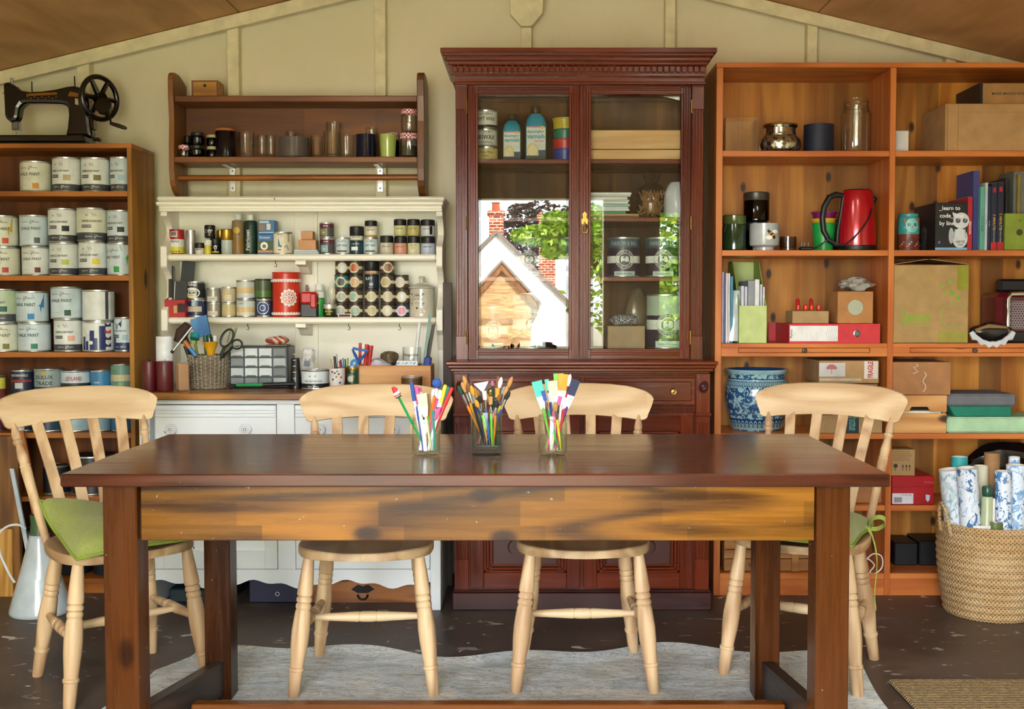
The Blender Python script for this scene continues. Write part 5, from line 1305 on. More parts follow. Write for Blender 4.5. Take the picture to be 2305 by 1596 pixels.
can('wax_tin', 'pale blue soft wax tin left of the dark teal tub', 'tin', G_H, 756, 788, 535, Yh, z, ((0, 1, LABB),), soft)
zz = can('wax_tin', 'pale blue soft wax tin under the cream jar', 'tin', G_H, 819, 851, 535, Yh, z, ((0, 1, LABB),), soft)
def chk(A, r, h): A.sign(-r * .05, h * .62, r * .9, INK, .0009); A.text('CHALK PAINT', -r * .05, h * .42, r * .15, INK, .02, wmax=r * 1.2)
JW = M('#dcd8c4', .3)
jar('paint_jar', 'cream jar with black lid standing on the right soft wax tin', 'jar', G_H, 821, 850, 497, Yh, zz, JW, BLACK, None, art=lambda A, r, h: (chk(A, r, h), A.rect(-r * 1.2, r * 1.2, h * .02, h * .12, M('#b0803a', .4))), lidh=.2)
zz = can('wax_tub', 'dark teal tub with white label under the black domed tub', 'tub', G_H, 789, 818, 542, Yh, z, ((0, 1, M('#1f4553', .3)),), lambda A, r, h: (A.sign(0, h * .75, r * 1.1, WHT, .001), A.rect(-r * .8, r * .3, h * .3, h * .55, WHT)), lid=BLACK, rim=M('#14222c', .3))
jar('wax_tub', 'pale tub with black domed lid standing on the dark teal tub', 'tub', G_H, 789, 818, 510, Yh, zz, M('#cfd3c4', .3), BLACK, None, art=lambda A, r, h: (A.rect(-r * .75, r * .75, h * .12, h * .45, WHT), A.rect(-r * .68, r * .68, h * .17, h * .4, M('#b9b9ac', .5))), lidh=.38, neck=1.0, shoulder=.97)
for (x0, x1, yb, ca, cb_, la, lb_) in ((856, 886, 531, '#c9c1ae', None, 'beige jar with black lid standing alone left of the red one', None),
        (888, 916, 532, '#d99a86', '#c9c68f', 'salmon red jar with black lid under the yellowish one', 'yellow cream jar with black lid on the salmon red jar'),
        (918, 946, 532, '#ded9b5', '#c2b671', 'cream jar with black lid under the ochre one', 'ochre jar with black lid on the cream jar'),
        (948, 980, 533, '#b9c4dd', '#c9ccd2', 'lavender blue jar with black lid at the right end of the upper hutch shelf', 'pale grey jar with a black strip on the lavender blue jar')):
    q = jar('paint_jar', la, 'jar', G_H, x0, x1, yb, Yh, z, M(ca, .3), BLACK, None, art=(lambda A, r, h: (A.text('GOLD', 0, h * .5, r * .3, M('#8a6a2a', .5), .01), A.text('SIZE', 0, h * .35, r * .25, M('#8a6a2a', .5), .01))) if x0 == 918 else chk, lidh=.22, neck=.9)
    if cb_: jar('paint_jar', lb_, 'jar', G_H, x0 - 1, x1 - 1, yb - 38, Yh, q, M(cb_, .3), BLACK, None, art=(lambda A, r, h: (chk(A, r, h), A.rect(r * .35, r * .75, h * .1, h * .6, BLACK))) if x0 == 948 else chk, lidh=.22, neck=.9)
# ---------------------------------------------------------------- lower hutch shelf
z = HZB
rbx = thing('magazine_box', 'small red slanted desk file holding dark brochures at the left of the lower hutch shelf', 'file box', (XX(397, 700, 4.62), 4.67, z + EPS))
xa, xb = XX(374, 700, 4.62), XX(420, 700, 4.62); zt = ZZ(675, 4.62)
part('front', MB().box(xa, xb, 4.60, 4.605, z + EPS, zt, REDT, .001), rbx); part('side', MB().prism([(4.605, z + EPS), (4.605, zt), (4.73, zt + .03), (4.73, z + EPS)], xa, xa + .004, REDT, 'x'), rbx); part('side', MB().prism([(4.605, z + EPS), (4.605, zt), (4.73, zt + .03), (4.73, z + EPS)], xb - .004, xb, REDT, 'x'), rbx)
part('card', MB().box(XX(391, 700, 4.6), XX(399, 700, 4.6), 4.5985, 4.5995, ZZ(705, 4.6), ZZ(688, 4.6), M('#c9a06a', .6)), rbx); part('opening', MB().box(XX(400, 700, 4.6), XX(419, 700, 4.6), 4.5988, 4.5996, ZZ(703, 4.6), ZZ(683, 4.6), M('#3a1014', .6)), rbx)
def leaf(label, x0, x1, yt, yb, y, mat, tilt, art=None):
    xa, xb = XX(x0, 640, y), XX(x1, 640, y); h = ZZ(yt, y) - ZZ(yb, y); w = xb - xa
    T = Matrix.Translation(((xa + xb) / 2, y, ZZ(yb, y))) @ Matrix.Rotation(tilt, 4, 'Y')
    m = MB().box(-w / 2, w / 2, 0, .004, 0, h, mat, .001, T)
    if art: A = Art(); art(A, w, h); A.onto(m, mapT(T))
    return solo('brochure', m, label, 'brochure', tuple(T.translation), 'brochures in the red desk file')
leaf('black brochure leaning right, tallest in the red desk file', 398, 428, 588, 708, 4.66, M('#1d2528', .4), radians(6), lambda A, w, h: (A.text('FARROW', 0, h * .6, w * .12, LGREY, .01), A.text('BALL', 0, h * .54, w * .12, LGREY, .01)))
leaf('dark brochure at the left inside the red desk file', 378, 388, 598, 708, 4.645, M('#15151a', .4), radians(1))
leaf('speckled brochure between the dark ones in the red desk file', 384, 396, 600, 708, 4.65, M('#5a564e', .5), radians(-1))
leaf('charcoal brochure in front, bulging out of the red desk file', 388, 419, 634, 708, 4.63, M('#2a2c30', .35), radians(2), lambda A, w, h: A.stroke([(-w * .45, .01), (-w * .38, h)], .004, LGREY))
def dul(A, r, h): A.text('Dulux', -r * .2, h * .83, r * .34, WHT, .02); A.disc(-r * .15, h * .36, r * .85, WHT, ry=h * .3); A.text('Diamond', -r * .1, h * .48, r * .2, INK, .01); A.text('Eggshell', -r * .1, h * .36, r * .2, INK, .01); A.rect(-r * .8, r * .1, h * .16, h * .26, YEL)
zz = can('paint_tin', 'navy tin with a strip of masking tape under the oval labelled tin', 'tin', G_L, 422, 465, 674, Yh, z, ((0, 1, M('#25335c', .25)),), lambda A, r, h: (A.rect(-r * 1.0, r * .8, h * .3, h * .6, M('#cdbfa8', .7)), A.rect(-r * .25, r * .1, h * .62, h * .95, M('#b9cfe0', .3))))
can('paint_tin', 'black paint tin with a white oval label on the lower hutch shelf', 'tin', G_L, 420, 463, 634, Yh, zz, ((0, 1, M('#1b1e2a', .35)),), dul)
SLV = M('#9d9a92', .35, .4, name='grey tin paint')
lb1 = lambda A, r, h: (A.rect(-r * .85, r * .8, h * .12, h * .42, M('#d9d5c8', .6)), A.text('Varnish', 0, h * .27, r * .16, INK, .01))
zz = can('paint_tin', 'silver grey tin with paper label, lower of the pair beside the navy tin', 'tin', G_L, 467, 498, 682, Yh, z, ((0, 1, SLV),), lb1)
can('paint_tin', 'silver grey tin with paper label, upper of the pair beside the navy tin', 'tin', G_L, 466, 497, 648, Yh, zz, ((0, 1, SLV),), lb1)
BGE = M('#c4b795', .45); lb2 = lambda A, r, h: (A.rect(-r * .5, r * .6, h * .2, h * .5, M('#d9cdb0', .6)), A.stroke([(-r * .6, h * .75), (r * .6, h * .75)], .001, DGREY))
zz = can('paint_tin', 'beige tin, lower of the narrow beige pair', 'tin', G_L, 500, 532, 682, Yh, z, ((0, 1, M('#c9b98c', .4)),), lambda A, r, h: A.stroke([(-r * .7, h * .72), (r * .5, h * .72)], .0014, DGREY))
can('paint_tin', 'beige tin with square label, upper of the narrow beige pair', 'tin', G_L, 500, 532, 646, Yh, zz, ((0, 1, BGE),), lb2)
PCHB = ((0, .22, M('#d3d3c6', .4)), (.22, .58, M('#d8bd8b', .5)), (.58, 1, M('#cdd3d2', .4)))
zz = can('paint_tin', 'white and peach banded tin, lower of two beside the green tin', 'tin', G_L, 533, 576, 674, Yh, z, PCHB, lambda A, r, h: A.sign(-r * .3, h * .75, r * .6, INK, .001))
can('paint_tin', 'white and peach banded tin, upper of two beside the green tin', 'tin', G_L, 533, 575, 631, Yh, zz, ((0, .28, M('#cfd6d8', .4)), (.28, .66, M('#d9bf90', .5)), (.66, 1, M('#cfd2cf', .4))), None)
def badge(A, r, h): A.disc(0, h * .5, r * .75, WHT, r0=r * .66); A.disc(0, h * .5, r * .6, M('#2b4a86', .4)); A.disc(0, h * .5, r * .35, WHT, r0=r * .28); A.arc_text('HARBOUR', 0, h * .5, r * .86, r * .16, WHT, 2.6, .5)
zz = can('paint_tin', 'navy tin with white round badge under the mossy green tin', 'tin', G_L, 577, 615, 673, Yh, z, ((0, 1, M('#23325a', .3)),), badge)
can('paint_tin', 'mossy green tin with dark lid left of the tall red tin', 'tin', G_L, 575, 613, 628, Yh, zz, ((0, .4, M('#4f7236', .3)), (.4, 1, M('#47573c', .35))), None, lid=BLACK, rim=M('#1f2a1d', .4))
RT = M('#d0361f', .3)
def mandala(A, r, h):
    u, v, q = r * .38, h * .43, r * .62
    for i in range(12): a = i * pi / 6; A.disc(u + q * .82 * cos(a), v + q * .82 * sin(a), q * .2, WHT, 12)
    A.disc(u, v, q * .82, WHT); A.disc(u, v, q * .72, RT, r0=q * .66); A.disc(u, v, q * .6, RT)
    for i in range(8): a = i * pi / 4; A.disc(u + q * .38 * cos(a), v + q * .38 * sin(a), q * .17, WHT, 12, q * .1); A.disc(u + q * .52 * cos(a + .39), v + q * .52 * sin(a + .39), q * .06, WHT, 8)
    A.disc(u, v, q * .22, WHT, 14, q * .15); A.disc(u, v, q * .08, WHT, 10)
    for vv in (h * .05, h * .82): A.rect(-r * 1.4, r * 1.4, vv, vv + .0035, WHT, 16); [A.disc(-r * 1.3 + i * r * .2, vv + (.006 if vv < .1 else -.003), r * .1, WHT, 8) for i in range(14)]
can('biscuit_tin', 'tall red tin with a white lace rosette in the middle of the lower hutch shelf', 'tin', G_L, 614, 677, 613, 4.66, z, ((0, .86, RT), (.86, .875, WHT), (.875, 1, RT)), mandala, lid=RT, rim=RT)
tp = thing('tape_dispenser', 'red and black desk gadget with rounded hood right of the red tin', 'dispenser', (XX(696, 700, 4.65), 4.66, z + EPS))
xa, xb = XX(679, 690, 4.63), XX(715, 690, 4.63)
part('body', MB().box(xa, xb, 4.61, 4.70, z + EPS, ZZ(684, 4.61), M('#15171a', .35), .003), tp); part('hood', MB().box(xa - .001, xb, 4.605, 4.70, ZZ(684, 4.61), ZZ(657, 4.61), M('#c4261f', .25), .008).box(XX(697, 690, 4.6), xb, 4.60, 4.64, ZZ(694, 4.6), ZZ(660, 4.6), M('#c4261f', .25), .006), tp)
fg = thing('dropper_bottle', 'small pale bottle with pointed top standing behind the red gadget', 'bottle', (XX(691, 690, 4.72), 4.72, z + EPS)); part('body', MB().lathe([(0, 0), (.02, 0), (.02, .08), (.008, .10), (.006, .108)], M('#b8b3bf', .3), (XX(691, 690, 4.72), 4.72, z + EPS), 16), fg); part('tip', MB().lathe([(.0065, .108), (.005, .135), (0, .136)], M('#8a6d72', .4), (XX(691, 690, 4.72), 4.72, z + EPS), 12), fg)
gb = bottle('squat bottle with bright green base, white shoulders and green cap', 707, 731, 640, M('#33a04e', .3), WHT, lambda A, r, h: (A.rect(-r * 1.4, r * 1.4, h * .72, h * .98, WHT), A.rect(-r, r, h * .7, h * .73, BLACK)), .75, .2, G_L, 4.68, z)
jar('glass_jar', 'little black and yellow labelled jar with silver lid before the green bottle', 'jar', G_L, 728, 757, 684, 4.625, z, M('#2a2a1c', .25), SIL, None, art=lambda A, r, h: [A.text(t, 0, h * v, r * .26, YEL, .02) for t, v in (('WAX', .6), ('POLISH', .42), ('50G', .22))], lidh=.2, neck=.98)
cn = thing('flame_bulb', 'clear flame shaped bulb standing behind the silver lidded jar', 'bulb', (XX(747, 660, 4.70), 4.70, z + EPS)); cx_ = XX(747, 660, 4.70)
part('glass', MB().lathe([(.008, .075), (.016, .09), (.019, .105), (.014, .125), (.005, .148), (0, .155)], GL, (cx_, 4.70, z), 18), cn); part('base', MB().lathe([(0, EPS), (.012, EPS), (.012, .06), (.008, .076), (0, .076)], M('#c9bfa8', .4), (cx_, 4.70, z), 16), cn); part('filament', MB().tube([(cx_, 4.70, z + .076), (cx_ + .003, 4.70, z + .11), (cx_, 4.70, z + .135)], .0012, GOLD, 5), cn)
# sample pots
G_S = 'sample paint pots on the lower hutch shelf'
DRK = M('#51463e', .35); CRB = M('#d8cfae', .5)
def pot(c, ring, dx=0.0):
    def f(A, r, h):
        A.rect(-r * 1.4, r * 1.4, h * .36, h * .58, M(ring, .5), 14); q = min(r * .74, h * .44); A.disc(dx * r, h * .47, q, M(ring, .5), 24); A.disc(dx * r, h * .47, q * .86, M(c, .4), 22, q * .8) if 0 else None; A.disc(dx * r, h * .47, q * .7, M(c, .4), 22)
    return f
cols = {'first': (754, 786), 'second': (786, 818), 'third': (821, 853), 'fourth': (856, 889), 'fifth': (890, 922)}
spec = {'first': [('#a9b9bb', 'pale blue grey', CRB, 'dark'), ('#9fb0ae', 'grey', CRB, ''), ('#29404a', 'dark petrol', CRB, 'teal'), ('#cfd6d8', 'white', CRB, '')],
        'second': [('#9cc0b6', 'seafoam', CRB, ''), ('#8fbcae', 'mint', CRB, ''), ('#d9ab84', 'apricot', CRB, ''), ('#c4603c', 'terracotta', CRB, '')],
        'third': [('#c2b68a', 'khaki cream', CRB, ''), ('#c9c5a4', 'stone', CRB, '')],
        'fourth': [('#d9d6ce', 'off white', CRB, ''), ('#cfcab5', 'bone', CRB, ''), ('#bfae80', 'sand', CRB, ''), ('#8a5644', 'red brown', CRB, '')],
        'fifth': [('#d98aa2', 'pink', M('#d6dbe6', .5), 'blue'), ('#d9d9de', 'white', CRB, ''), ('#c9c2cc', 'lilac white', CRB, '')]}
tops = {'first': [683, 651, 618, 587], 'second': [683, 651, 618, 587], 'third': [683, 651], 'fourth': [683, 651, 618, 586], 'fifth': [684, 651, 619]}
lev = ('bottom', 'second from bottom', 'third from bottom', 'topmost')
for cnm, (x0, x1) in cols.items():
    zz = z + (.010 if 0 else 0)
    for i, (c, nm, _, kind) in enumerate(spec[cnm]):
        bm_ = M('#2f7f78', .35) if kind == 'teal' else (M('#39415f', .4) if kind == 'blue' else DRK)
        rg = '#d6dbe6' if kind == 'blue' else '#d8cfae'
        o_ = R.uniform(-1.5, 1.5)
        zz = can('sample_pot', '%s dotted sample pot, %s of the %s column' % (nm, lev[i], cnm), 'paint pot', G_S, x0 + o_, x1 + o_, tops[cnm][i], 4.665, zz, ((0, 1, bm_),), pot(c, rg, R.uniform(-.25, .25)), lid=M('#6f655f', .35, .6), rim=M('#4a403b', .35, .5))
    if cnm == 'third':
        zz = can('sample_pot', 'navy tin printed with white lettering in the third column of sample pots', 'tin', None, 821, 853, 618, 4.665, zz, ((0, 1, M('#1a2a3a', .35)),), lambda A, r, h: (A.text('RAY', -r * .3, h * .7, r * .4, WHT, .01), A.rect(-r * .2, r * .3, h * .22, h * .42, LGREY), A.text('paint', 0, h * .1, r * .2, LGREY, .01)), lid=BLACK, rim=M('#14202c', .3))
        jar('wax_tub', 'peach tub with black domed lid topping the third column of sample pots', 'tub', None, 822, 852, 588, 4.665, zz, M('#c79a74', .4), BLACK, None, art=lambda A, r, h: (A.rect(-r * .1, r * .8, h * .1, h * .5, M('#d8b48f', .6)), A.sign(0, h * .78, r * 1.1, LGREY, .0009)), lidh=.42, neck=1.0, shoulder=.97)
solo('matchbox', MB().box(XX(761, 710, 4.6), XX(792, 710, 4.6), 4.592, 4.612, z + EPS, ZZ(706, 4.6), M('#d9cfcf', .6), .001).box(XX(764, 710, 4.6), XX(789, 710, 4.6), 4.5912, 4.593, z + .003, ZZ(708, 4.6), M('#5a2a2a', .7)), 'matchbox with dark striking strip in front of the first pot column', 'matchbox', (XX(776, 710, 4.6), 4.60, z))
ck = thing('ceramic_crock', 'pale lidded ceramic crock with black printed crest at the right of the lower hutch shelf', 'crock', (XX(950, 670, 4.665), 4.665, z + EPS))
x, r, h = at(921, 979, 622, 4.665, z + EPS); c = (x, 4.665, z + EPS); CER = M('#c9c4b4', .2, coat=.4)
part('pot', MB().lathe([(0, 0), (r * .98, 0), (r, .006), (r * .99, h * .13), (r * .96, h * .15), (r * .97, h * .3), (r * .97, h * .62), (r * .95, h * .7), (0, h * .7)], CER, c, 32), ck)
part('lid', MB().lathe([(r * .97, h * .705), (r * 1.1, h * .715), (r * 1.09, h * .735), (r * .8, h * .79), (r * .35, h * .825), (r * .2, h * .84), (r * .18, h * .9), (r * .25, h * .97), (r * .2, h), (0, h)], CER, c, 32), ck)
A = Art()
for t, v, s_ in (('TEA', .53, .16), ('& CO', .44, .13), ('since', .36, .08)): A.text(t, -r * .3, h * v, r * s_, INK, .01)
A.disc(-r * .3, h * .43, r * .36, INK, 24, r * .34)
for s_ in (-1, 1):
    for k in range(3): A.stroke([(-r * .3 + s_ * r * (.36 + .12 * sin(t * .5)) , h * (.28 + k * .12) + h * .06 * t / 6) for t in range(7)], .0016, INK)
    A.disc(-r * .3 + s_ * r * .5, h * .56, r * .07, INK, 10, r * .04); A.disc(-r * .3 + s_ * r * .5, h * .34, r * .07, INK, 10, r * .04)
A.disc(-r * .3, h * .22, r * .08, INK, 10)
part('printing', A.onto(MB(), cyl(x, 4.665, z + EPS, r * .972)), ck)
# ================================================================ WORKTOP
zt = DT + EPS
def ctr(px, py, Y): return XX(px, py, Y)
for (x0, x1, lab) in ((322, 352, 'short maroon pillar candle against the paint bookcase, left of two'), (353, 390, 'short maroon pillar candle on the worktop, right of two')):
    cdl = lathe_solo('pillar_candle', lab, 'candle', 'pillar candles on the worktop', x0, x1, 813, 4.29, DT + EPS, [(0, 0), (.97, 0), (1, .02), (1, .97), (.96, 1), (.6, .985), (0, .98)], M('#5a1018', .45, coat=.1))
    wk_ = MB().tube([(cdl.location.x, 4.29, DT + (ZZ(813, 4.29) - DT) * .97), (cdl.location.x + .001, 4.29, ZZ(813, 4.29) + .008)], .0012, IRON, 5); o = obj('wick', wk_, cdl, cdl.location)
cdl = lathe_solo('pillar_candle', 'tall white pillar candle behind the maroon candles', 'candle', 'pillar candles on the worktop', 353, 391, 757, 4.42, DT + EPS, [(0, 0), (.98, 0), (1, .01), (1, .98), (.97, 1), (0, .995)], M('#e4e8ee', .4))
solo('cork_block', MB().box(-.021, .021, -.021, .021, 0, ZZ(817, 4.30) - zt, M('#b08a68', .9), .006, Matrix.Rotation(radians(38), 4, 'Z')), 'upright tan cork block beside the wicker basket', 'block', (ctr(411, 850, 4.30), 4.30, zt), world=False)
# wicker basket with tools
WIC = wood('grey wicker', '#75695a', '#b5a994', 'x', .8, ring=3)
Yb = 4.43; xbk = ctr(470, 840, Yb); rb0, rb1 = .068, .077; hb = ZZ(802, 4.35) - zt
bk = thing('wicker_basket', 'round grey wicker basket full of brushes and tools on the worktop', 'basket', (xbk, Yb, zt))
wv = MB(); ns = 26
for k in range(17):
    t = (k + .5) / 17; rr = rb0 + (rb1 - rb0) * t
    wv.tube([(xbk + (rr + .0035 * (1 if (i + k) % 2 else -1)) * cos(2 * pi * i / ns), Yb + (rr + .0035 * (1 if (i + k) % 2 else -1)) * sin(2 * pi * i / ns), zt + .003 + hb * t + .0012 * sin(i * 2.3 + k)) for i in range(ns)], .0036, WIC, 5, True)
part('weave', wv, bk)
sk = MB()
for i in range(ns): a = 2 * pi * i / ns; sk.tube([(xbk + rb0 * cos(a), Yb + rb0 * sin(a), zt + .002), (xbk + rb1 * cos(a), Yb + rb1 * sin(a), zt + hb + .004)], .0026, WIC, 5)
part('stake', sk, bk); part('bottom', MB().lathe([(0, 0), (rb0 - .003, 0), (rb0 - .003, .004), (0, .004)], WIC, (xbk, Yb, zt), 20), bk)
def stick(name, label, cat, p0, p1, r0, r1, mat, group='tools in the wicker basket', flat_=1.0): return solo(name, MB().tube([p0, p1], [r0, r1], mat, 10, flat=flat_), label, cat, p0, group)
def pp(px, py, Y): return tuple(W(px, py, Y))
bz = zt + .012
# blue wide brush, scissors, yellow pot, dowels and assorted handles
bb = thing('paint_brush', 'wide blue bristled brush rising from the wicker basket', 'brush', (xbk, Yb, bz), 0, 'tools in the wicker basket')
part('handle', MB().tube([(xbk, Yb, bz), pp(461, 752, Yb)], [.006, .008], M('#1f5a48', .4)), bb)
A0, A1 = Vector(pp(463, 757, Yb)), Vector(pp(447, 713, Yb - .01)); d = (A1 - A0); s_ = Vector((1, 0, .35)).normalized()
def slabx(c0, c1, w0, w1, th, mat, sd=Vector((1, 0, .3)).normalized()):
    n = (c1 - c0).normalized().cross(sd).normalized() * th / 2; m = MB()
    vs = [c0 - sd * w0 + n, c0 + sd * w0 + n, c1 + sd * w1 + n, c1 - sd * w1 + n, c0 - sd * w0 - n, c0 + sd * w0 - n, c1 + sd * w1 - n, c1 - sd * w1 - n]
    return m.add(vs, [(0, 1, 2, 3), (7, 6, 5, 4), (0, 4, 5, 1), (1, 5, 6, 2), (2, 6, 7, 3), (3, 7, 4, 0)], mat)
BRI = wood('blue bristles', '#2d62a0', '#5a8cc2', 'z', .7, ring=20)
part('bristles', slabx(Vector(pp(458, 757, Yb)), Vector(pp(447, 714, Yb)), .030, .034, .014, BRI), bb)
def tube_thing(name, label, cat, segs, group='tools in the wicker basket'):
    """segs: (part name, points, radii, mat)"""
    t = thing(name, label, cat, segs[0][1][0], 0, group)
    for nm, pts, rr, m in segs: part(nm, MB().tube(pts, rr, m, 10), t)
    return t
tube_thing('steel_rod', 'slanting silver rod leaning out over the left of the wicker basket', 'rod', [('shaft', [pp(386, 794, 4.39), pp(432, 736, 4.41)], .005, SIL), ('sleeve', [pp(386, 794, 4.39), pp(390, 789, 4.39)], .0062, BLACK)])
tube_thing('round_brush', 'dark round brush with brown wooden stock at the back of the basket', 'brush', [('handle', [(xbk - .03, Yb + .02, bz), pp(410, 752, 4.46)], .007, M('#3a2a22', .5)), ('bristles', [pp(402, 770, 4.46), pp(410, 748, 4.46), pp(424, 731, 4.46)], [.02, .026, .018], M('#3c2a25', .8))])
tube_thing('craft_knife', 'orange and blue handled tool leaning left in the wicker basket', 'tool', [('tip', [(xbk - .01, Yb - .03, bz), pp(441, 801, 4.36)], .006, M('#2f3338', .4)), ('grip', [pp(441, 801, 4.36), pp(427, 783, 4.36)], .0085, M('#3f7fc0', .4)), ('handle', [pp(427, 783, 4.36), pp(415, 768, 4.36)], .009, M('#b5651f', .45))])
tube_thing('teal_tape', 'teal and lime roll stacked among the basket tools', 'roll', [('roll', [pp(438, 763, 4.42), pp(440, 752, 4.43)], .019, M('#2a8a90', .4)), ('stem', [(xbk - .02, Yb - .01, bz), pp(438, 768, 4.42)], .006, M('#7f8f36', .4)), ('end', [pp(435, 774, 4.40), pp(436, 766, 4.40)], .014, M('#7f9440', .4))])
yw = thing('yellow_cup', 'mustard yellow flared plastic cup standing in the basket front', 'cup', (ctr(475, 790, 4.40), 4.395, bz + .05), 0, 'tools in the wicker basket')
part('cup', MB().lathe([(0, .04), (.014, .04), (.016, .075), (.024, .095), (.03, .112), (.0285, .112), (.022, .095), (.0, .09)], M('#d39a16', .35), (ctr(475, 790, 4.40), 4.395, bz + .062), 20), yw)
tube_thing('green_bottle', 'dark green glass bottle neck poking out of the basket', 'bottle', [('neck', [(xbk + .01, Yb + .02, bz), pp(472, 762, 4.44), pp(466, 744, 4.44)], [.02, .014, .008], M('#123b2c', .15, coat=.5)), ('cap', [pp(484, 768, 4.43), pp(484, 755, 4.43)], .009, M('#cfd6d2', .3))])
tube_thing('clear_scraper', 'small pale scraper standing behind the scissor handles', 'scraper', [('blade', [(xbk + .03, Yb + .04, bz), pp(527, 736, 4.49)], [.008, .014], M('#aeb088', .4))])
sc_ = thing('scissors', 'scissors with black rimmed oval handles upright in the wicker basket', 'scissors', (xbk + .02, Yb - .01, bz), 0, 'tools in the wicker basket')
def loop(cx_, cy_, a, b, rot, Y, n=22): return [pp(cx_ + a * cos(t) * cos(rot) - b * sin(t) * sin(rot), cy_ + a * cos(t) * sin(rot) + b * sin(t) * cos(rot), Y) for t in [2 * pi * i / n for i in range(n)]]
part('handle', MB().tube(loop(511, 761, 21, 12, radians(-62), 4.38), .0046, M('#1a1c1c', .35), 8, True).tube([pp(505, 782, 4.38), pp(497, 803, 4.38)], [.006, .008], M('#1a1c1c', .35)), sc_)
part('handle', MB().tube(loop(534, 775, 11, 10, 0, 4.375), .0042, M('#1a1c1c', .35), 8, True).tube([pp(525, 781, 4.375), pp(499, 804, 4.38)], [.005, .006], M('#1a1c1c', .35)), sc_)
part('blade', MB().tube([pp(499, 803, 4.38), (xbk + .005, Yb - .01, bz)], [.008, .002], STEEL, 6, flat=.3), sc_)
part('grip_lining', MB().tube(loop(511, 761, 17.5, 9, radians(-62), 4.379), .0022, M('#9aa39a', .4), 6, True).tube(loop(534, 775, 8.2, 7.4, 0, 4.374), .002, M('#9aa39a', .4), 6, True), sc_)
stick('awl', 'thin black handled tool at the left of the basket', 'tool', (xbk - .04, Yb, bz), pp(416, 778, 4.42), .004, .007, BLACK); stick('spatula', 'flat dark spatula crossing behind the orange tool', 'tool', (xbk - .02, Yb + .01, bz), pp(420, 757, 4.44), .004, .01, M('#2c2e33', .4), flat_=.3)
# drawer organiser
og = thing('drawer_organiser', 'small plastic cabinet with sixteen clear drawers beside the wicker basket', 'organiser', (ctr(582, 820, 4.48), 4.53, zt))
Yo = 4.45; xa, xb = XX(516, 820, Yo), XX(648, 820, Yo); za_, zb_ = zt, ZZ(780, Yo)
SLT = M('#27343c', .4)
part('frame', MB().box(xa, xb, Yo + .004, Yo + .14, za_, zb_, SLT, .003), og)
dm = glass('clear drawer front', '#c3cdd2', 1.7, .05, '#6d7a80')
dw, dh = (xb - xa - .008) / 4, (zb_ - za_ - .008) / 4
for i in range(4):
    for j in range(4):
        u0 = xa + .004 + i * dw + .003; v0 = za_ + .004 + j * dh + .003
        cc = ('#8c9398', '#b3bcc2', '#c9d3da', '#7d8489')[(i * 3 + j * 2 + (1 if i in (1, 2) else 0)) % 4] if i not in (1, 2) or j == 0 else '#d5dfe6'  # middle two columns paler: bright reflection put into the drawer colour
        dd = part('drawer', MB().box(u0, u0 + dw - .006, Yo - .006, Yo + .003, v0, v0 + dh - .006, M(cc, .12, coat=.8), .0015), og)
        part('drawer_pull', MB().box(u0 + dw * .15, u0 + dw * .78, Yo - .012, Yo - .006, v0 + .001, v0 + .005, M('#59656b', .3), .0012), dd)
bd = thing('cloth_bundle', 'folded red and cream striped cloth lying on the drawer organiser', 'cloth', (ctr(626, 770, 4.53), 4.53, zb_ + EPS))
def stripe():
    m, nt, b = newmat('red striped cloth'); g = NT(nt); w = g.n('ShaderNodeTexWave', wave_type='BANDS', bands_direction='DIAGONAL'); w.inputs['Scale'].default_value = 18; w.inputs['Distortion'].default_value = 2; g.l(g.coord((1, 1, 1)), w.inputs[0])
    g.l(g.ramp(w.outputs['Fac'], [(.45, lin('#cfc6b4')), (.6, lin('#b5483f'))]), b.inputs['Base Color']); b.inputs['Roughness'].default_value = .9; return m
part('cloth', MB().blob((ctr(626, 765, 4.53), 4.53, zb_ + .022), .046, .04, .018, stripe(), fn=lambda d: 1 + .15 * sin(5 * d.x) * cos(4 * d.y)), bd)
part('card', MB().box(ctr(602, 777, 4.53), ctr(650, 777, 4.53), 4.49, 4.57, zb_ + EPS, zb_ + .005, M('#8f8256', .7), .001), bd)
gbk = tube_thing('cleaning_brush', 'long brush with green grip and black handle lying before the drawer organiser', 'brush', [('head', [pp(530, 869, 4.36), pp(516, 870, 4.36)], [.008, .012], M('#211b17', .8)), ('grip', [pp(592, 866, 4.36), pp(533, 867, 4.36)], [.0075, .0068], M('#1f8f52', .25)), ('handle', [pp(664, 864, 4.36), pp(592, 866, 4.36)], [.008, .009], BLACK)], None)
bk2 = lathe_solo('level_cone', 'black tapered cylinder with pale marks right of the drawer organiser', 'bottle', None, 652, 680, 806, 4.43, DT, [(0, 0), (1, 0), (1, .03), (.68, .98), (.62, 1), (0, 1)], M('#131416', .3), 20)
A = Art()
for i in range(5): A.rect(-.006, .006, .04 + i * .024, .043 + i * .024, LGREY, 2)
o = obj('printing', A.onto(MB(), cyl(0, 0, 0, .0235)), bk2)
wt = can('wax_tin', 'wide white tin with dark base band holding a plastic bag', 'tin', None, 679, 742, 831, 4.42, DT, ((0, .26, M('#1c2026', .35)), (.26, 1, M('#d5dde2', .35))), lambda A, r, h: (A.sign(0, h * .13, r * .75, WHT, .0014), A.text('CHALK PAINT WAX CLEAR', 0, h * .42, r * .1, INK, .02, wmax=r * 1.3), A.poly([(-r * .3, h * .68), (-r * .15, h * .72), (-r * .2, h * .62)], TEAL), A.stroke([(r * .1, h * .72), (r * .16, h * .62), (r * .24, h * .72)], .002, INK)))
PLB = glass('clear plastic bag', '#dfe3e4', 1.5, .25, '#b9bfc2')
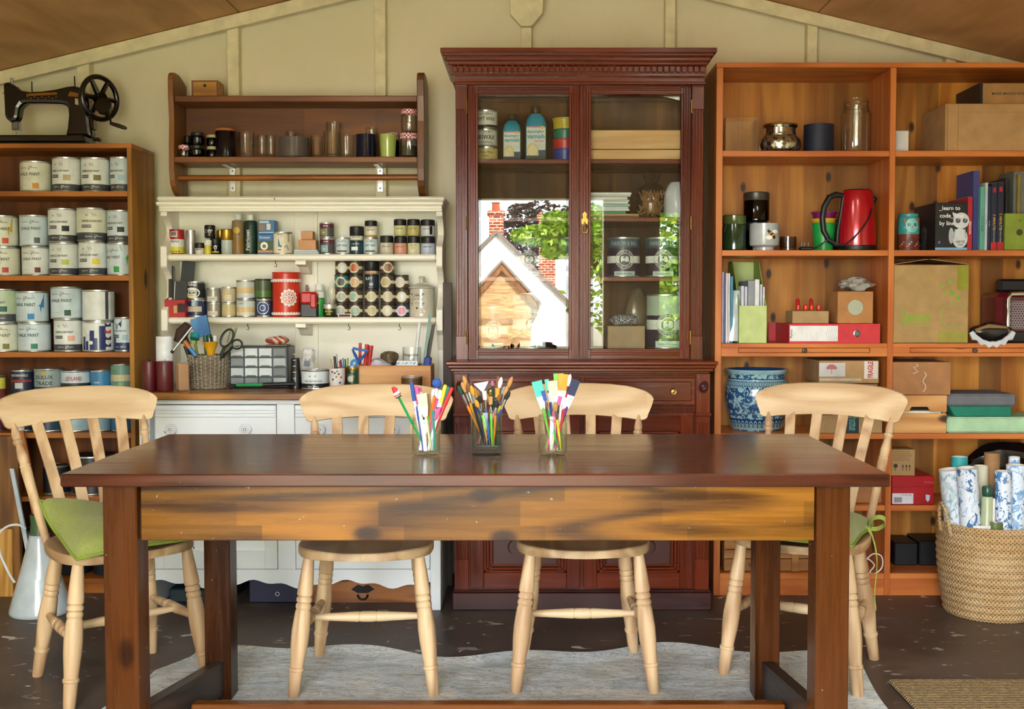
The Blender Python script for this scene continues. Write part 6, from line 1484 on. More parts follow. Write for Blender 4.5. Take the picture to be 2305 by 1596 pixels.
def crumple(c, rx, ry, rz, mat, seed, k=.25, nu=18, nv=10): 
    return MB().blob(c, rx, ry, rz, mat, nu, nv, lambda d: 1 + k * sin(5 * d.x + seed) * sin(4 * d.z + seed * 2) + k * .6 * sin(9 * d.y + 6 * d.z + seed))
solo('plastic_bag', crumple((ctr(694, 800, 4.44), 4.44, wt + .04), .026, .02, .042, M('#c9c7c8', .35), 1.3).add(*(lambda b: ([tuple(p) for p in b], [(0, 1, 2, 3)]))([pp(684, 812, 4.40), pp(695, 812, 4.40), pp(694, 824, 4.40), pp(683, 824, 4.40)]), M('#5a6a82', .5)), 'crumpled plastic bag with a small label standing on the white wax tin', 'bag', (ctr(694, 800, 4.44), 4.44, wt))
# mosaic pot and its pens
mp = thing('mosaic_pot', 'white pot stuck with coloured mosaic squares on the worktop', 'pot', (ctr(759, 850, 4.36), 4.36, zt))
xm = ctr(759, 850, 4.36); c = (xm, 4.36, zt); rm = .031; hm = ZZ(829, 4.36) - zt
part('pot', MB().lathe([(0, 0), (rm * .75, 0), (rm * .85, .006), (rm, hm * .5), (rm * .98, hm), (rm * .88, hm), (rm * .8, .01), (0, .01)], M('#d9d8d6', .5), c, 22), mp)
A = Art()
for u, v, cc in ((-.6, .85, '#2a2f6a'), (-.25, .8, '#7a1f2a'), (.05, .88, '#2f7a3a'), (.25, .75, '#9a2a2a'), (-.05, .62, '#1f5a3a'), (-.5, .5, '#3a3a3a'), (.4, .35, '#2a2f7a'), (0, .45, '#c9c9c9'), (-.2, .3, '#e0e0e0'), (.55, .6, '#b5452f')): A.rect(u * rm, u * rm + .007, v * hm - .0035, v * hm + .0035, M(cc, .25), 2)
part('mosaic', A.onto(MB(), cyl(xm, 4.36, zt, rm + .0005)), mp)
xt = ctr(776, 850, 4.42); tc = lathe_solo('terracotta_pot', 'terracotta pot of pens behind the mosaic pot', 'pot', None, 760, 782, 826, 4.43, DT, [(0, 0), (.8, 0), (1, 1), (.88, 1), (.7, .1), (0, .1)], M('#a8522c', .8), 20)
for px, py, cc, lab, xb_, Yq, rr in ((744, 808, '#c99a4a', 'pale wooden brush handle leaning left in the mosaic pot', xm, 4.36, .003), (753, 802, '#1b1b1d', 'thick black marker with a pointed tip in the mosaic pot', xm, 4.36, .0065), (758, 797, '#2b2b2b', 'thin black needle tool rising from the mosaic pot', xm + .004, 4.37, .0015), (767, 809, '#5a4aa0', 'violet pen in the terracotta pot', xt - .004, 4.43, .004), (772, 806, '#2a8a9a', 'turquoise pen in the terracotta pot', xt, 4.43, .004), (777, 808, '#1f4a2f', 'dark green pen in the terracotta pot', xt + .004, 4.43, .004), (783, 806, '#8fae3a', 'lime green pen leaning right in the terracotta pot', xt + .006, 4.435, .0045), (764, 812, '#b5302a', 'short red pen in the terracotta pot', xt - .007, 4.425, .004)):
    stick('pen', lab, 'pen', (xb_, Yq, zt + .014), pp(px, py, Yq), rr, rr * .75, M(cc, .35), 'pens on the worktop')
def syr(A, r, h): A.rect(-r * 1.3, r * 1.3, h * .86, h * .93, GOLD); A.disc(-r * .3, h * .45, r * .62, GOLD, 22, r * .55); A.disc(-r * .3, h * .45, r * .5, M('#c9d0c4', .4)); A.text('SYRUP', 0, h * .78, r * .28, GOLD, .02); A.arc_text('GOLDEN', -r * .3, h * .45, r * .75, r * .2, WHT, 2.6, .6)
can('syrup_tin', 'green and gold syrup tin full of bulldog clips left of the wooden crate', 'tin', None, 781, 808, 824, 4.40, DT, ((0, 1, M('#1d4a38', .3)),), syr, lid=M('#1c2a24', .5))
zs = ZZ(824, 4.40) + .002
bl = thing('spring_clamp', 'blue plastic clamp perched on the syrup tin', 'clamp', (ctr(803, 800, 4.40), 4.40, zs))
BC = M('#2a5fb0', .3)
part('jaw', MB().tube([pp(793, 786, 4.40), pp(800, 800, 4.40), pp(808, 814, 4.40)], [.006, .011, .008], BC, 8, flat=.6).tube([pp(830, 788, 4.395), pp(817, 803, 4.395), pp(806, 818, 4.395)], [.005, .009, .008], BC, 8, flat=.6), bl)
part('handle', MB().tube([pp(794, 784, 4.395), pp(828, 790, 4.395)], .005, M('#3f6fc0', .3), 8), bl); part('spring', MB().tube(loop(797, 818, 6, 7, .4, 4.40), .005, M('#3f8fd0', .3), 8, True), bl)
for px, yy, q in ((811, 772, 0), (820, 775, 1), (829, 778, 2)): stick('glue_stick', 'red plastic stick, %s of three standing behind the blue clamp' % ('leftmost', 'middle', 'rightmost')[q], 'stick', (ctr(px - 2, 820, 4.45), 4.45, zt + .02), pp(px + (6 if q else 0), yy, 4.45), .006, .006 + .002 * q, M('#c4302a', .35), 'red sticks behind the crate')
# wooden crate of oddments
cr_ = thing('wooden_crate', 'low pine crate heaped with craft oddments at the right of the worktop', 'crate', (ctr(889, 860, 4.42), 4.50, zt))
CRW = wood('knotty crate pine', '#b87a40', '#dca86a', 'x', .5, knots=1.1, ring=12)
Yc = 4.41; xa, xb = XX(806, 850, Yc), XX(970, 850, Yc); zc_ = ZZ(823, Yc)
part('side', MB().box(xa, xb, Yc, Yc + .012, zt, zc_, CRW, .0015), cr_); part('side', MB().box(xa, xb, Yc + .15, Yc + .162, zt, zc_, CRW, .0015), cr_)
for a in (xa, xb - .012): part('end', MB().box(a, a + .012, Yc + .012, Yc + .15, zt, zc_, CRW, .0015), cr_)
part('bottom', MB().box(xa + .012, xb - .012, Yc + .012, Yc + .15, zt, zt + .008, CRW), cr_)
bz = zt + .01; cz = (bz + zc_) / 2; G_C = 'oddments in the wooden crate'
solo('plastic_bag', crumple((ctr(852, 815, 4.47), 4.475, zc_ - .02), .058, .045, .042, M('#c2bcd0', .25, coat=.3), 2.2, .12), 'clear zip bag with blue and pink bits at the left of the crate', 'bag', (ctr(852, 815, 4.47), 4.475, bz), G_C)
hbx = ctr(876, 800, 4.51)
fanb = thing('shaving_brush', 'fan of brown grey bristles standing in the middle of the crate', 'brush', (hbx, 4.52, bz), 0, G_C)
part('bristles', MB().lathe([(.03, 0), (.038, .02), (.036, .034), (.02, .043), (0, .045)], wood('brown bristles', '#4a3f2c', '#7d6e50', 'z', .8, ring=20), (hbx, 4.52, zc_ + .008), 26), fanb); part('ferrule', MB().lathe([(0, 0), (.028, 0), (.031, zc_ - bz + .006), (0, zc_ - bz + .008)], M('#2b2b2e', .4), (hbx, 4.52, bz), 22), fanb)
gls = jar('beer_glass', 'clear printed glass standing in the crate beside the blue sponge', 'glass', G_C, 906, 948, 781, 4.49, bz, GL, None, None, art=lambda A, r, h: (A.text('Hoegaarden', 0, h * .8, r * .3, INK, .01, wmax=r * 1.7)), seg=26)
solo('plastic_bag', crumple((ctr(905, 812, 4.45), 4.455, zc_ - .016), .03, .02, .032, M('#bcd5e6', .25, coat=.3), .7, .15), 'pale blue printed bag in front of the clear glass in the crate', 'bag', (ctr(905, 812, 4.45), 4.455, bz), G_C)
carton('card_packet', 'white card with blue arrow pattern at the front of the crate', 'packet', G_C, 893, 940, 812, 4.426, bz, .01, M('#d9e6ee', .6), .0005, lambda A, w, h: [A.poly([(-w + i * .016, h - .012 - (i % 2) * .006), (-w + .01 + i * .016, h - .006), (-w + .012 + i * .016, h - .009), (-w + .002 + i * .016, h - .015)], M('#2f5fa8', .5)) for i in range(5)])
solo('taper_candle', MB().tube([(ctr(930, 800, 4.52), 4.53, bz), pp(944, 726, 4.52)], [.009, .007], M('#e2e7ea', .4), 12), 'white taper candle leaning right out of the crate', 'candle', (ctr(930, 800, 4.52), 4.53, bz), G_C)
solo('squeegee_blade', slabx(Vector((ctr(948, 800, 4.5), 4.50, bz)), Vector(pp(969, 704, 4.51)), .007, .006, .004, M('#1f6b4a', .35)), 'long green blade rising above the hutch shelf from the crate', 'blade', (ctr(948, 800, 4.5), 4.50, bz), G_C)
solo('slate_strip', slabx(Vector((ctr(952, 800, 4.53), 4.53, bz)), Vector(pp(976, 730, 4.53)), .012, .008, .004, M('#4a463e', .6)), 'dark brown strip leaning behind the green blade', 'strip', (ctr(952, 800, 4.53), 4.53, bz), G_C)
solo('sponge_block', MB().box(-.014, .014, -.02, .02, 0, .115, M('#3d4a94', .7), .005, Matrix.Rotation(radians(8), 4, 'Y')), 'blue sponge block leaning at the right end of the crate', 'sponge', (ctr(955, 840, 4.47), 4.475, bz), G_C, world=False)
can('small_tin', 'small brown metal tin standing in front of the pine crate', 'tin', None, 903, 951, 847, 4.30, DT, ((0, 1, M('#6a4a2a', .35, .4)),), None)
# plank between dresser and cabinet, things under the dresser
solo('dark_plank', MB().box(XX(997, 700, 4.60), XX(1017, 700, 4.60), 4.60, 4.615, .001, ZZ(636, 4.6), M('#4a3c34', .6), .001, None), 'dark brown board standing upright between the dresser and the cabinet', 'board', (XX(1007, 700, 4.6), 4.607, 0))
pd = thing('drawer_unit', 'pine drawer unit with a black ring handle under the right of the dresser', 'drawer', (XX(810, 1340, 4.36), 4.5, 0))
xa, xb = XX(690, 1340, 4.36), XX(960, 1340, 4.36)
part('carcass', MB().box(xa, xb, 4.36, 4.62, .001, ZZ(1300, 4.36), M('#7a4a22', .5), .002), pd); part('front', MB().box(xa + .012, xb - .012, 4.35, 4.36, ZZ(1366, 4.36), ZZ(1306, 4.36), wood('drawer pine', '#7a4218', '#a8662c', 'x', .4, knots=.8), .003), pd)
xm = XX(817, 1330, 4.35); part('handle', MB().tube([(xm + .02 * cos(t), 4.34, ZZ(1337, 4.35) + .02 * sin(t)) for t in [pi + i * pi / 10 for i in range(11)]], .004, IRON, 8).prism([(xm - .045, ZZ(1326, 4.35)), (xm - .02, ZZ(1316, 4.35)), (xm, ZZ(1320, 4.35)), (xm + .02, ZZ(1316, 4.35)), (xm + .045, ZZ(1326, 4.35)), (xm + .02, ZZ(1334, 4.35)), (xm - .02, ZZ(1334, 4.35))], 4.343, 4.35, IRON), pd)
carton('storage_crate', 'dark teal plastic crate under the left of the dresser', 'crate', None, 380, 520, 1325, 4.34, 0, .25, M('#16323c', .4), .006)
carton('storage_crate', 'navy storage box with a small white badge under the middle of the dresser', 'box', None, 560, 682, 1300, 4.34, 0, .25, M('#1a1a3c', .5), .004, lambda A, w, h: (A.disc(w * .05, h * .35, .009, LGREY, 14, .006)))
# ================================================================ INSIDE THE GLAZED CABINET
Yg = 4.47; G_G = 'things inside the glazed cabinet'
z = CSH['t']
zz = can('wax_tin', 'small tin with a pale yellow label at the bottom of the cabinet wax stack', 'tin', G_G, 1070, 1121, 333, Yg, z, ((0, 1, M('#cbb97a', .45)),), lambda A, r, h: (A.text('A Pure Wax', -r * .1, h * .6, r * .2, INK, .01), A.text('Polish', -r * .1, h * .35, r * .2, INK, .01)))
zz = can('wax_tin', 'white wax tin with black lettered band, middle of the cabinet wax stack', 'tin', G_G, 1068, 1120, 293, Yg, zz, ((0, 1, M('#d3d8cf', .35)),), lambda A, r, h: (A.text('BRIWAX', 0, h * .5, r * .38, INK, .02, wmax=r * 1.7), A.stroke([(-r * .9, h * .34), (r * .9, h * .34)], .0016, INK), A.text('ORIGINAL', 0, h * .22, r * .2, DGREY, .01), A.sign(r * .2, h * .8, r * .8, REDT, .001)))
can('wax_tin', 'white soft wax tin with dark base band, topmost of the cabinet wax stack', 'tin', G_G, 1068, 1120, 251, Yg, zz, ((0, .14, BLACK), (.14, 1, M('#d9dddb', .35))), lambda A, r, h: (A.sign(0, h * .76, r * 1.2, INK, .0014), A.text('SOFT WAX', 0, h * .5, r * .3, INK, .02, wmax=r * 1.7)))
def vb(label, x0, x1, yt, sat):
    x, r, h = at(x0, x1, yt, Yg, z + EPS); z0 = z + EPS; t = thing('varnish_bottle', label, 'bottle', (x, Yg, z0), 0, 'varnish bottles in the cabinet'); TQ = M('#1f93b5', .3)
    k = r / .04; d = r * .62
    def oval(rr, zz_): return [(x + rr * (abs(cos(a)) ** .6) * (1 if cos(a) >= 0 else -1), Yg + d * rr / r * (abs(sin(a)) ** .6) * (1 if sin(a) >= 0 else -1), z0 + zz_ * h) for a in [2 * pi * i / 24 for i in range(24)]]
    prof = [(r * .96, 0), (r, .02), (r, .6), (r * .98, .68), (r * .88, .74), (r * .86, .76), (r * .8, .78), (r * .55, .84), (r * .45, .86)]
    vs = []; fs = []
    for q in prof: vs += oval(*q)
    n = 24
    for i in range(len(prof) - 1): fs += [[i * n + j, i * n + (j + 1) % n, (i + 1) * n + (j + 1) % n, (i + 1) * n + j] for j in range(n)]
    fs += [list(range(n))[::-1], [(len(prof) - 1) * n + j for j in range(n)]]
    part('body', MB().add(vs, fs, TQ, True), t); part('cap', MB().lathe([(r * .47, h * .862), (r * .5, h * .87), (r * .5, h * .98), (r * .44, h), (0, h)], BLACK, (x, Yg, z0), 20), t)
    A = Art(); yf = Yg - d - .0004; w = r * .9
    A.rect(-w, w, h * .1, h * .62, M('#d8dcd8', .45)); A.rect(-w, w, h * .595, h * .62, M('#d98a94', .5)); A.disc(w * .65, h * .6, r * .16, M('#e0a82a', .5), 10)
    A.text('decorating', -w * .05, h * .53, r * .3, M('#1f8fa8', .4), .03, wmax=w * 1.8); A.text('varnish', 0, h * .44, r * .42, M('#1f8fa8', .4), .03, wmax=w * 1.85)
    if sat: A.text('satin finish', w * .3, h * .36, r * .2, REDT, .01, wmax=w)
    A.disc(-w * .35, h * .19, w * .62, M('#cdbd84', .5), 24, ry=h * .085 * 1.6); A.disc(-w * .35, h * .19, w * .48, M('#ded3a8', .5), 24, ry=h * .066 * 1.6); A.rect(w * .25, w, h * .1, h * .2, M('#1c3a5a', .5)); A.rect(-w, w, h * .03, h * .1, M('#17202a', .5))
    [A.stroke([(-w * .1, h * (.33 - .02 * i)), (w * .9, h * (.33 - .02 * i))], .0008, LGREY) for i in range(4)]
    part('label', A.onto(MB(), flat(x, yf, z0)), t)
vb('shorter turquoise varnish bottle with black cap in the top of the cabinet', 1132, 1173, 257, False); vb('taller turquoise satin varnish bottle with black cap in the top of the cabinet', 1183, 1230, 239, True)
zz = z
for yt, cc, nm in ((337, '#2a3f9a', 'blue tub at the bottom of the coloured stack'), (315, '#c22f2f', 'red tub second from the bottom of the coloured stack'), (293, '#1d7a68', 'green tub third from the bottom of the coloured stack'), (268, '#d0b93a', 'yellow tub topping the coloured stack')):
    lathe_solo('plastic_tub', nm + ' in the cabinet', 'tub', 'coloured tubs in the cabinet', 1244, 1300, yt, Yg + .01, zz, [(0, 0), (.92, 0), (.94, .02), (.98, .86), (1.04, .88), (1.04, .99), (0, .99)], M(cc, .3)); zz = ZZ(yt, Yg + .01) + .0005
LPW = wood('pale pine board', '#d0a066', '#e8c48e', 'x', .5, ring=10, knots=.5)
_, _, _, zz = carton('pine_tray', 'thin pale pine tray under the deeper one in the right of the cabinet', 'tray', G_G, 1322, 1545, 337, 4.385, z, .25, LPW, .001)
carton('pine_tray', 'deeper pale pine tray with a knot on top in the right of the cabinet', 'tray', G_G, 1322, 1545, 293, 4.385, zz + .002, .25, LPW, .001)
# magazines, pegs, vase
z = CSH['m']; zz = z + EPS
for i in range(11):
    px0 = 1300 + R.uniform(-4, 3); px1 = 1432 - i * 1.5 + R.uniform(-10, 8) - (16 if i in (2, 3, 4) else 0); t_ = (.0045, .006, .0075)[i % 3] + .003
    cc = ('#8a6a3a', '#b08a50', '#2a7a6a', '#d9dcd8', '#c9d0ce', '#8fb0a8', '#e0e2de', '#b9bcba', '#d9d9d4', '#c2c8c8', '#e3e4e0')[i]
    solo('magazine', MB().box(XX(px0, 450, 4.42), XX(px1, 450, 4.42), 4.42 + R.uniform(-.01, .01), 4.60, zz, zz + t_, M(cc, .5), .0008), '%s paper layer, number %s up from the shelf in the cabinet magazine pile' % (('brown', 'tan', 'green', 'white', 'pale', 'sea green', 'bright white', 'grey', 'cream', 'cool grey', 'topmost white')[i], ('one', 'two', 'three', 'four', 'five', 'six', 'seven', 'eight', 'nine', 'ten', 'eleven')[i]), 'magazine', (XX(1366, 450, 4.5), 4.5, zz), 'magazines in the cabinet'); zz += t_ + .0004
pg = thing('peg_bag', 'clear bag of wooden pegs tied at the top in the cabinet', 'bag', (XX(1466, 450, 4.5), 4.5, z + EPS)); xp = XX(1466, 450, 4.5)
pm = MB(); PEG = M('#a5764a', .7, var=.15)
for i in range(110):
    a = R.uniform(0, 2 * pi); rr = R.uniform(.012, .05); h0 = R.uniform(.02, .11); c0 = Vector((xp + rr * cos(a), 4.5 + rr * .8 * sin(a), z + h0)); dd = Vector((R.uniform(-.6, .6), R.uniform(-.6, .3), R.uniform(.2, 1))).normalized() * .026; pm.tube([c0 - dd * .6, c0 + dd * .6], .0034, PEG, 4)
pgs = part('wooden_pegs', pm, pg); pgs['kind'] = 'stuff'
part('plastic_wrap', MB().lathe([(0, 0), (.05, .0), (.062, .03), (.064, .08), (.05, .125), (.022, .145), (.03, .165), (.038, .18)], glass('bag film', '#f0f2f2', 1.5, .12, '#c9cdd0'), (xp, 4.5, z + EPS), 22), pg)
lathe_solo('white_vase', 'rounded white vase at the right of the cabinet middle shelf', 'vase', G_G, 1494, 1553, 411, 4.5, z, [(0, 0), (.75, 0), (.97, .2), (1, .45), (.95, .7), (.7, .92), (.5, 1), (.42, .98), (.4, .8), (0, .75)], M('#d9dde4', .25))
# boutique paint tins
AUB = M('#4a1f33', .35); AUBN = M('#33273c', .35); FBL = M('#dfe3dc', .4)
def fb(sc_=1.0, top=True):
    def f(A, r, h):
        v = h * .44; q = r * .52
        if top: A.rect(-r * 1.5, r * 1.5, h * .74, h * .97, M('#3a5560', .4), 16); A.text('FARROW & BALL', 0, h * .84, r * .24, LGREY, .0, wmax=r * 1.75)
        A.rect(-r * 1.5, r * 1.5, v - h * .09, v + h * .09, FBL, 16); A.disc(0, v, q * 1.12, M('#3d3a4a', .4)); A.disc(0, v, q * 1.1, FBL, 30, q * 1.05); A.disc(0, v, q * .74, FBL, 30, q * .68)
        A.text('F', -q * .27, v, q * .62, FBL, .02); A.text('&', q * .0, v - q * .05, q * .34, FBL, .01); A.text('B', q * .27, v, q * .62, FBL, .02)
        A.arc_text('FARROW & BALL', 0, v, q * .9, q * .17, FBL, 2.75, .39, .02); A.arc_text('DORSET ENGLAND', 0, v, q * .9, q * .15, FBL, 3.55, 5.87, .02, True)
        A.rect(-r * .62, r * .62, h * .02, h * .14, M('#b9c9c6', .5)); A.text('Estate Emulsion', 0, h * .08, r * .1, INK, .01)
    return f
z = CSH['l']
for x0, x1, lab in ((1158, 1226, 'aubergine badge paint tin on the lower left shelf of the cabinet, behind the reflection'), (1256, 1322, 'aubergine badge paint tin half behind the meeting door stiles'), (1366, 1440, 'aubergine badge paint tin on the lower right shelf of the cabinet'), (1452, 1526, 'aubergine badge paint tin at the far right of the lower shelf')):
    can('paint_tin', lab, 'paint tin', 'boutique paint tins in the cabinet', x0, x1, 536, 4.47, z, ((0, 1, AUBN),), fb())
z = CSH['f']
can('paint_tin', 'plum badge paint tin at the lower left corner of the cabinet', 'paint tin', 'boutique paint tins in the cabinet', 1076, 1147, 690, 4.47, z, ((0, 1, AUB),), fb(1, False))
can('paint_tin', 'large plum badge paint tin with pale grey top on the cabinet floor, left door', 'paint tin', 'boutique paint tins in the cabinet', 1152, 1246, 660, 4.48, z, ((0, .62, AUB), (.62, 1, M('#8fa3a8', .4))), fb(1, False))
can('paint_tin', 'large aubergine badge paint tin with pale green top on the cabinet floor, right door', 'paint tin', 'boutique paint tins in the cabinet', 1454, 1542, 663, 4.48, z, ((0, .62, AUBN), (.62, 1, M('#a9bba4', .4))), fb(1, False))
_, _, _, zz = carton('cardboard_box', 'plain cardboard box on the cabinet floor under the checked cloth', 'box', G_G, 1368, 1452, 734, 4.40, z, .16, M('#a38a6a', .8), .002)
def check():
    m, nt, b = newmat('black check cloth'); g = NT(nt); ck = g.n('ShaderNodeTexChecker'); ck.inputs['Scale'].default_value = 160; g.l(g.coord((1, 1, 1)), ck.inputs[0]); ck.inputs[1].default_value = lin('#2a2a2e'); ck.inputs[2].default_value = lin('#cfd3d6'); g.l(ck.outputs[0], b.inputs['Base Color']); b.inputs['Roughness'].default_value = .9; return m
solo('checked_cloth', crumple((XX(1405, 720, 4.46), 4.46, zz + .022), .055, .05, .022, check(), 1.0, .12), 'crumpled black and white checked cloth on the cardboard box in the cabinet', 'cloth', (XX(1405, 720, 4.46), 4.46, zz), G_G)
solo('plastic_bag', crumple((XX(1432, 680, 4.60), 4.60, z + .13), .05, .035, .11, M('#7a6a52', .3, coat=.4), 3.1, .1), 'brownish plastic bag standing behind the cardboard box in the cabinet', 'bag', (XX(1432, 680, 4.6), 4.60, z), G_G)
# ================================================================ RIGHT BOOKCASE, LEFT BAY
G_R = 'things in the pine bookcase'; z = RBZ['a'] + EPS; Yr = 4.58
x, r, h = at(1627, 1701, 269, 4.56, z)
gv = MB(); w = r; d = .05; t_ = .004
gv.box(x - w, x + w, 4.56 - d, 4.56 - d + t_, z, z + h, GL).box(x - w, x + w, 4.56 + d - t_, 4.56 + d, z, z + h, GL).box(x - w, x - w + t_, 4.56 - d + t_, 4.56 + d - t_, z, z + h, GL).box(x + w - t_, x + w, 4.56 - d + t_, 4.56 + d - t_, z, z + h, GL).box(x - w + t_, x + w - t_, 4.56 - d + t_, 4.56 + d - t_, z, z + .008, GL)
solo('glass_vase', gv, 'square clear glass vase at the left of the top shelf', 'vase', (x, 4.56, z), G_R)
def merc():
    m, nt, b = newmat('mottled mercury glass'); g = NT(nt); n = g.noise(g.coord((60, 60, 60)), 1, 4)
    g.l(g.ramp(n, [(.45, lin('#c9c3ae')), (.6, lin('#5a513c'))]), b.inputs['Base Color']); b.inputs['Metallic'].default_value = .9; b.inputs['Roughness'].default_value = .16; return m
MERC = merc(); x, r, h = at(1707, 1802, 276, 4.57, z); c = (x, 4.57, z)
mj = thing('mercury_jar', 'squat silver mottled jar with a polished lid on the top shelf', 'jar', c, 0, G_R)
part('bowl', MB().lathe([(0, 0), (r * .66, 0), (r * .92, h * .1), (r, h * .27), (r * .97, h * .42), (r * .84, h * .54), (r * .76, h * .6), (r * .76, h * .64), (0, h * .64)], MERC, c, 32), mj)
part('lid', MB().lathe([(r * .75, h * .645), (r * .74, h * .8), (r * .85, h * .86), (r * .82, h * .92), (r * .5, h * .98), (0, h)], M('#c4c4bd', .14, 1.0, name='polished silver'), c, 32), mj)
lathe_solo('candle_pot', 'matt navy black pot between the silver jar and the glass jar', 'pot', G_R, 1809, 1876, 282, 4.57, z, [(0, 0), (.96, 0), (1, .02), (1, 1), (.95, 1), (.94, .9), (0, .88)], M('#10192e', .6))
jar('preserve_jar', 'large clear glass preserve jar at the right of the top shelf', 'jar', G_R, 1893, 1960, 224, 4.58, z, GL, None, None, neck=.78, shoulder=.72, seg=30)
xj, rj, hj = at(1893, 1960, 224, 4.58, z)
rim_ = MB()
for k in (.79, .86, .93): rim_.tube([(xj + rj * .8 * cos(2 * pi * i / 28), 4.58 + rj * .8 * sin(2 * pi * i / 28), z + hj * k) for i in range(28)], .0035, GL, 6, True)
o = [q for q in COL.objects if q.name.startswith('preserve_jar') and not q.parent][-1]; part('neck_ring', rim_, o)
# second shelf
z = RBZ['b'] + EPS
zz = jar('storage_jar', 'dark glass jar under the stacked one, partly behind the bee mug', 'jar', G_R, 1673, 1728, 501, 4.65, z, GLD, M('#2e2f2c', .3, .4), M('#1d211f', .5), neck=.95, shoulder=.9, fillh=.85)
jar('storage_jar', 'dark blue grey glass jar with metal lid stacked above the bee mug', 'jar', G_R, 1673, 1731, 434, 4.645, zz, GLD, M('#4a4740', .35, .5), M('#1b2226', .5), neck=.95, shoulder=.9, fillh=.85)
jg = jar('clip_jar', 'green glass clip top jar at the left of the kettle shelf', 'jar', G_R, 1626, 1679, 485, 4.57, z, M('#1f3a20', .1, coat=.6), M('#4a5a2a', .15, coat=.5), None, lidh=.14, neck=.92)
o = [q for q in COL.objects if q.name.startswith('clip_jar') and not q.parent][-1]; xq = XX(1632, 500, 4.53)
part('wire_clip', MB().tube([(xq, 4.53, ZZ(490, 4.53)), (xq - .004, 4.525, ZZ(500, 4.53)), (xq + .004, 4.525, ZZ(505, 4.53)), (xq - .002, 4.53, ZZ(522, 4.53))], .0014, STEEL, 6), o)
x, r, h = at(1687, 1753, 504, 4.545, z); c = (x, 4.545, z); MUG = M('#aeb5b8', .25, coat=.3)
mg = thing('bee_mug', 'pale grey footed mug printed with a bee on the kettle shelf', 'mug', c, 0, G_R)
part('cup', MB().lathe([(0, 0), (r * .66, 0), (r * .66, h * .12), (r * .96, h * .2), (r, h * .28), (r, h), (r * .94, h), (r * .92, h * .3), (0, h * .22)], MUG, c, 32), mg)
A = Art(); u, v = r * .3, h * .58; SB_ = M('#1d1a17', .5); YB = M('#d9a02f', .5)
for k in range(5): A.disc(u + k * .0042 - .006, v - k * .0042 + .006, .0095 - abs(k - 2) * .0012, (SB_, YB, SB_, YB, SB_)[k], 16)
A.disc(u + .016, v + .012, .014, M('#eef0f0', .4), 16, ry=.0075); A.disc(u - .012, v - .012, .014, M('#eef0f0', .4), 16, ry=.0085); A.disc(u - .013, v + .013, .006, SB_, 12)
A.stroke([(u - .016, v + .017), (u - .024, v + .02)], .0013, SB_); A.stroke([(u - .012, v + .019), (u - .014, v + .027)], .0013, SB_)
part('printing', A.onto(MB(), cyl(x, 4.545, z, r + .0005)), mg)
tumbler('small smoky brown tumbler right of the bee mug', 1755, 1792, 533, 4.56, z, GLT, group=G_R)
bkx = thing('party_cup', 'stack of nested purple, yellow and green plastic cups behind the kettle handle', 'cup', (XX(1854, 530, 4.62), 4.62, z), 0, G_R); xx_ = XX(1854, 530, 4.62); rr = 27 * 4.62 / F
hq = ZZ(505, 4.62) - z
part('green_cup', MB().lathe([(0, 0), (rr * .78, 0), (rr * .98, hq), (rr * 1.04, hq), (rr * 1.04, hq + .004), (0, hq + .004)], M('#1f9a45', .3), (xx_, 4.62, z), 26), bkx); part('yellow_cup', MB().lathe([(rr * .9, hq + .005), (rr * .98, hq + .018), (rr * 1.04, hq + .018), (rr * 1.04, hq + .022), (0, hq + .022)], M('#d8a92a', .3), (xx_, 4.62, z), 26), bkx); part('purple_cup', MB().lathe([(rr * .88, hq + .023), (rr * .98, hq + .044), (rr * 1.06, hq + .044), (rr * 1.06, hq + .05), (0, hq + .05)], M('#7a1d5a', .3), (xx_, 4.62, z), 26), bkx)
x = XX(1928, 500, 4.58); c = (x, 4.58, z); h = ZZ(428, 4.58) - z; RK = M('#b3101f', .22, .25, coat=.6, name='metallic red'); r0, r1 = 43 * 4.58 / F, 33 * 4.58 / F
kt = thing('electric_kettle', 'shiny red electric kettle with black handle on the second shelf', 'kettle', c, 0, None)
part('base', MB().lathe([(0, 0), (r0 * .98, 0), (r0 * 1.0, .004), (r0 * .98, h * .085), (0, h * .085)], BLACK, c, 36), kt)
part('body', MB().lathe([(r0 * .99, h * .09), (r0, h * .12), (r0 * .96, h * .5), (r0 * .87, h * .8), (r1 * 1.03, h * .975), (r1, h * .985), (0, h * .985)], RK, c, 40), kt)
part('lid', MB().lathe([(r1 * .98, h * .986), (r1 * .9, h * 1.0), (0, h * 1.005)], BLACK, c, 30), kt)
def q3(px, py, Y=4.56): return pp(px, py, Y)
part('handle', MB().tube([q3(1899, 441), q3(1882, 438), q3(1867, 444), q3(1855, 466), q3(1851, 492), q3(1854, 520), q3(1865, 540), q3(1884, 553)], [.010, .0125, .0125, .0125, .012, .0115, .0105, .008], M('#16191c', .4), 12).tube([q3(1899, 441), q3(1893, 480), q3(1886, 520), q3(1884, 553)], [.009, .008, .008, .008], M('#16191c', .4), 10), kt)
part('spout', MB().tube([q3(1958, 440, 4.58), q3(1968, 448, 4.58), q3(1962, 470, 4.58)], [.009, .011, .005], BLACK, 10), kt)
solo('power_cord', MB().rope([q3(1962, 470, 4.518), q3(1956, 490, 4.508), q3(1940, 515, 4.497), q3(1918, 538, 4.494), q3(1898, 552, 4.494), q3(1880, 546, 4.50), q3(1864, 540, 4.51), q3(1852, 548, 4.515), q3(1840, 556, 4.515), q3(1828, 558, 4.515)], .003, BLACK, 8), 'thin black power cord looped across the red kettle', 'cord', q3(1828, 558, 4.515))
pl = thing('mains_plug', 'black three pin plug lying pins up left of the green cup', 'plug', (XX(1812, 558, 4.515), 4.515, z))
part('body', MB().box(XX(1799, 555, 4.515), XX(1829, 555, 4.515), 4.50, 4.53, z, z + .016, BLACK, .005), pl)
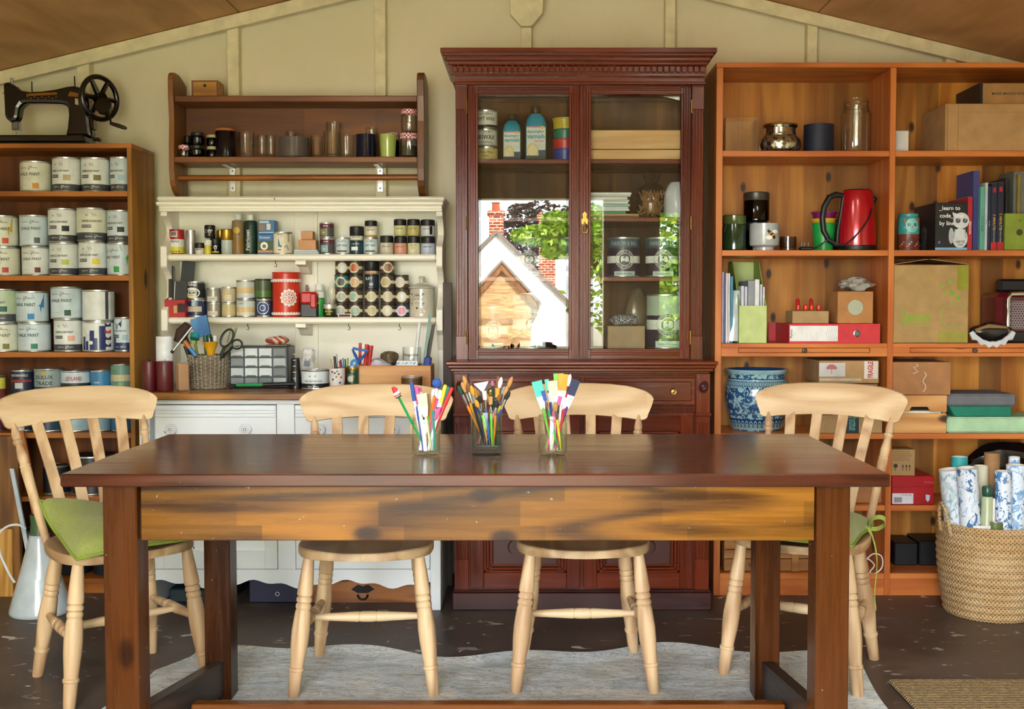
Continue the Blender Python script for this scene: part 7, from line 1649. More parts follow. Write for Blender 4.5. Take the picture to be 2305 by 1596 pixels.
for px in (1804, 1810, 1819): part('pin', MB().box(XX(px, 545, 4.515) - .0025, XX(px, 545, 4.515) + .0025, 4.512, 4.518, z + .016, z + .034, STEEL, .0005), pl)
# third shelf: magazines, file, binder, boxes
z = RBZ['c'] + EPS
mags = [('#b9b3d0', 1625, 1629, 612, 'lilac'), ('#5a5f8a', 1630, 1633, 615, 'slate blue'), ('#d9dcdf', 1634, 1638, 615, 'white'), ('#cfc6c9', 1639, 1643, 615, 'pale pink'), ('#2a7d9c', 1644, 1650, 622, 'deep blue')]
for cc, a, b, yt, nm in mags:
    solo('magazine', MB().box(XX(a, 690, 4.49), XX(b, 690, 4.49), 4.49, 4.70, z, ZZ(yt, 4.49), M(cc, .45), .0006), '%s spined magazine standing left of the green magazine file' % nm, 'magazine', (XX(a, 690, 4.49), 4.6, z), 'upright magazines in the pine bookcase')
solo('plastic_folder', MB().tube([q3(1653, 768, 4.50), q3(1656, 720, 4.50), q3(1660, 680, 4.51), q3(1661, 655, 4.52)], [.014, .011, .012, .008], M('#b9bfc4', .2, coat=.4), 8, flat=3.0), 'crumpled clear plastic sleeve between the magazines and the green file', 'folder', (XX(1655, 760, 4.5), 4.50, z), G_R)
LIME = M('#b9c983', .6); LIMED = M('#8fa64a', .6)
fl = thing('magazine_file', 'lime green cardboard magazine file holding paper pads', 'file box', (XX(1696, 700, 4.47), 4.58, z))
xa, xb = XX(1664, 700, 4.465), XX(1726, 700, 4.465); zb2, zt2 = ZZ(688, 4.465), ZZ(590, 4.72)
part('front', MB().box(xa, xb, 4.465, 4.469, z, zb2, LIME, .0008), fl); part('back', MB().box(xa, xb, 4.715, 4.719, z, zt2, LIME, .0008), fl)
for a in (xa, xb - .004): part('side', MB().prism([(4.4695, z), (4.7145, z), (4.7145, zt2), (4.62, zt2), (4.4695, zb2)], a, a + .004, LIMED, 'x'), fl)
for i, (a, b, yt, cc, nm) in enumerate(((1667, 1673, 644, '#c9cdd8', 'lavender grey'), (1675, 1681, 645, '#b9bdcf', 'blue grey'), (1683, 1698, 632, '#8a8f94', 'dark grey'), (1699, 1709, 629, '#d9dde2', 'white'), (1711, 1716, 640, '#b9bcc4', 'thin grey'), (1718, 1722, 646, '#d2d5da', 'rightmost white'))):
    solo('paper_pad', MB().box(XX(a, 660, 4.49), XX(b, 660, 4.49), 4.475 + .004 * i, 4.68, z + .003, ZZ(yt, 4.49), M(cc, .6), .0005), '%s paper pad standing inside the lime magazine file' % nm, 'paper', (XX(a, 660, 4.49), 4.58, z), 'pads in the lime file')
bn = thing('ring_binder', 'red lever arch file lying on its side on the third shelf', 'binder', (XX(1862, 750, 4.46), 4.58, z))
xa, xb = XX(1776, 750, 4.458), XX(1981, 750, 4.458); zt3 = ZZ(729, 4.458); RBD = M('#c92f38', .4)
part('cover', MB().box(xa - .03, xb, 4.70, 4.702, z, zt3, RBD).add([(xa, 4.458, z), (xb, 4.458, z), (xb, 4.70, z), (xa - .0, 4.70, z), (xa, 4.458, zt3), (xb, 4.458, zt3), (xb, 4.70, zt3), (xa - .0, 4.70, zt3)], [(3, 2, 1, 0), (4, 5, 6, 7), (0, 1, 5, 4), (1, 2, 6, 5), (2, 3, 7, 6), (3, 0, 4, 7)], RBD), bn)
A = Art(); hh = zt3 - z; A.rect(XX(1778, 750, 4.458) - xa, XX(1886, 750, 4.458) - xa, hh * .1, hh * .9, M('#e2e2e0', .5))
for k in range(4): A.rect(.052 + k * .02, .0525 + k * .02, hh * .14, hh * .86, LGREY, 1)
A.text('Ryman', .009, hh * .5, .009, INK, .01, pi / 2)
for k in range(5): A.stroke([(.152 + k * .009 + .003 * sin(i), hh * (.15 + .07 * i)) for i in range(11)], .002, LGREY)
part('label', A.onto(MB(), flat(xa, 4.458, z)), bn)
part('finger_ring', MB().lathe([(.013, 0), (.0145, .002), (.011, .003), (.0095, .0005), (.0, .0005)], STEEL, T=Matrix.Translation((XX(1929, 751, 4.458), 4.458, z + hh * .5)) @ Matrix.Rotation(pi / 2, 4, 'X'), seg=22), bn)
zt3 += .0006
_, _, _, zz = carton('cardboard_box', 'small flat tan cardboard box on the red binder under the red pegs', 'box', G_R, 1784, 1866, 700, 4.475, zt3, .12, M('#a88a60', .8))
for i, px in enumerate((1796, 1813, 1826, 1842)):
    xp = XX(px, 690, 4.49); pgx = thing('clothes_clip', 'bright red plastic clip standing on the flat box, %s from the left' % ('first', 'second', 'third', 'fourth')[i], 'clip', (xp, 4.49, zz + EPS), 0, 'red plastic clips')
    part('jaw', MB().tube([(xp, 4.487, zz + .002), (xp, 4.487, zz + .006), (xp + .001, 4.487, zz + .022), (xp + .001, 4.487, zz + .026)], [.004, .0085, .0085, .004], M('#d9301f', .3), 10), pgx); part('stalk', MB().tube([(xp + .003, 4.505, zz + .004), (xp + .004, 4.51, zz + (.044 if i % 2 == 0 else .02)), (xp + .004, 4.511, zz + (.05 if i % 2 == 0 else .025))], [.009, .0075, .004], M('#b5181d', .3), 10), pgx)
tbx = carton('tissue_box', 'brown cardboard box with a round hole standing on the red binder', 'box', G_R, 1886, 1966, 656, 4.475, zt3, .15, M('#b07c48', .8), .002, lambda A, w, h: A.disc(0, h * .5, .0305, M('#a9b09a', .7), 28))
zz = tbx[3]
solo('plastic_bag', crumple((XX(1927, 635, 4.54), 4.54, zz + .03), .066, .05, .026, M('#a5a299', .3, coat=.5), 4.4, .32), 'folded clear grey plastic bag on top of the holed cardboard box', 'bag', (XX(1927, 635, 4.54), 4.54, zz), G_R)
# fourth shelf: blue and white pot, boxes
def delft():
    m, nt, b = newmat('blue and white glaze'); g = NT(nt); v = g.coord((16, 16, 16), False)
    n = g.noise(v, 1.4, 3, .6, 2.2); n2 = g.noise(v, 3.2, 3, .6, 1.5)
    f = g.math('MULTIPLY', g.ramp(n, [(.46, 0.0), (.49, 1.0)]), g.ramp(n2, [(.38, 0.0), (.42, 1.0)]))
    g.l(g.mix(f, lin('#9cc3c6'), g.ramp(n2, [(.4, lin('#16345f')), (.65, lin('#2f6496'))])), b.inputs['Base Color'])
    b.inputs['Roughness'].default_value = .18; b.inputs['Coat Weight'].default_value = .4; return m
DEL = delft(); z = RBZ['d'] + EPS; Yj = 4.61; x, r, h = at(1627, 1772, 830, Yj, z); r *= .97; c = (x + .004, Yj, z); DB = M('#1f4272', .2, coat=.4); DLG = M('#8fb9c0', .2, coat=.4)
gp = thing('jardiniere', 'large blue and white patterned jardiniere at the left of the fourth shelf', 'pot', c)
part('pot', MB().lathe([(0, 0), (r * .76, 0), (r * .78, h * .02), (r * .8, h * .06, DLG), (r * .86, h * .2, DB), (r * .95, h * .4, DEL), (r * .985, h * .55, DEL), (r * .95, h * .72, DEL), (r * .9, h * .82, DB), (r * .89, h * .84, DLG), (r * .9, h * .86, DB), (r * .92, h * .93, DEL), (r * .99, h * .965, DLG), (r, h, DLG), (r * .93, h, DLG), (r * .86, h * .9, DB), (r * .82, h * .5, DB), (0, h * .4, DB)], DEL, c, 44), gp)
A = Art()
for i in range(20):
    u = -r * 1.5 + i * r * .158
    A.disc(u, h * .775, r * .075, DLG, 14, r * .05, h * .07); A.disc(u, h * .775, r * .03, DLG, 10, ry=h * .03); A.disc(u * .95, h * .11, r * .06, DLG, 12, r * .04, h * .07); A.disc(u * .95, h * .1, r * .025, DLG, 8, ry=h * .03)
part('petal_bands', A.onto(MB(), lambda u, v, o: (lambda rr: (c[0] + rr * sin(u / r), Yj - rr * cos(u / r), z + v))((r * (.925 if v > h * .5 else .84) + (.0 if v > h * .5 else (v / h - .11) * r * .5) - (v - h * .775 if v > h * .5 else 0) * .5) + .002 + o)), gp)
TAPE = M('#cfc9c2', .3); RDI = M('#b5302f', .6)
z4 = z
_, _, _, zz = carton('cardboard_box', 'open cardboard box on the fourth shelf under the taped parcel', 'box', G_R, 1880, 1976, 864, 4.50, z4, .2, M('#a08560', .8))
def pcl(A, w, h):
    A.rect(-w, -w + .075 * 1.4, h * .3, h * .9, TAPE); A.rect(w - .06, w - .005, h * .2, h * .98, TAPE); A.text('FRAGILE', w - .034, h * .6, .02, RDI, .03, pi / 2, wmax=h * .72)
    A.poly([(-w + .03, h * .62)] + [(-w + .05 + .022 * cos(a), h * .62 + .02 * sin(a)) for a in [pi - i * pi / 10 for i in range(11)]], RDI); A.rect(-w + .049, -w + .052, h * .4, h * .64, RDI, 1)
    for i in range(30): A.rect(-w + .002 + i * .0034, -w + .0028 + i * .0034, h * .32, h * .88, LGREY, 1)
    A.rect(-w, w * .4, h * .1, h * .22, M('#bdb39c', .3))
pc = carton('parcel', 'taped brown parcel with red fragile strip on the fourth shelf', 'parcel', G_R, 1844, 1979, 812, 4.465, zz + .004, .24, CARD, .002, pcl)
def bara(A, w, h): A.rect(-w * .25, w * .25, .0, h, M('#1c2f3c', .5)); A.text('amazon.p', 0, h * .55, w * .3, M('#5fa8a8', .5), .01, pi / 2, wmax=h * .8)
carton('cardboard_box', 'small cardboard box with a dark lettered band seen between the right chair slats', 'box', G_R, 1846, 1986, 935, 4.458, z4, .035, M('#b3946a', .8), .001, bara)
z = RBZ['e'] + EPS
carton('cardboard_box', 'low pinkish cardboard carton behind the back post of the right chair', 'box', G_R, 1905, 1985, 1095, 4.50, z, .2, M('#a8744a', .8))
carton('cardboard_box', 'long dark cardboard carton on the fifth shelf behind the table end', 'box', G_R, 1640, 1890, 1060, 4.52, z, .2, M('#8a5f3c', .8))
z = RBZ['f'] + EPS
CRW2 = wood('old crate slats', '#8f5f30', '#b88348', 'x', .6, ring=9, knots=.6)
wc = thing('wine_crate', 'slatted wooden crate stencilled with black letters on the bottom shelf', 'crate', (XX(1730, 1250, 4.48), 4.6, z))
xa, xb = XX(1630, 1250, 4.48), XX(1832, 1250, 4.48); zq = [z + .003, ZZ(1259, 4.48), ZZ(1257, 4.48), ZZ(1238, 4.48), ZZ(1236, 4.48), ZZ(1216, 4.48)]
for i in range(3): sp_ = part('slat', MB().box(xa, xb, 4.48, 4.49, zq[2 * i], zq[2 * i + 1], CRW2, .001), wc); last = sp_ if i == 0 else last
for xe in (xa, xb - .015): part('end', MB().box(xe, xe + .015, 4.49, 4.70, z + .003, zq[5], CRW2, .001), wc)
part('batten', MB().box(XX(1782, 1250, 4.48), XX(1797, 1250, 4.48), 4.472, 4.479, z + .002, zq[5], CRW2, .001), wc)
A = Art().text('VOYAGER', XX(1706, 1250, 4.48) + .02, (zq[0] + zq[1]) / 2, .018, INK, .02); part('printing', A.onto(MB(), flat(0, 4.48, 0)), last)
solo('white_cable', MB().rope([q3(1948, 1262, 4.46), q3(1965, 1247, 4.458), q3(1984, 1252, 4.456), q3(1986, 1275, 4.456), q3(1972, 1290, 4.458), q3(1958, 1288, 4.46), q3(1968, 1272, 4.46), q3(1952, 1258, 4.465), q3(1945, 1275, 4.47), q3(1950, 1288, 4.47)], .0028, M('#dcdcdf', .4), 8), 'loop of white cable on the bottom shelf behind the right chair', 'cable', (XX(1965, 1280, 4.46), 4.46, z), None)
# ================================================================ RIGHT BAY
z = RBZ['a'] + EPS
carton('small_box', 'small white box at the left of the upper right shelf', 'box', G_R, 2014, 2046, 294, 4.50, z, .08, M('#c9cbc8', .6))
def sideart(side): return None
bgb = thing('cardboard_box', 'big plain cardboard box filling the upper right shelf', 'box', (2.0, 4.6, z), 0, G_R)
xa = XX(2128, 300, 4.47); zt_ = ZZ(233, 4.47)
bgp = part('carton', MB().box(xa, 2.27, 4.47, 4.74, z, zt_, CARD, .003), bgb); part('flap_crease', MB().box(xa + .006, xa + .010, 4.4685, 4.4705, z + .003, zt_ - .003, CARDD).box(xa + .05, xa + .052, 4.4688, 4.4705, z + .003, zt_ - .003, CARDD).box(xa + .004, 2.268, 4.4688, 4.4705, zt_ - .035, zt_ - .034, CARDD), bgb)
tb2 = thing('cardboard_box', 'flat lettered cardboard box lying on the big box near the top right corner', 'box', (2.05, 4.6, zt_), 0, G_R)
xa = XX(2213, 200, 4.49); zt5 = ZZ(187, 4.49)
part('carton', MB().box(xa, 2.26, 4.49, 4.74, zt_ + EPS, zt5, M('#a37a48', .8), .002), tb2); part('edge_tape', MB().box(xa - .012, xa - .001, 4.492, 4.74, zt_ + EPS, zt5 + .001, BLACK), tb2)
part('printing', Art().text('MAKER MAKING INVENTORY HARDWARE', .16, (zt5 - zt_) * .5, .010, INK, .01, wmax=.25).onto(MB(), flat(xa, 4.49, zt_)), tb2)
# second shelf right
z = RBZ['b'] + EPS
x, r, h = at(2021, 2068, 482, 4.56, z); c = (x, 4.56, z); TQ = M('#3f9a9a', .35); TQL = M('#7cc4bd', .4); OR = M('#b5562a', .5); DKR = M('#5a1d22', .5)
ct_ = thing('painted_tin', 'turquoise tin painted with a cat face at the left of the book shelf', 'tin', c, 0, G_R)
part('body', MB().lathe([(0, 0), (r * .97, 0), (r, .004), (r, h * .45, M('#7a3a2a', .4)), (r, h * .88, TQ), (r * .9, h * .92, TQ), (0, h * .92, TQ)], TQ, c, 32), ct_); part('lid', MB().lathe([(r * .92, h * .921), (r * .92, h * .99), (r * .88, h), (0, h)], TQ, c, 32), ct_)
A = Art(); v = h * .68
A.disc(0, v, r * .62, TQL, 24, ry=h * .19)
for s_ in (-1, 1):
    A.poly([(s_ * r * .25, v + h * .14), (s_ * r * .75, v + h * .2), (s_ * r * .72, v + h * .05)], OR); A.disc(s_ * r * .3, v + h * .02, r * .15, M('#1f2f3f', .4), 14); A.disc(s_ * r * .3 + r * .03, v + h * .03, r * .05, WHT, 8)
    for k in range(3): A.stroke([(s_ * r * .2, v - h * .06), (s_ * r * .8, v - h * (.03 + .03 * k))], .0007, WHT)
A.poly([(-r * .1, v - h * .03), (r * .1, v - h * .03), (0, v - h * .07)], OR); A.disc(0, h * .2, r * .5, DKR, 20, ry=h * .2)
for k in range(14): A.disc(r * (-1.1 + .17 * k), h * (.12 + .22 * ((k * 5) % 4) / 4), r * .1, (OR, M('#c9953a', .5), TQ, DKR)[k % 4], 10)
part('printing', A.onto(MB(), cyl(x, 4.56, z, r + .0005)), ct_)
def rob(A, w, h):
    W_ = M('#c9ced1', .4); GR = M('#7fa9b5', .4)
    A.disc(w * .62, h * .62, w * .5, W_, 24, ry=h * .17); A.poly([(w * .15, h * .68), (w * .05, h * .8), (w * .35, h * .76)], W_)
    for s_ in (.42, .86): A.disc(w * s_, h * .62, w * .15, BLACK, 16); A.disc(w * s_, h * .62, w * .1, M('#5a6a72', .3), 14); A.disc(w * s_ + w * .03, h * .65, w * .035, WHT, 8)
    A.disc(w * .55, h * .25, w * .48, W_, 24, ry=h * .21); A.disc(w * .0, h * .3, w * .16, M('#aab2b6', .4), 16, ry=h * .17); A.stroke([(w * .25, h * .45), (w * .15, h * .25)], .004, GR); A.stroke([(w * .85, h * .45), (w * .92, h * .25)], .004, GR)
    A.text('ARTIE', w * .58, h * .17, h * .05, INK, .01); A.text('3000', w * .58, h * .11, h * .04, INK, .01)
    for i, t in enumerate(('_learn to', 'code_ line', 'by line_')): A.text(t, w * (-.12 if i == 0 else (.0 if i == 1 else -.2)), h * (.88 - .16 * i), h * .085, WHT, .015, wmax=w * (1.65 if i < 2 else 1.3))
    A.rect(-w, w, 0, h * .05, M('#6fb0d8', .5)); A.disc(-w * .75, h * .16, w * .09, M('#5a5fa8', .5), 12)
rbq = carton('toy_box', 'black toy box printed with a white robot and white lettering', 'box', G_R, 2106, 2178, 456, 4.47, z, .25, M('#15181c', .4), .001, rob)
A = Art(); 
for s_ in (0,): A.disc(0, .07, .035, M('#4a4f53', .5), 18, ry=.03); A.disc(-.012, .07, .008, BLACK, 10); A.disc(.012, .07, .008, BLACK, 10); A.disc(0, .03, .03, M('#3c4145', .5), 16, ry=.03)
_w = rbq[1]; part('side_picture', A.onto(MB(), onx(-_w, 0, 0, -1)), rbq[0], world=False)
bks = [(2178, 2189, 443, 4.47, '#a81e2c', 'red spined book against the robot toy box', 'DRAGON', WHT), (2190, 2203, 384, 4.50, '#39407f', 'tall blue violet folder rising behind the red book', None, None), (2206, 2216, 420, 4.48, '#5aa08f', 'sea green book beside the blue folder', 'LITTLE TALES', M('#1d3a3a', .5)), (2217, 2223, 411, 4.48, '#aebfc0', 'thin pale blue grey book right of the sea green one', 'stories', INK), (2224, 2230, 420, 4.48, '#1a2740', 'thin dark navy book left of the pair of lettered books', 'the night', LGREY), (2231, 2244, 412, 4.475, '#172038', 'left one of two navy storybooks with red foot', '5 MINUTE', M('#c9a04a', .5)), (2245, 2259, 410, 4.475, '#141b30', 'right one of two navy storybooks with red foot', '5 MINUTE', M('#c9a04a', .5))]
for a, b, yt, Yk, cc, lab, txt, tm in bks:
    xa, xb = XX(a, 500, Yk), XX(b, 500, Yk); zt_ = ZZ(yt, Yk); hh = zt_ - z; w = xb - xa
    bkk = thing('book', lab + ' on the right book shelf', 'book', ((xa + xb) / 2, 4.58, z), 0, 'books on the right book shelf')
    sp_ = part('cover', MB().box(xa, xb, Yk, 4.68, z, zt_, M(cc, .45), .001), bkk); part('pages', MB().box(xa + .0015, xb - .0015, Yk + .006, 4.677, zt_ + .0003, zt_ + .001, M('#cfc9b8', .8)), bkk)
    A = Art()
    if txt: A.text(txt, 0, hh * .42, w * .42, tm, .01, -pi / 2, wmax=hh * .6)
    if '5' in (txt or ''): part('spine_foot', Art().rect(-w * .48, w * .48, .001, hh * .12, REDT).onto(MB(), flat((xa + xb) / 2, Yk, z)), sp_); part('spine_mark', Art().rect(-w * .25, w * .25, hh * .86, hh * .93, REDT).onto(MB(), flat((xa + xb) / 2, Yk, z)), sp_); A.text('BEDTIME STORIES', w * .0, hh * .22, w * .2, LGREY, .0, -pi / 2, wmax=hh * .3)
    if A.e: part('printing', A.onto(MB(), flat((xa + xb) / 2, Yk, z)), sp_)
for a, yt, cc, lab in ((2262, 400, '#20242c', 'dark framed picture leaning behind the navy storybooks'), (2290, 392, '#8f7a3a', 'gilt framed picture at the right edge of the book shelf')):
    f = thing('picture_frame', lab, 'picture', (XX(a, 480, 4.6), 4.6, z), 0, G_R); xa = XX(a, 480, 4.56); zt_ = ZZ(yt, 4.56)
    part('frame', MB().box(xa, xa + .012, 4.56, 4.72, z, zt_, M(cc, .4), .002), f); part('picture', MB().box(xa - .001, xa - .0003, 4.575, 4.705, z + .015, zt_ - .015, M('#9aa0a4', .5)), f)
solo('paper_stack', MB().box(XX(2300, 480, 4.5), 2.2, 4.58, 4.72, z, ZZ(385, 4.58), M('#6f7468', .6), .002), 'grey board standing at the far right edge of the book shelf', 'board', (2.05, 4.65, z), G_R)
carton('green_box', 'olive green box with a dark round mark before the picture frames', 'box', G_R, 2263, 2345, 480, 4.465, z, .07, M('#7d8f2c', .6), .002, lambda A, w, h: (A.disc(-w * .2, h * .48, .013, M('#333d12', .6), 16), A.disc(-w * .2, h * .8, .005, M('#5f6f1f', .6), 10)))
# third shelf right
z = RBZ['c'] + EPS
GRN2 = M('#7aa62a', .8)
def dun(A, w, h):
    A.text('Dunelm', -w * .42, h * .33, w * .24, GRN2, .02, wmax=w * .75); A.stroke([(-w * .8, h * .25), (-w * .05, h * .25)], .004, GRN2); A.stroke([(-w * .8, h * .22), (-w * .1, h * .22)], .002, GRN2)
    A.rect(w * .68, w * .98, h * .68, h * .99, M('#8f8f2a', .8)); A.rect(w * .2, w * .98, h * .01, h * .15, M('#9a9440', .8))
    for a, b, q in ((.3, .72, .02), (.5, .78, .03), (.55, .64, .035), (.72, .58, .03), (.35, .66, .02)): A.disc(w * a, h * b, w * q * 2, GRN2, 12)
    A.stroke([(w * (.6 + .34 * cos(t)), h * (.35 + .16 * sin(t))) for t in [pi * .15 + i * pi * 1.6 / 20 for i in range(21)]], .004, M('#8aa04a', .8))
db = carton('cardboard_box', 'tall cardboard box printed with green lettering and spots on the third right shelf', 'box', G_R, 2012, 2182, 596, 4.46, z, .27, M('#a98a58', .8), .003, dun)
_w, _h = db[1], db[2]
fpm = MB()
for s_ in (-1, 1):
    fpm.add([(s_ * _w, -.13, _h + .0005), (s_ * _w * .05, -.11, _h + .022), (s_ * _w * .05, .12, _h + .022), (s_ * _w, .13, _h + .0005), (s_ * _w, -.13, _h + .0035), (s_ * _w * .05, -.11, _h + .025), (s_ * _w * .05, .12, _h + .025), (s_ * _w, .13, _h + .0035)], [(3, 2, 1, 0), (4, 5, 6, 7), (0, 1, 5, 4), (1, 2, 6, 5), (2, 3, 7, 6), (3, 0, 4, 7)], CARDD)
    part('flap', fpm, db[0], world=False); fpm = MB()
ra = thing('radio', 'dark red retro radio with chrome edge and wire mesh front at the right edge', 'radio', (2.0, 4.62, z))
xa, xm_ = XX(2211, 690, 4.62), XX(2276, 690, 4.5)
part('case', MB().box(XX(2212, 690, 4.70), 2.25, 4.55, 4.73, z, ZZ(658, 4.55), M('#5a0f18', .3, coat=.4), .02), ra)
part('chrome_edge', MB().tube([(xm_, 4.53, z + .05), (xm_, 4.53, ZZ(672, 4.53)), (xm_ + .012, 4.53, ZZ(661, 4.53)), (2.24, 4.53, ZZ(659, 4.53))], .010, M('#d0d4d8', .12, 1.0, name='chrome'), 10), ra)
GRL = MB()
for i in range(16):
    for j in range(12): 
        cxq, czq = xm_ + .018 + i * .011 + (j % 2) * .0055, z + .06 + j * .0095
        GRL.tube([(cxq + .005 * cos(t), 4.535, czq + .005 * sin(t)) for t in [k * pi / 3 for k in range(6)]], .0008, LGREY, 4, True)
part('mesh_grille', GRL, ra); part('foot_band', MB().box(xm_ - .002, 2.24, 4.532, 4.549, z, z + .045, M('#141518', .35), .004), ra); part('top_handle', MB().box(XX(2252, 640, 4.6), 2.24, 4.60, 4.66, ZZ(658, 4.6), ZZ(628, 4.6), M('#16171b', .4), .01), ra)
sk_ = thing('plastic_sack', 'black and white plastic sack slumped before the radio', 'sack', (XX(2232, 760, 4.49), 4.49, z), 0, G_R)
part('sack', crumple((XX(2232, 757, 4.495), 4.495, z + .043), .088, .035, .036, M('#17181a', .3, coat=.5), 1.9, .12), sk_); part('rim', MB().tube([pp(2186 + 96 * i / 12, 775 - 26 * abs((i - 6) / 6) ** 2.2 + (2 if i % 2 else -2), 4.455) for i in range(13)], [.006 + .003 * (i % 2) for i in range(13)], M('#c9d0d6', .3), 7, flat=1.6), sk_); part('paper_insert', MB().tube([pp(2196, 745, 4.47), pp(2225, 734, 4.47), pp(2262, 738, 4.47), pp(2280, 757, 4.47)], .004, M('#8a6a3c', .7), 6, flat=2.2), sk_)
# fourth shelf right
z = RBZ['d'] + EPS
cr2 = thing('wooden_crate', 'pine crate with a hand hole on the fourth right shelf under a cardboard box', 'crate', (XX(2068, 930, 4.46), 4.6, z), 0, G_R)
xa, xb = XX(2012, 930, 4.458), XX(2131, 930, 4.458); z1, z2, z3 = ZZ(931, 4.458), ZZ(927, 4.458), ZZ(890, 4.458)
part('slat', MB().box(xa, xb, 4.458, 4.47, z, z1, CRW, .001), cr2); hx0, hx1 = XX(2045, 930, 4.458), XX(2096, 930, 4.458)
part('slat', MB().prism([(xa, z2), (hx0, z2), (hx0 + .012, z2 + .02), (hx1 - .014, z2 + .02), (hx1, z2), (xb, z2), (xb, z3), (xa, z3)], 4.458, 4.47, CRW), cr2)
for e in (xa, xb - .012): part('end', MB().box(e, e + .012, 4.4705, 4.70, z, z3, CRW, .001), cr2)
part('back_slat', MB().box(xa + .012, xb - .012, 4.69, 4.70, z, z3, CRW), cr2)
solo('paper_stack', MB().box(xa + .016, xb - .016, 4.475, 4.68, z, ZZ(925, 4.47), M('#dcdbc6', .7), .001), 'cream papers showing through the hand hole of the pine crate', 'paper', ((xa + xb) / 2, 4.58, z), G_R)
def tp2(A, w, h): A.rect(-w, w, h * .55, h * .56, CARDD, 1); A.stroke([(w * (-.2 + .1 * sin(i * 2.1)), h * (.95 - .06 * i)) for i in range(6)], .003, TAPE); A.stroke([(w * (.1 + .06 * sin(i * 1.7)), h * (.7 - .1 * i)) for i in range(7)], .003, TAPE); A.rect(w * .75, w * .98, .001, h * .42, M('#a8764a', .8), 1)
carton('cardboard_box', 'cardboard box with torn tape marks standing on the pine crate', 'box', G_R, 2009, 2141, 815, 4.462, z3 + .001, .22, M('#a5744a', .8), .002, tp2)
FG, FT, FM = M('#6a6d73', .9), M('#1f7a63', .9), M('#a9cfa8', .9)
solo('fabric_fold', MB().box(XX(2133, 950, 4.46), 2.2, 4.46, 4.70, z, ZZ(939, 4.46), FM, .008), 'mint green folded fabric at the bottom of the fabric pile', 'fabric', (1.85, 4.58, z), 'folded fabrics'); zf1 = ZZ(939, 4.46) + EPS
solo('fabric_fold', MB().prism([(XX(2150, 950, 4.47), zf1), (XX(2276, 950, 4.47), zf1), (XX(2276, 950, 4.47) + .002, ZZ(915, 4.47)), (XX(2136, 950, 4.47), ZZ(915, 4.47))], 4.47, 4.68, FT), 'teal green folded fabric in the middle of the fabric pile', 'fabric', (1.8, 4.58, zf1), 'folded fabrics', bevel=.005)
solo('fabric_fold', MB().box(XX(2133, 900, 4.465), XX(2289, 900, 4.465), 4.465, 4.69, ZZ(915, 4.47) + EPS, ZZ(887, 4.465), FG, .009), 'charcoal grey folded fabric on top of the fabric pile', 'fabric', (1.82, 4.58, ZZ(915, 4.47)), 'folded fabrics')
# fifth and bottom shelf right
z = RBZ['e'] + EPS
_, _, _, zz = carton('shoe_box', 'red shoe box with a white barcode label on the fifth right shelf', 'box', G_R, 2008, 2103, 1072, 4.462, z, .25, M('#a8141c', .45), .002, lambda A, w, h: (A.rect(-w, w, h * .62, h * .64, M('#7a0d14', .5), 1), A.rect(-w * .98, w * .02, h * .03, h * .4, M('#d4d3da', .5)), [A.rect(-w * .9 + i * .0024, -w * .9 + i * .0024 + .0008 + .0006 * (i % 3), h * .08, h * .26, INK, 1) for i in range(14)], A.text('EU 38  UK 5', -w * .3, h * .34, h * .05, INK, .0), A.poly([(w * .6, h * .36), (w * .8, h * .34), (w * .78, h * .16), (w * .68, h * .1), (w * .6, h * .2)], M('#b9c6d8', .4)), A.text('PUMA', w * .75, h * .78, h * .09, M('#c4545a', .5), .01)))
carton('small_carton', 'small brown carton with fragile and arrow marks on the red shoe box', 'box', G_R, 2007, 2060, 1012, 4.468, zz, .1, M('#a08052', .8), .001, lambda A, w, h: ([A.stroke([(-w * .9, h * (.92 - i * .08)), (w * (.5 + .1 * (i % 3)), h * (.92 - i * .08))], .0025, M('#6b5434', .7)) for i in range(5)], A.disc(-w * .65, h * .38, w * .18, INK, 12), A.rect(-w * .67, -w * .62, h * .18, h * .34, INK, 1), [(A.rect(w * (-.05 + .28 * i), w * (.0 + .28 * i), h * .2, h * .38, INK, 1), A.poly([(w * (-.12 + .28 * i), h * .34), (w * (.07 + .28 * i), h * .34), (w * (-.025 + .28 * i), h * .44)], INK)) for i in range(3)]))
solo('refuse_sack', crumple((2.0, 4.60, z + .128), .2, .1, .105, M('#0f1012', .25, coat=.4), 2.7, .12, 28, 16), 'big shiny black plastic sack stuffed on the fifth right shelf', 'sack', (2.0, 4.60, z), G_R)
z = RBZ['f'] + EPS
carton('storage_crate', 'black plastic crate on the bottom right shelf, left of two', 'crate', 'black crates', 2014, 2066, 1222, 4.58, z, .16, M('#07090b', .5), .004)
carton('storage_crate', 'black plastic crate on the bottom right shelf, right of two behind the jute basket', 'crate', 'black crates', 2070, 2230, 1218, 4.58, z, .16, M('#06080a', .5), .004)
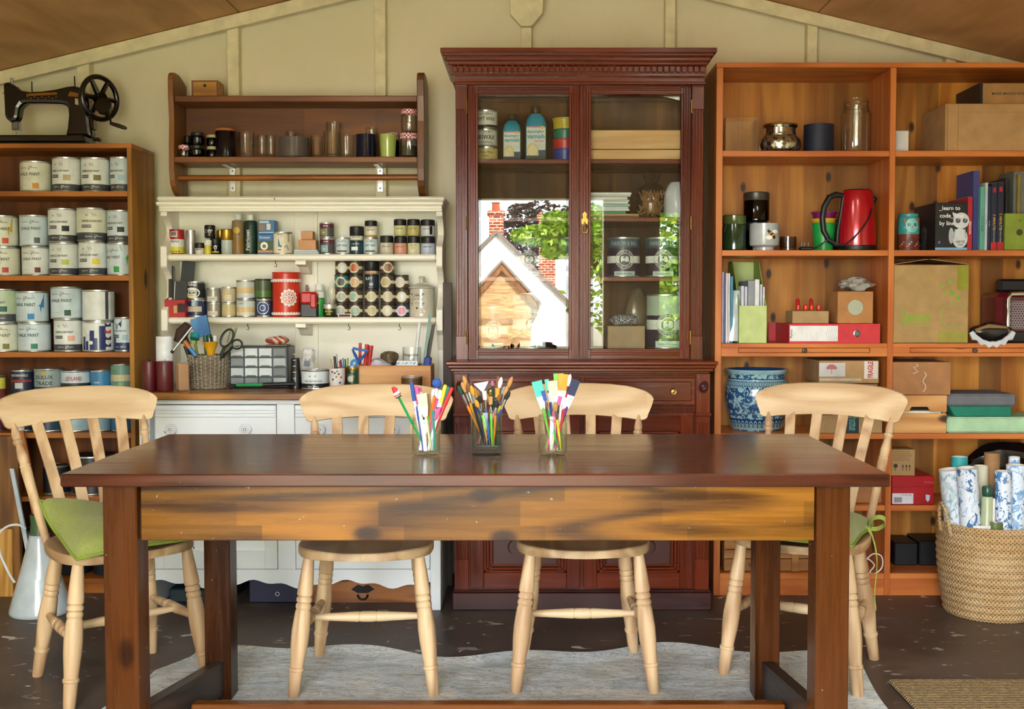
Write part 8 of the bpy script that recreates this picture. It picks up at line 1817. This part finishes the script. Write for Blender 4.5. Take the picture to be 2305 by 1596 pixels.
# ================================================================ JUTE BASKET OF WALLPAPER ROLLS
def jute():
    m, nt, b = newmat('plaited jute'); g = NT(nt); v = g.coord((1, 1, 1), False)
    tcx = g.n('ShaderNodeTexCoord'); sp = g.n('ShaderNodeSeparateXYZ'); g.l(tcx.outputs['Object'], sp.inputs[0])
    an = g.math('MULTIPLY', g.math('ARCTAN2', sp.outputs[1], sp.outputs[0]), 38.0); zz_ = g.math('MULTIPLY', sp.outputs[2], 400.0)
    a = g.math('SINE', g.math('ADD', g.math('MULTIPLY', an, 2.0), zz_)); c_ = g.math('SINE', g.math('SUBTRACT', g.math('MULTIPLY', an, 2.0), zz_))
    f = g.math('ADD', g.math('MULTIPLY', g.math('MAXIMUM', a, c_), .35), .5)
    n = g.noise(g.coord((90, 90, 90), False), 1, 3); lo_ = g.noise(g.coord((7, 7, 9), False), 1, 3)
    col = g.ramp(g.math('ADD', g.math('MULTIPLY', f, .55), g.math('MULTIPLY', n, .45)), [(.25, lin('#7d5a34')), (.75, lin('#c9a673'))])
    g.l(g.mix(g.ramp(lo_, [(.45, 0.0), (.7, .5)]), col, lin('#d3b98f')), b.inputs['Base Color']); b.inputs['Roughness'].default_value = .9
    g.bump(f, b, .9, .006); return m
JUTE = jute(); bx_, by_ = (2240 - CX) / F * 4.2, 4.215; hb = ZZ(1192, 4.05)
jb = thing('jute_basket', 'round plaited jute basket holding wallpaper rolls beside the pine bookcase', 'basket', (bx_, by_, .001))
pr = []
n = 26
for i in range(n + 1):
    t = i / n; rr = .164 + .03 * math.sin(min(1, t * 1.3) * pi / 2) - .012 * max(0, t - .75); pr.append((rr + .0025 * (1 if i % 2 else -1), t * (hb - .004)))
part('body', MB().lathe([(0, 0), (.15, 0)] + pr + [(pr[-1][0] - .004, hb), (pr[-1][0] - .012, hb - .002), (.172, hb * .5), (.15, .012), (0, .012)], JUTE, (bx_, by_, .001), 48), jb)
for s_ in (-1, 1):
    P = []
    for i in range(13): a = pi * i / 12; P.append((bx_ + s_ * (.192 + .018 * sin(a)), by_ - .06 + .05 * cos(a) - (.0 if s_ < 0 else .02), hb - .035 + .115 * sin(a)))
    part('handle', MB().tube(P, [.006 + .0012 * (i % 2) for i in range(13)], JUTE, 8), jb)
def paper(name, base, c1, c2, sc_, acc=None):
    m, nt, b = newmat(name); g = NT(nt); v = g.coord((sc_, sc_, sc_ * .7))
    n = g.noise(v, 1.6, 3, .6, 1.8); n2 = g.noise(g.coord((sc_ * 2, sc_ * 2, sc_ * 1.2), True, (3, 1, 2)), 1.5, 2, .5, 2.5); col = g.mix(g.ramp(n, [(.53, 0.0), (.56, 1.0)]), lin(base), lin(c1)); col = g.mix(g.ramp(n2, [(.58, 0.0), (.61, 1.0)]), col, lin(c2))
    if acc: col = g.mix(g.ramp(g.noise(g.coord((sc_, sc_, sc_), True, (9, 4, 4)), 1.2, 1), [(.68, 0.0), (.71, 1.0)]), col, lin(acc))
    g.l(col, b.inputs['Base Color']); b.inputs['Roughness'].default_value = .55; return m
WP1 = paper('leaf wallpaper', '#dde2ea', '#b9cdd2', '#8fb0b8', 9); WP2 = paper('coral wallpaper', '#dbe3ee', '#3a6a9c', '#9dbcd6', 13, '#d9bfa0'); WP3 = paper('cottage wallpaper', '#d5e0ee', '#4a7fb5', '#2f5f96', 15, '#c98a5a'); WP4 = paper('blue flower wallpaper', '#d6e2ef', '#86aed6', '#4f86bd', 13)
G_P = 'rolls in the jute basket'
def roll(label, px, wpx, yt, Y, mat, px2=None, inner='#e6e2d8', hollow=True):
    x1 = XX(px, yt, Y); zt_ = ZZ(yt, Y); r = wpx / 2 * Y / F; x0 = XX(px2 or px, 1250, Y); p0, p1 = Vector((x0, Y, .06)), Vector((x1, Y, zt_)); w_ = Vector((x0 - bx_, Y - by_, 0)); lim = .145 - r; w_ = w_ * min(1, lim / max(w_.length, 1e-4)); p0 = Vector((bx_ + w_.x, by_ + w_.y, .02)); d = p1 - p0
    q = Vector((0, 0, 1)).rotation_difference(d.normalized()).to_matrix().to_4x4(); T = Matrix.Translation(p0) @ q; L = d.length
    pr = [(0, 0), (r, 0), (r, L), (r * .82, L), (r * .8, L - .05), (0, L - .05)] if hollow else [(0, 0), (r, 0), (r, L - .004), (r * .95, L), (0, L)]
    mb = MB().lathe([(a, b, (M(inner, .8) if i >= 3 else mat)) for i, (a, b) in enumerate(pr)], mat, T=T, seg=24)
    return solo('wallpaper_roll', mb, label, 'roll', tuple(p0), G_P)
r1_ = roll('white roll with pale leaves at the left of the jute basket', 2139, 50, 1056, 4.19, WP1, 2160)
roll('white roll with dark blue coral and gold shapes, second from the left in the basket', 2176, 46, 1053, 4.12, WP2, 2192)
roll('turquoise roll standing behind the pale leaf roll', 2160, 36, 1028, 4.24, M('#2a9aa0', .5), None, '#bfe0e0')
roll('cream roll behind the coral patterned roll', 2208, 32, 1048, 4.22, M('#d3ceb4', .6))
roll('tall brown cardboard tube in the middle of the basket', 2233, 34, 1019, 4.25, M('#9a7348', .7), None, '#7a5a38')
fk = thing('drinks_flask', 'slim pale green flask with dark green cap among the rolls', 'flask', (XX(2217, 1150, 4.12), 4.10, .08), 0, G_P); xf = XX(2217, 1150, 4.12)
part('body', MB().lathe([(0, 0), (.022, 0), (.022, ZZ(1122, 4.1) - .08), (.018, ZZ(1117, 4.1) - .08), (0, ZZ(1117, 4.1) - .08)], M('#a3ad8a', .3), (xf, 4.10, .08), 22), fk); part('cap', MB().lathe([(.0165, ZZ(1117, 4.1) - .079), (.019, ZZ(1112, 4.1) - .08), (.019, ZZ(1098, 4.1) - .08), (.015, ZZ(1094, 4.1) - .08), (0, ZZ(1094, 4.1) - .08)], M('#1d4a38', .3), (xf, 4.10, .08), 22), fk)
A = Art(); A.poly([(-.02, .2), (.0, .22), (.02, .27), (.022, .2)], M('#2f6a50', .4)); part('printing', A.onto(MB(), cyl(xf, 4.10, .08, .0222)), fk)
roll('thin white tube beside the pale green flask', 2236, 9, 1122, 4.09, M('#dcdcdc', .5))
roll('shorter roll printed with blue cottages and an orange sun, right of the flask', 2258, 36, 1060, 4.10, WP3, 2262)
roll('pale blue flowered roll at the right edge of the basket', 2287, 42, 1046, 4.14, WP4, 2286)
roll('narrow pale blue roll inside the flowered roll at the right edge', 2283, 24, 1028, 4.215, WP4, 2284)
can('small_tin', 'silver rimmed olive tin lying among the rolls at the basket rim', 'tin', G_P, 2222, 2256, 1172, 4.09, hb - .10, ((0, 1, M('#5a6a3a', .35)),), None)
solo('card_sheet', MB().box(XX(2188, 1185, 4.085), XX(2240, 1185, 4.085), 4.075, 4.078, hb - .12, ZZ(1183, 4.08), M('#e0ded8', .6), .0005), 'white card sheet at the front of the basket', 'card', (XX(2214, 1185, 4.08), 4.076, hb - .12), G_P)
# ================================================================ LEFT FLOOR: jug and leaning boards
ENM = M('#b9c4cc', .3, coat=.3, name='white enamel')
ey = 4.21; ex = XX(92, 1400, ey); hz = ZZ(1203, ey)
ej = thing('enamel_jug', 'tall white enamel flower jug on the floor behind the left chair', 'jug', (ex, ey, .001))
part('body', MB().lathe([(0, 0), (.108, 0), (.112, .006), (.112, .014), (.105, .04), (.036, hz - .02), (.037, hz), (.034, hz), (.1, .05), (0, .01)], ENM, (ex - .0, ey, .001), 36), ej)
part('neck', MB().lathe([(.034, 0), (.03, .04), (.033, .075), (.03, .075), (.028, .01)], M('#3f5a3a', .4), (ex, ey, hz + .002), 24), ej)
part('handle', MB().rope([pp(57, 1190, 4.19), pp(40, 1181, 4.17), pp(15, 1186, 4.16), pp(-4, 1206, 4.16), pp(0, 1245, 4.16), pp(20, 1290, 4.17), pp(33, 1311, 4.18)], .0045, M('#d9dde0', .3), 8), ej, 'white wire handle')
solo('leaning_board', slabx(Vector(pp(88, 1180, 4.36)), Vector(pp(44, 970, 4.44)), .017, .017, .012, wood('orange board', '#8a4a1e', '#b5692c', 'z', .5, knots=.6), Vector((1, 0, .05)).normalized()), 'narrow orange brown board leaning behind the left chair back', 'board', pp(88, 1180, 4.36))
solo('grey_panel', slabx(Vector((XX(85, 1300, 4.335), 4.335, .002)), Vector(pp(27, 1055, 4.40)), .008, .008, .01, M('#aebbc6', .5), Vector((1, 0, .05)).normalized()), 'thin pale grey strip leaning beside the enamel jug', 'panel', pp(72, 1230, 4.335))
pcab = thing('pine_cupboard', 'knotty pine cupboard side at the far left edge behind the chair', 'cupboard', (XX(-20, 1200, 4.3), 4.4, 0))
part('side', MB().box(-2.5, XX(44, 1200, 4.45), 4.45, 4.477, .0, ZZ(985, 4.40), wood('knotty pine cupboard', '#6a4220', '#96642f', 'z', .5, knots=.9, stave=.14), .002), pcab); part('edge_strip', MB().box(-2.5, XX(16, 1200, 4.39), 4.43, 4.449, .0, ZZ(1190, 4.44), wood('light pine strip', '#a8752f', '#cf9a4e', 'z', .5), .002), pcab)
# ================================================================ JARS OF BRUSHES ON THE TABLE
TBZ = TZ + .0007
GJ = glass('jam jar glass', '#fdfffd', 1.5, .01, '#d3e2da'); GG = glass('greenish tumbler glass', '#f7fdf9', 1.5, .01, '#b3dac6')
def jam(label, px, r, yt, Y, gm, kind):
    x = XX(px, 1000, Y); h = ZZ(yt, Y) - TBZ; t = thing('glass_jar' if kind else 'glass_tumbler', label, 'jar', (x, Y, TBZ), 0, 'brush jars on the table')
    if kind: pr = [(0, .004), (r * .8, .0), (r * .95, .004), (r, .014), (r, h * .78), (r * .93, h * .84), (r * .95, h * .88), (r * 1.0, h * .9), (r * .97, h * .93), (r * .97, h), (r * .93, h), (r * .9, h * .84), (r * .955, h * .77), (r * .955, .016), (r * .8, .009), (0, .009)]
    else: pr = [(0, 0), (r * .94, 0), (r, .004), (r * 1.02, h), (r * .975, h), (r * .955, .024), (r * .9, .02), (0, .018)]
    part('glass', MB().lathe(pr, gm, (x, Y, TBZ), 32), t); return x, Y, r, h
J = [jam('ribbed clear jam jar of felt pens and pencils, left of the three on the table', 959, .0395, 941, 3.10, GJ, True), jam('greenish straight glass tumbler of artist brushes, middle of the three on the table', 1095, .043, 926, 3.10, GG, False), jam('clear jam jar of wide decorating brushes, right of the three on the table', 1244, .0405, 934, 3.10, GJ, True)]
HC = dict(green='#1f8f4a', orange='#d07a22', brown='#7a4a22', black='#1c1c1e', white='#e3e3e6', blue='#2a4fa0', red='#c22a2a', pink='#d9538a', yellow='#d3c02f', ochre='#c98f2a', purple='#5a3a7a', teal='#1f8a86', cream='#d9cba6', grey='#8f9599', lime='#6fbf4a', navy='#1f2a4a', dark_green='#123a2a', silver='#b9bcc0', tan='#b5844a', turquoise='#4fd0b0')
def hm(c): return M(HC[c], .35)
CH = M('#b9bcbd', .25, .9, name='ferrule metal')
ORD = ['first', 'second', 'third', 'fourth', 'fifth', 'sixth', 'seventh', 'eighth', 'ninth', 'tenth', 'eleventh', 'twelfth', 'thirteenth', 'fourteenth', 'fifteenth', 'sixteenth', 'seventeenth', 'eighteenth', 'nineteenth', 'twentieth', 'twenty first', 'twenty second', 'twenty third', 'twenty fourth', 'twenty fifth', 'twenty sixth', 'twenty seventh', 'twenty eighth']
JN = ['left pen jar', 'middle tumbler', 'right brush jar']
def segd(a, b, c, d):
    m = 1.0
    for i in range(13):
        p = a + (b - a) * (i / 12); v = d - c; t = max(0, min(1, (p - c).dot(v) / v.length_squared)); m = min(m, (p - c - v * t).length)
    return m
def put(ji, lst):
    lst = sorted(lst, key=lambda q: q[0]); x, Y, r, h = J[ji]; used = []
    for i, (px, py, kind, hc, tc, dy) in enumerate(lst):
        top = W(px, py, Y + dy); off = top.x - x
        rim = .86 * r; tz = TBZ + h; fz = TBZ + (.0125 if ji != 1 else .027); k = (tz - fz) / max(.03, top.z - fz); best = None
        for q in range(160):
            rx = max(-.9 * rim, min(.9 * rim, off * .75 + R.uniform(-.012, .012))); ax = max(-.85 * rim, min(.85 * rim, (rx - off * k) / (1 - k))); ay = R.uniform(-.7, .7) * r
            ty = dy + R.uniform(-.012, .012); ry = ay + (ty - ay) * k
            if hypot(ax, ay) > .8 * rim or hypot(ax + (off - ax) * k, ry) > .9 * rim: continue
            f_ = Vector((x + ax, Y + ay, fz)); t_ = W(px, py, Y + ty); wd_ = .011 if kind in ('wide', 'foam', 'fan') else .004
            m_ = min([segd(f_, t_, e[0], e[1]) - e[2] * .6 for e in used] or [1]) - wd_ * .5
            if best is None or m_ > best[0]: best = (m_, f_, t_, wd_)
        if best is None: best = (0, Vector((x, Y, fz)), top, .004)
        foot, top = best[1], best[2]; used.append((foot, top, best[3])); d = top - foot; L = d.length; u = d / L
        nm = {'brush': 'paint_brush', 'flat': 'paint_brush', 'wide': 'paint_brush', 'fan': 'paint_brush', 'pencil': 'pencil', 'pen': 'felt_pen', 'knife': 'palette_knife', 'foam': 'foam_brush', 'topper': 'pencil', 'pom': 'pencil'}[kind]
        cat = {'paint_brush': 'brush', 'pencil': 'pencil', 'felt_pen': 'pen', 'palette_knife': 'palette knife', 'foam_brush': 'brush'}[nm]
        desc = {'brush': 'round brush with %s tip' % tc, 'flat': 'flat brush with %s bristles' % tc, 'wide': 'wide brush with %s bristles' % tc, 'fan': 'fan brush with %s bristles' % tc, 'pencil': 'pencil with %s end' % tc, 'pen': 'felt pen with %s cap' % tc, 'knife': 'spatula with %s blade' % tc, 'foam': 'brush with %s foam head' % tc, 'topper': 'pencil with red capped figure', 'pom': 'pencil with a %s pompom' % tc}[kind]
        t = thing(nm, '%s %s in the %s, %s from left' % (hc.replace('_', ' '), desc, JN[ji], ORD[i]), cat, tuple(foot), 0, 'pens and brushes in the ' + JN[ji])
        s_ = u.cross(Vector((0, 1, 0))).normalized()
        def P(f): return foot + d * f
        hmx = hm(hc); tmx = M(HC.get(tc, '#8a6a3a'), .7) if tc != 'clear' else PLB
        if kind in ('brush', 'flat'):
            part('handle', MB().tube([P(0), P(.25), P(.6), P(.66)], [.0014, .0034, .0044, .003], hmx, 8), t); part('ferrule', MB().tube([P(.66), P(.7), P(.84)], [.0028, .0034, .0036 if kind == 'brush' else .005], CH, 8, flat=1 if kind == 'brush' else .6), t)
            part('bristles', MB().tube([P(.84), P(.91), P(.97), P(1)], [.004, .0068, .005, .0014], tmx, 8), t) if kind == 'brush' else part('bristles', slabx(P(.84), P(1), .005, .006, .006, tmx, s_), t)
        elif kind in ('wide', 'foam'):
            w = .013 if kind == 'wide' else .011
            part('handle', MB().tube([P(0), P(.3), P(.55), P(.62)], [.003, .0055, .006, .005], hmx, 8, flat=.7), t); part('ferrule', slabx(P(.6), P(.78), .006, w * .9, .006, CH if kind == 'wide' else M('#d9d6da', .4), s_), t); part('bristles', slabx(P(.78), P(1), w * .9, w * 1.12, .009, tmx, s_), t)
        elif kind == 'fan':
            part('handle', MB().tube([P(0), P(.5), P(.7)], [.0015, .0035, .0025], hmx, 8), t); part('ferrule', MB().tube([P(.7), P(.86)], [.0028, .003], CH, 8), t); part('bristles', slabx(P(.86), P(1), .003, .021, .003, tmx, s_), t)
        elif kind in ('pencil', 'topper', 'pom'):
            e = .93 if kind == 'pencil' else .88
            part('shaft', MB().tube([P(0), P(e)], .0041, hmx, 6), t)
            if kind == 'pencil': part('end', MB().tube([P(e), P(1)], .0043, tmx, 8), t)
            elif kind == 'pom':
                fuzz = MB().blob(tuple(P(.95)), .0135, .0135, .0135, tmx, 18, 12, lambda v: 1 + .12 * sin(14 * v.x) * sin(13 * v.z) + .08 * sin(17 * v.y)); part('pompom', fuzz, t)
            else:
                part('figure', MB().blob(tuple(P(.93)), .0105, .009, .012, M('#e6e0dc', .5), 16, 10), t); part('figure_cap', MB().tube([P(.955), P(.985), P(1.02) + Vector((-.004, 0, .002))], [.009, .008, .004], M('#c9242a', .4), 10), t); part('figure_band', MB().tube([P(.9), P(.915)], .0105, M('#c9242a', .4), 12), t); part('figure_foot', MB().tube([P(.865), P(.88)], .0085, BLACK, 12), t)
        elif kind == 'pen':
            part('barrel', MB().tube([P(0), P(.72)], .0052, hmx, 10), t); part('cap', MB().tube([P(.72), P(.98), P(1)], [.006, .0056, .0036], tmx, 10), t)
            A = Art(); [A.stroke([(-.004, .03 + .016 * q), (.004, .034 + .016 * q)], .002, M(HC['blue' if q % 2 else 'red'], .4)) for q in range(4)]
            q_ = Vector((0, 0, 1)).rotation_difference(u).to_matrix().to_4x4(); T = Matrix.Translation(P(.35)) @ q_
            part('printing', A.onto(MB(), lambda uu, v, o: T @ Vector(((.0055 + o) * sin(uu / .0055), -(.0055 + o) * cos(uu / .0055), v))), t)
        elif kind == 'knife':
            part('handle', MB().tube([P(0), P(.5), P(.6)], [.004, .005, .003], hmx, 8), t); part('blade', slabx(P(.6), P(1), .009, .011, .0025, tmx, s_), t)
put(0, [(888, 876, 'topper', 'green', 'red', -.01), (926, 860, 'pen', 'white', 'blue', .01), (937, 869, 'pen', 'white', 'pink', .0), (945, 872, 'pencil', 'white', 'pink', .012), (949, 886, 'wide', 'cream', 'cream', -.015), (961, 887, 'knife', 'lime', 'olive', -.01), (984, 855, 'pom', 'white', 'blue', .01), (977, 876, 'pen', 'white', 'white', .015), (991, 878, 'pen', 'blue', 'white', -.005), (1003, 866, 'pen', 'white', 'yellow', .008), (1009, 870, 'pen', 'white', 'teal', .014), (1018, 872, 'pen', 'red', 'red', .0), (978, 892, 'pencil', 'orange', 'orange', -.012), (984, 897, 'pencil', 'pink', 'pink', -.016), (954, 905, 'pencil', 'grey', 'grey', .018), (969, 912, 'pen', 'red', 'orange', .018), (940, 915, 'pen', 'blue', 'blue', -.02), (990, 917, 'pen', 'pink', 'pink', -.018), (948, 920, 'pen', 'white', 'blue', .02), (975, 924, 'pencil', 'teal', 'teal', .0), (999, 905, 'pen', 'grey', 'grey', .02)])
put(1, [(1030, 868, 'brush', 'orange', 'dark_green', -.005), (1039, 860, 'brush', 'ochre', 'tan', .008), (1043, 846, 'brush', 'orange', 'tan', .012), (1052, 860, 'brush', 'black', 'brown', .0), (1060, 868, 'brush', 'navy', 'ochre', -.012), (1066, 875, 'flat', 'brown', 'ochre', .006), (1073, 878, 'brush', 'red', 'tan', .018), (1083, 861, 'fan', 'black', 'white', -.008), (1090, 880, 'flat', 'blue', 'silver', -.016), (1098, 886, 'brush', 'teal', 'ochre', .016), (1108, 858, 'pencil', 'dark_green', 'pink', -.01), (1114, 872, 'brush', 'orange', 'brown', .01), (1122, 846, 'brush', 'ochre', 'brown', .014), (1129, 849, 'brush', 'white', 'white', .018), (1120, 874, 'flat', 'blue', 'ochre', -.014), (1127, 886, 'brush', 'pink', 'brown', -.016), (1136, 870, 'brush', 'purple', 'grey', .006), (1143, 868, 'brush', 'yellow', 'tan', -.006), (1153, 848, 'brush', 'ochre', 'tan', .0), (1147, 880, 'brush', 'blue', 'black', -.012), (1079, 890, 'brush', 'yellow', 'black', .0), (1104, 893, 'flat', 'lime', 'tan', .005), (1070, 900, 'brush', 'lime', 'ochre', -.022), (1118, 901, 'brush', 'orange', 'black', -.024), (1087, 905, 'brush', 'green', 'tan', .022), (1132, 902, 'flat', 'red', 'tan', .02), (1058, 893, 'brush', 'turquoise', 'brown', .02)])
put(2, [(1208, 858, 'wide', 'lime', 'turquoise', -.008), (1230, 854, 'flat', 'blue', 'turquoise', .012), (1243, 857, 'wide', 'silver', 'cream', -.014), (1257, 841, 'wide', 'green', 'lime', .016), (1268, 842, 'wide', 'white', 'ochre', -.004), (1284, 842, 'brush', 'cream', 'white', .008), (1283, 862, 'foam', 'red', 'red', .018), (1297, 855, 'foam', 'purple', 'navy', -.006), (1250, 882, 'flat', 'teal', 'teal', .02), (1237, 884, 'flat', 'pink', 'silver', .004), (1262, 892, 'flat', 'pink', 'pink', -.02), (1272, 893, 'brush', 'yellow', 'cream', .02), (1222, 880, 'flat', 'green', 'blue', -.018), (1227, 902, 'brush', 'red', 'red', .018), (1264, 905, 'flat', 'lime', 'cream', .024), (1249, 908, 'brush', 'yellow', 'tan', -.024)])
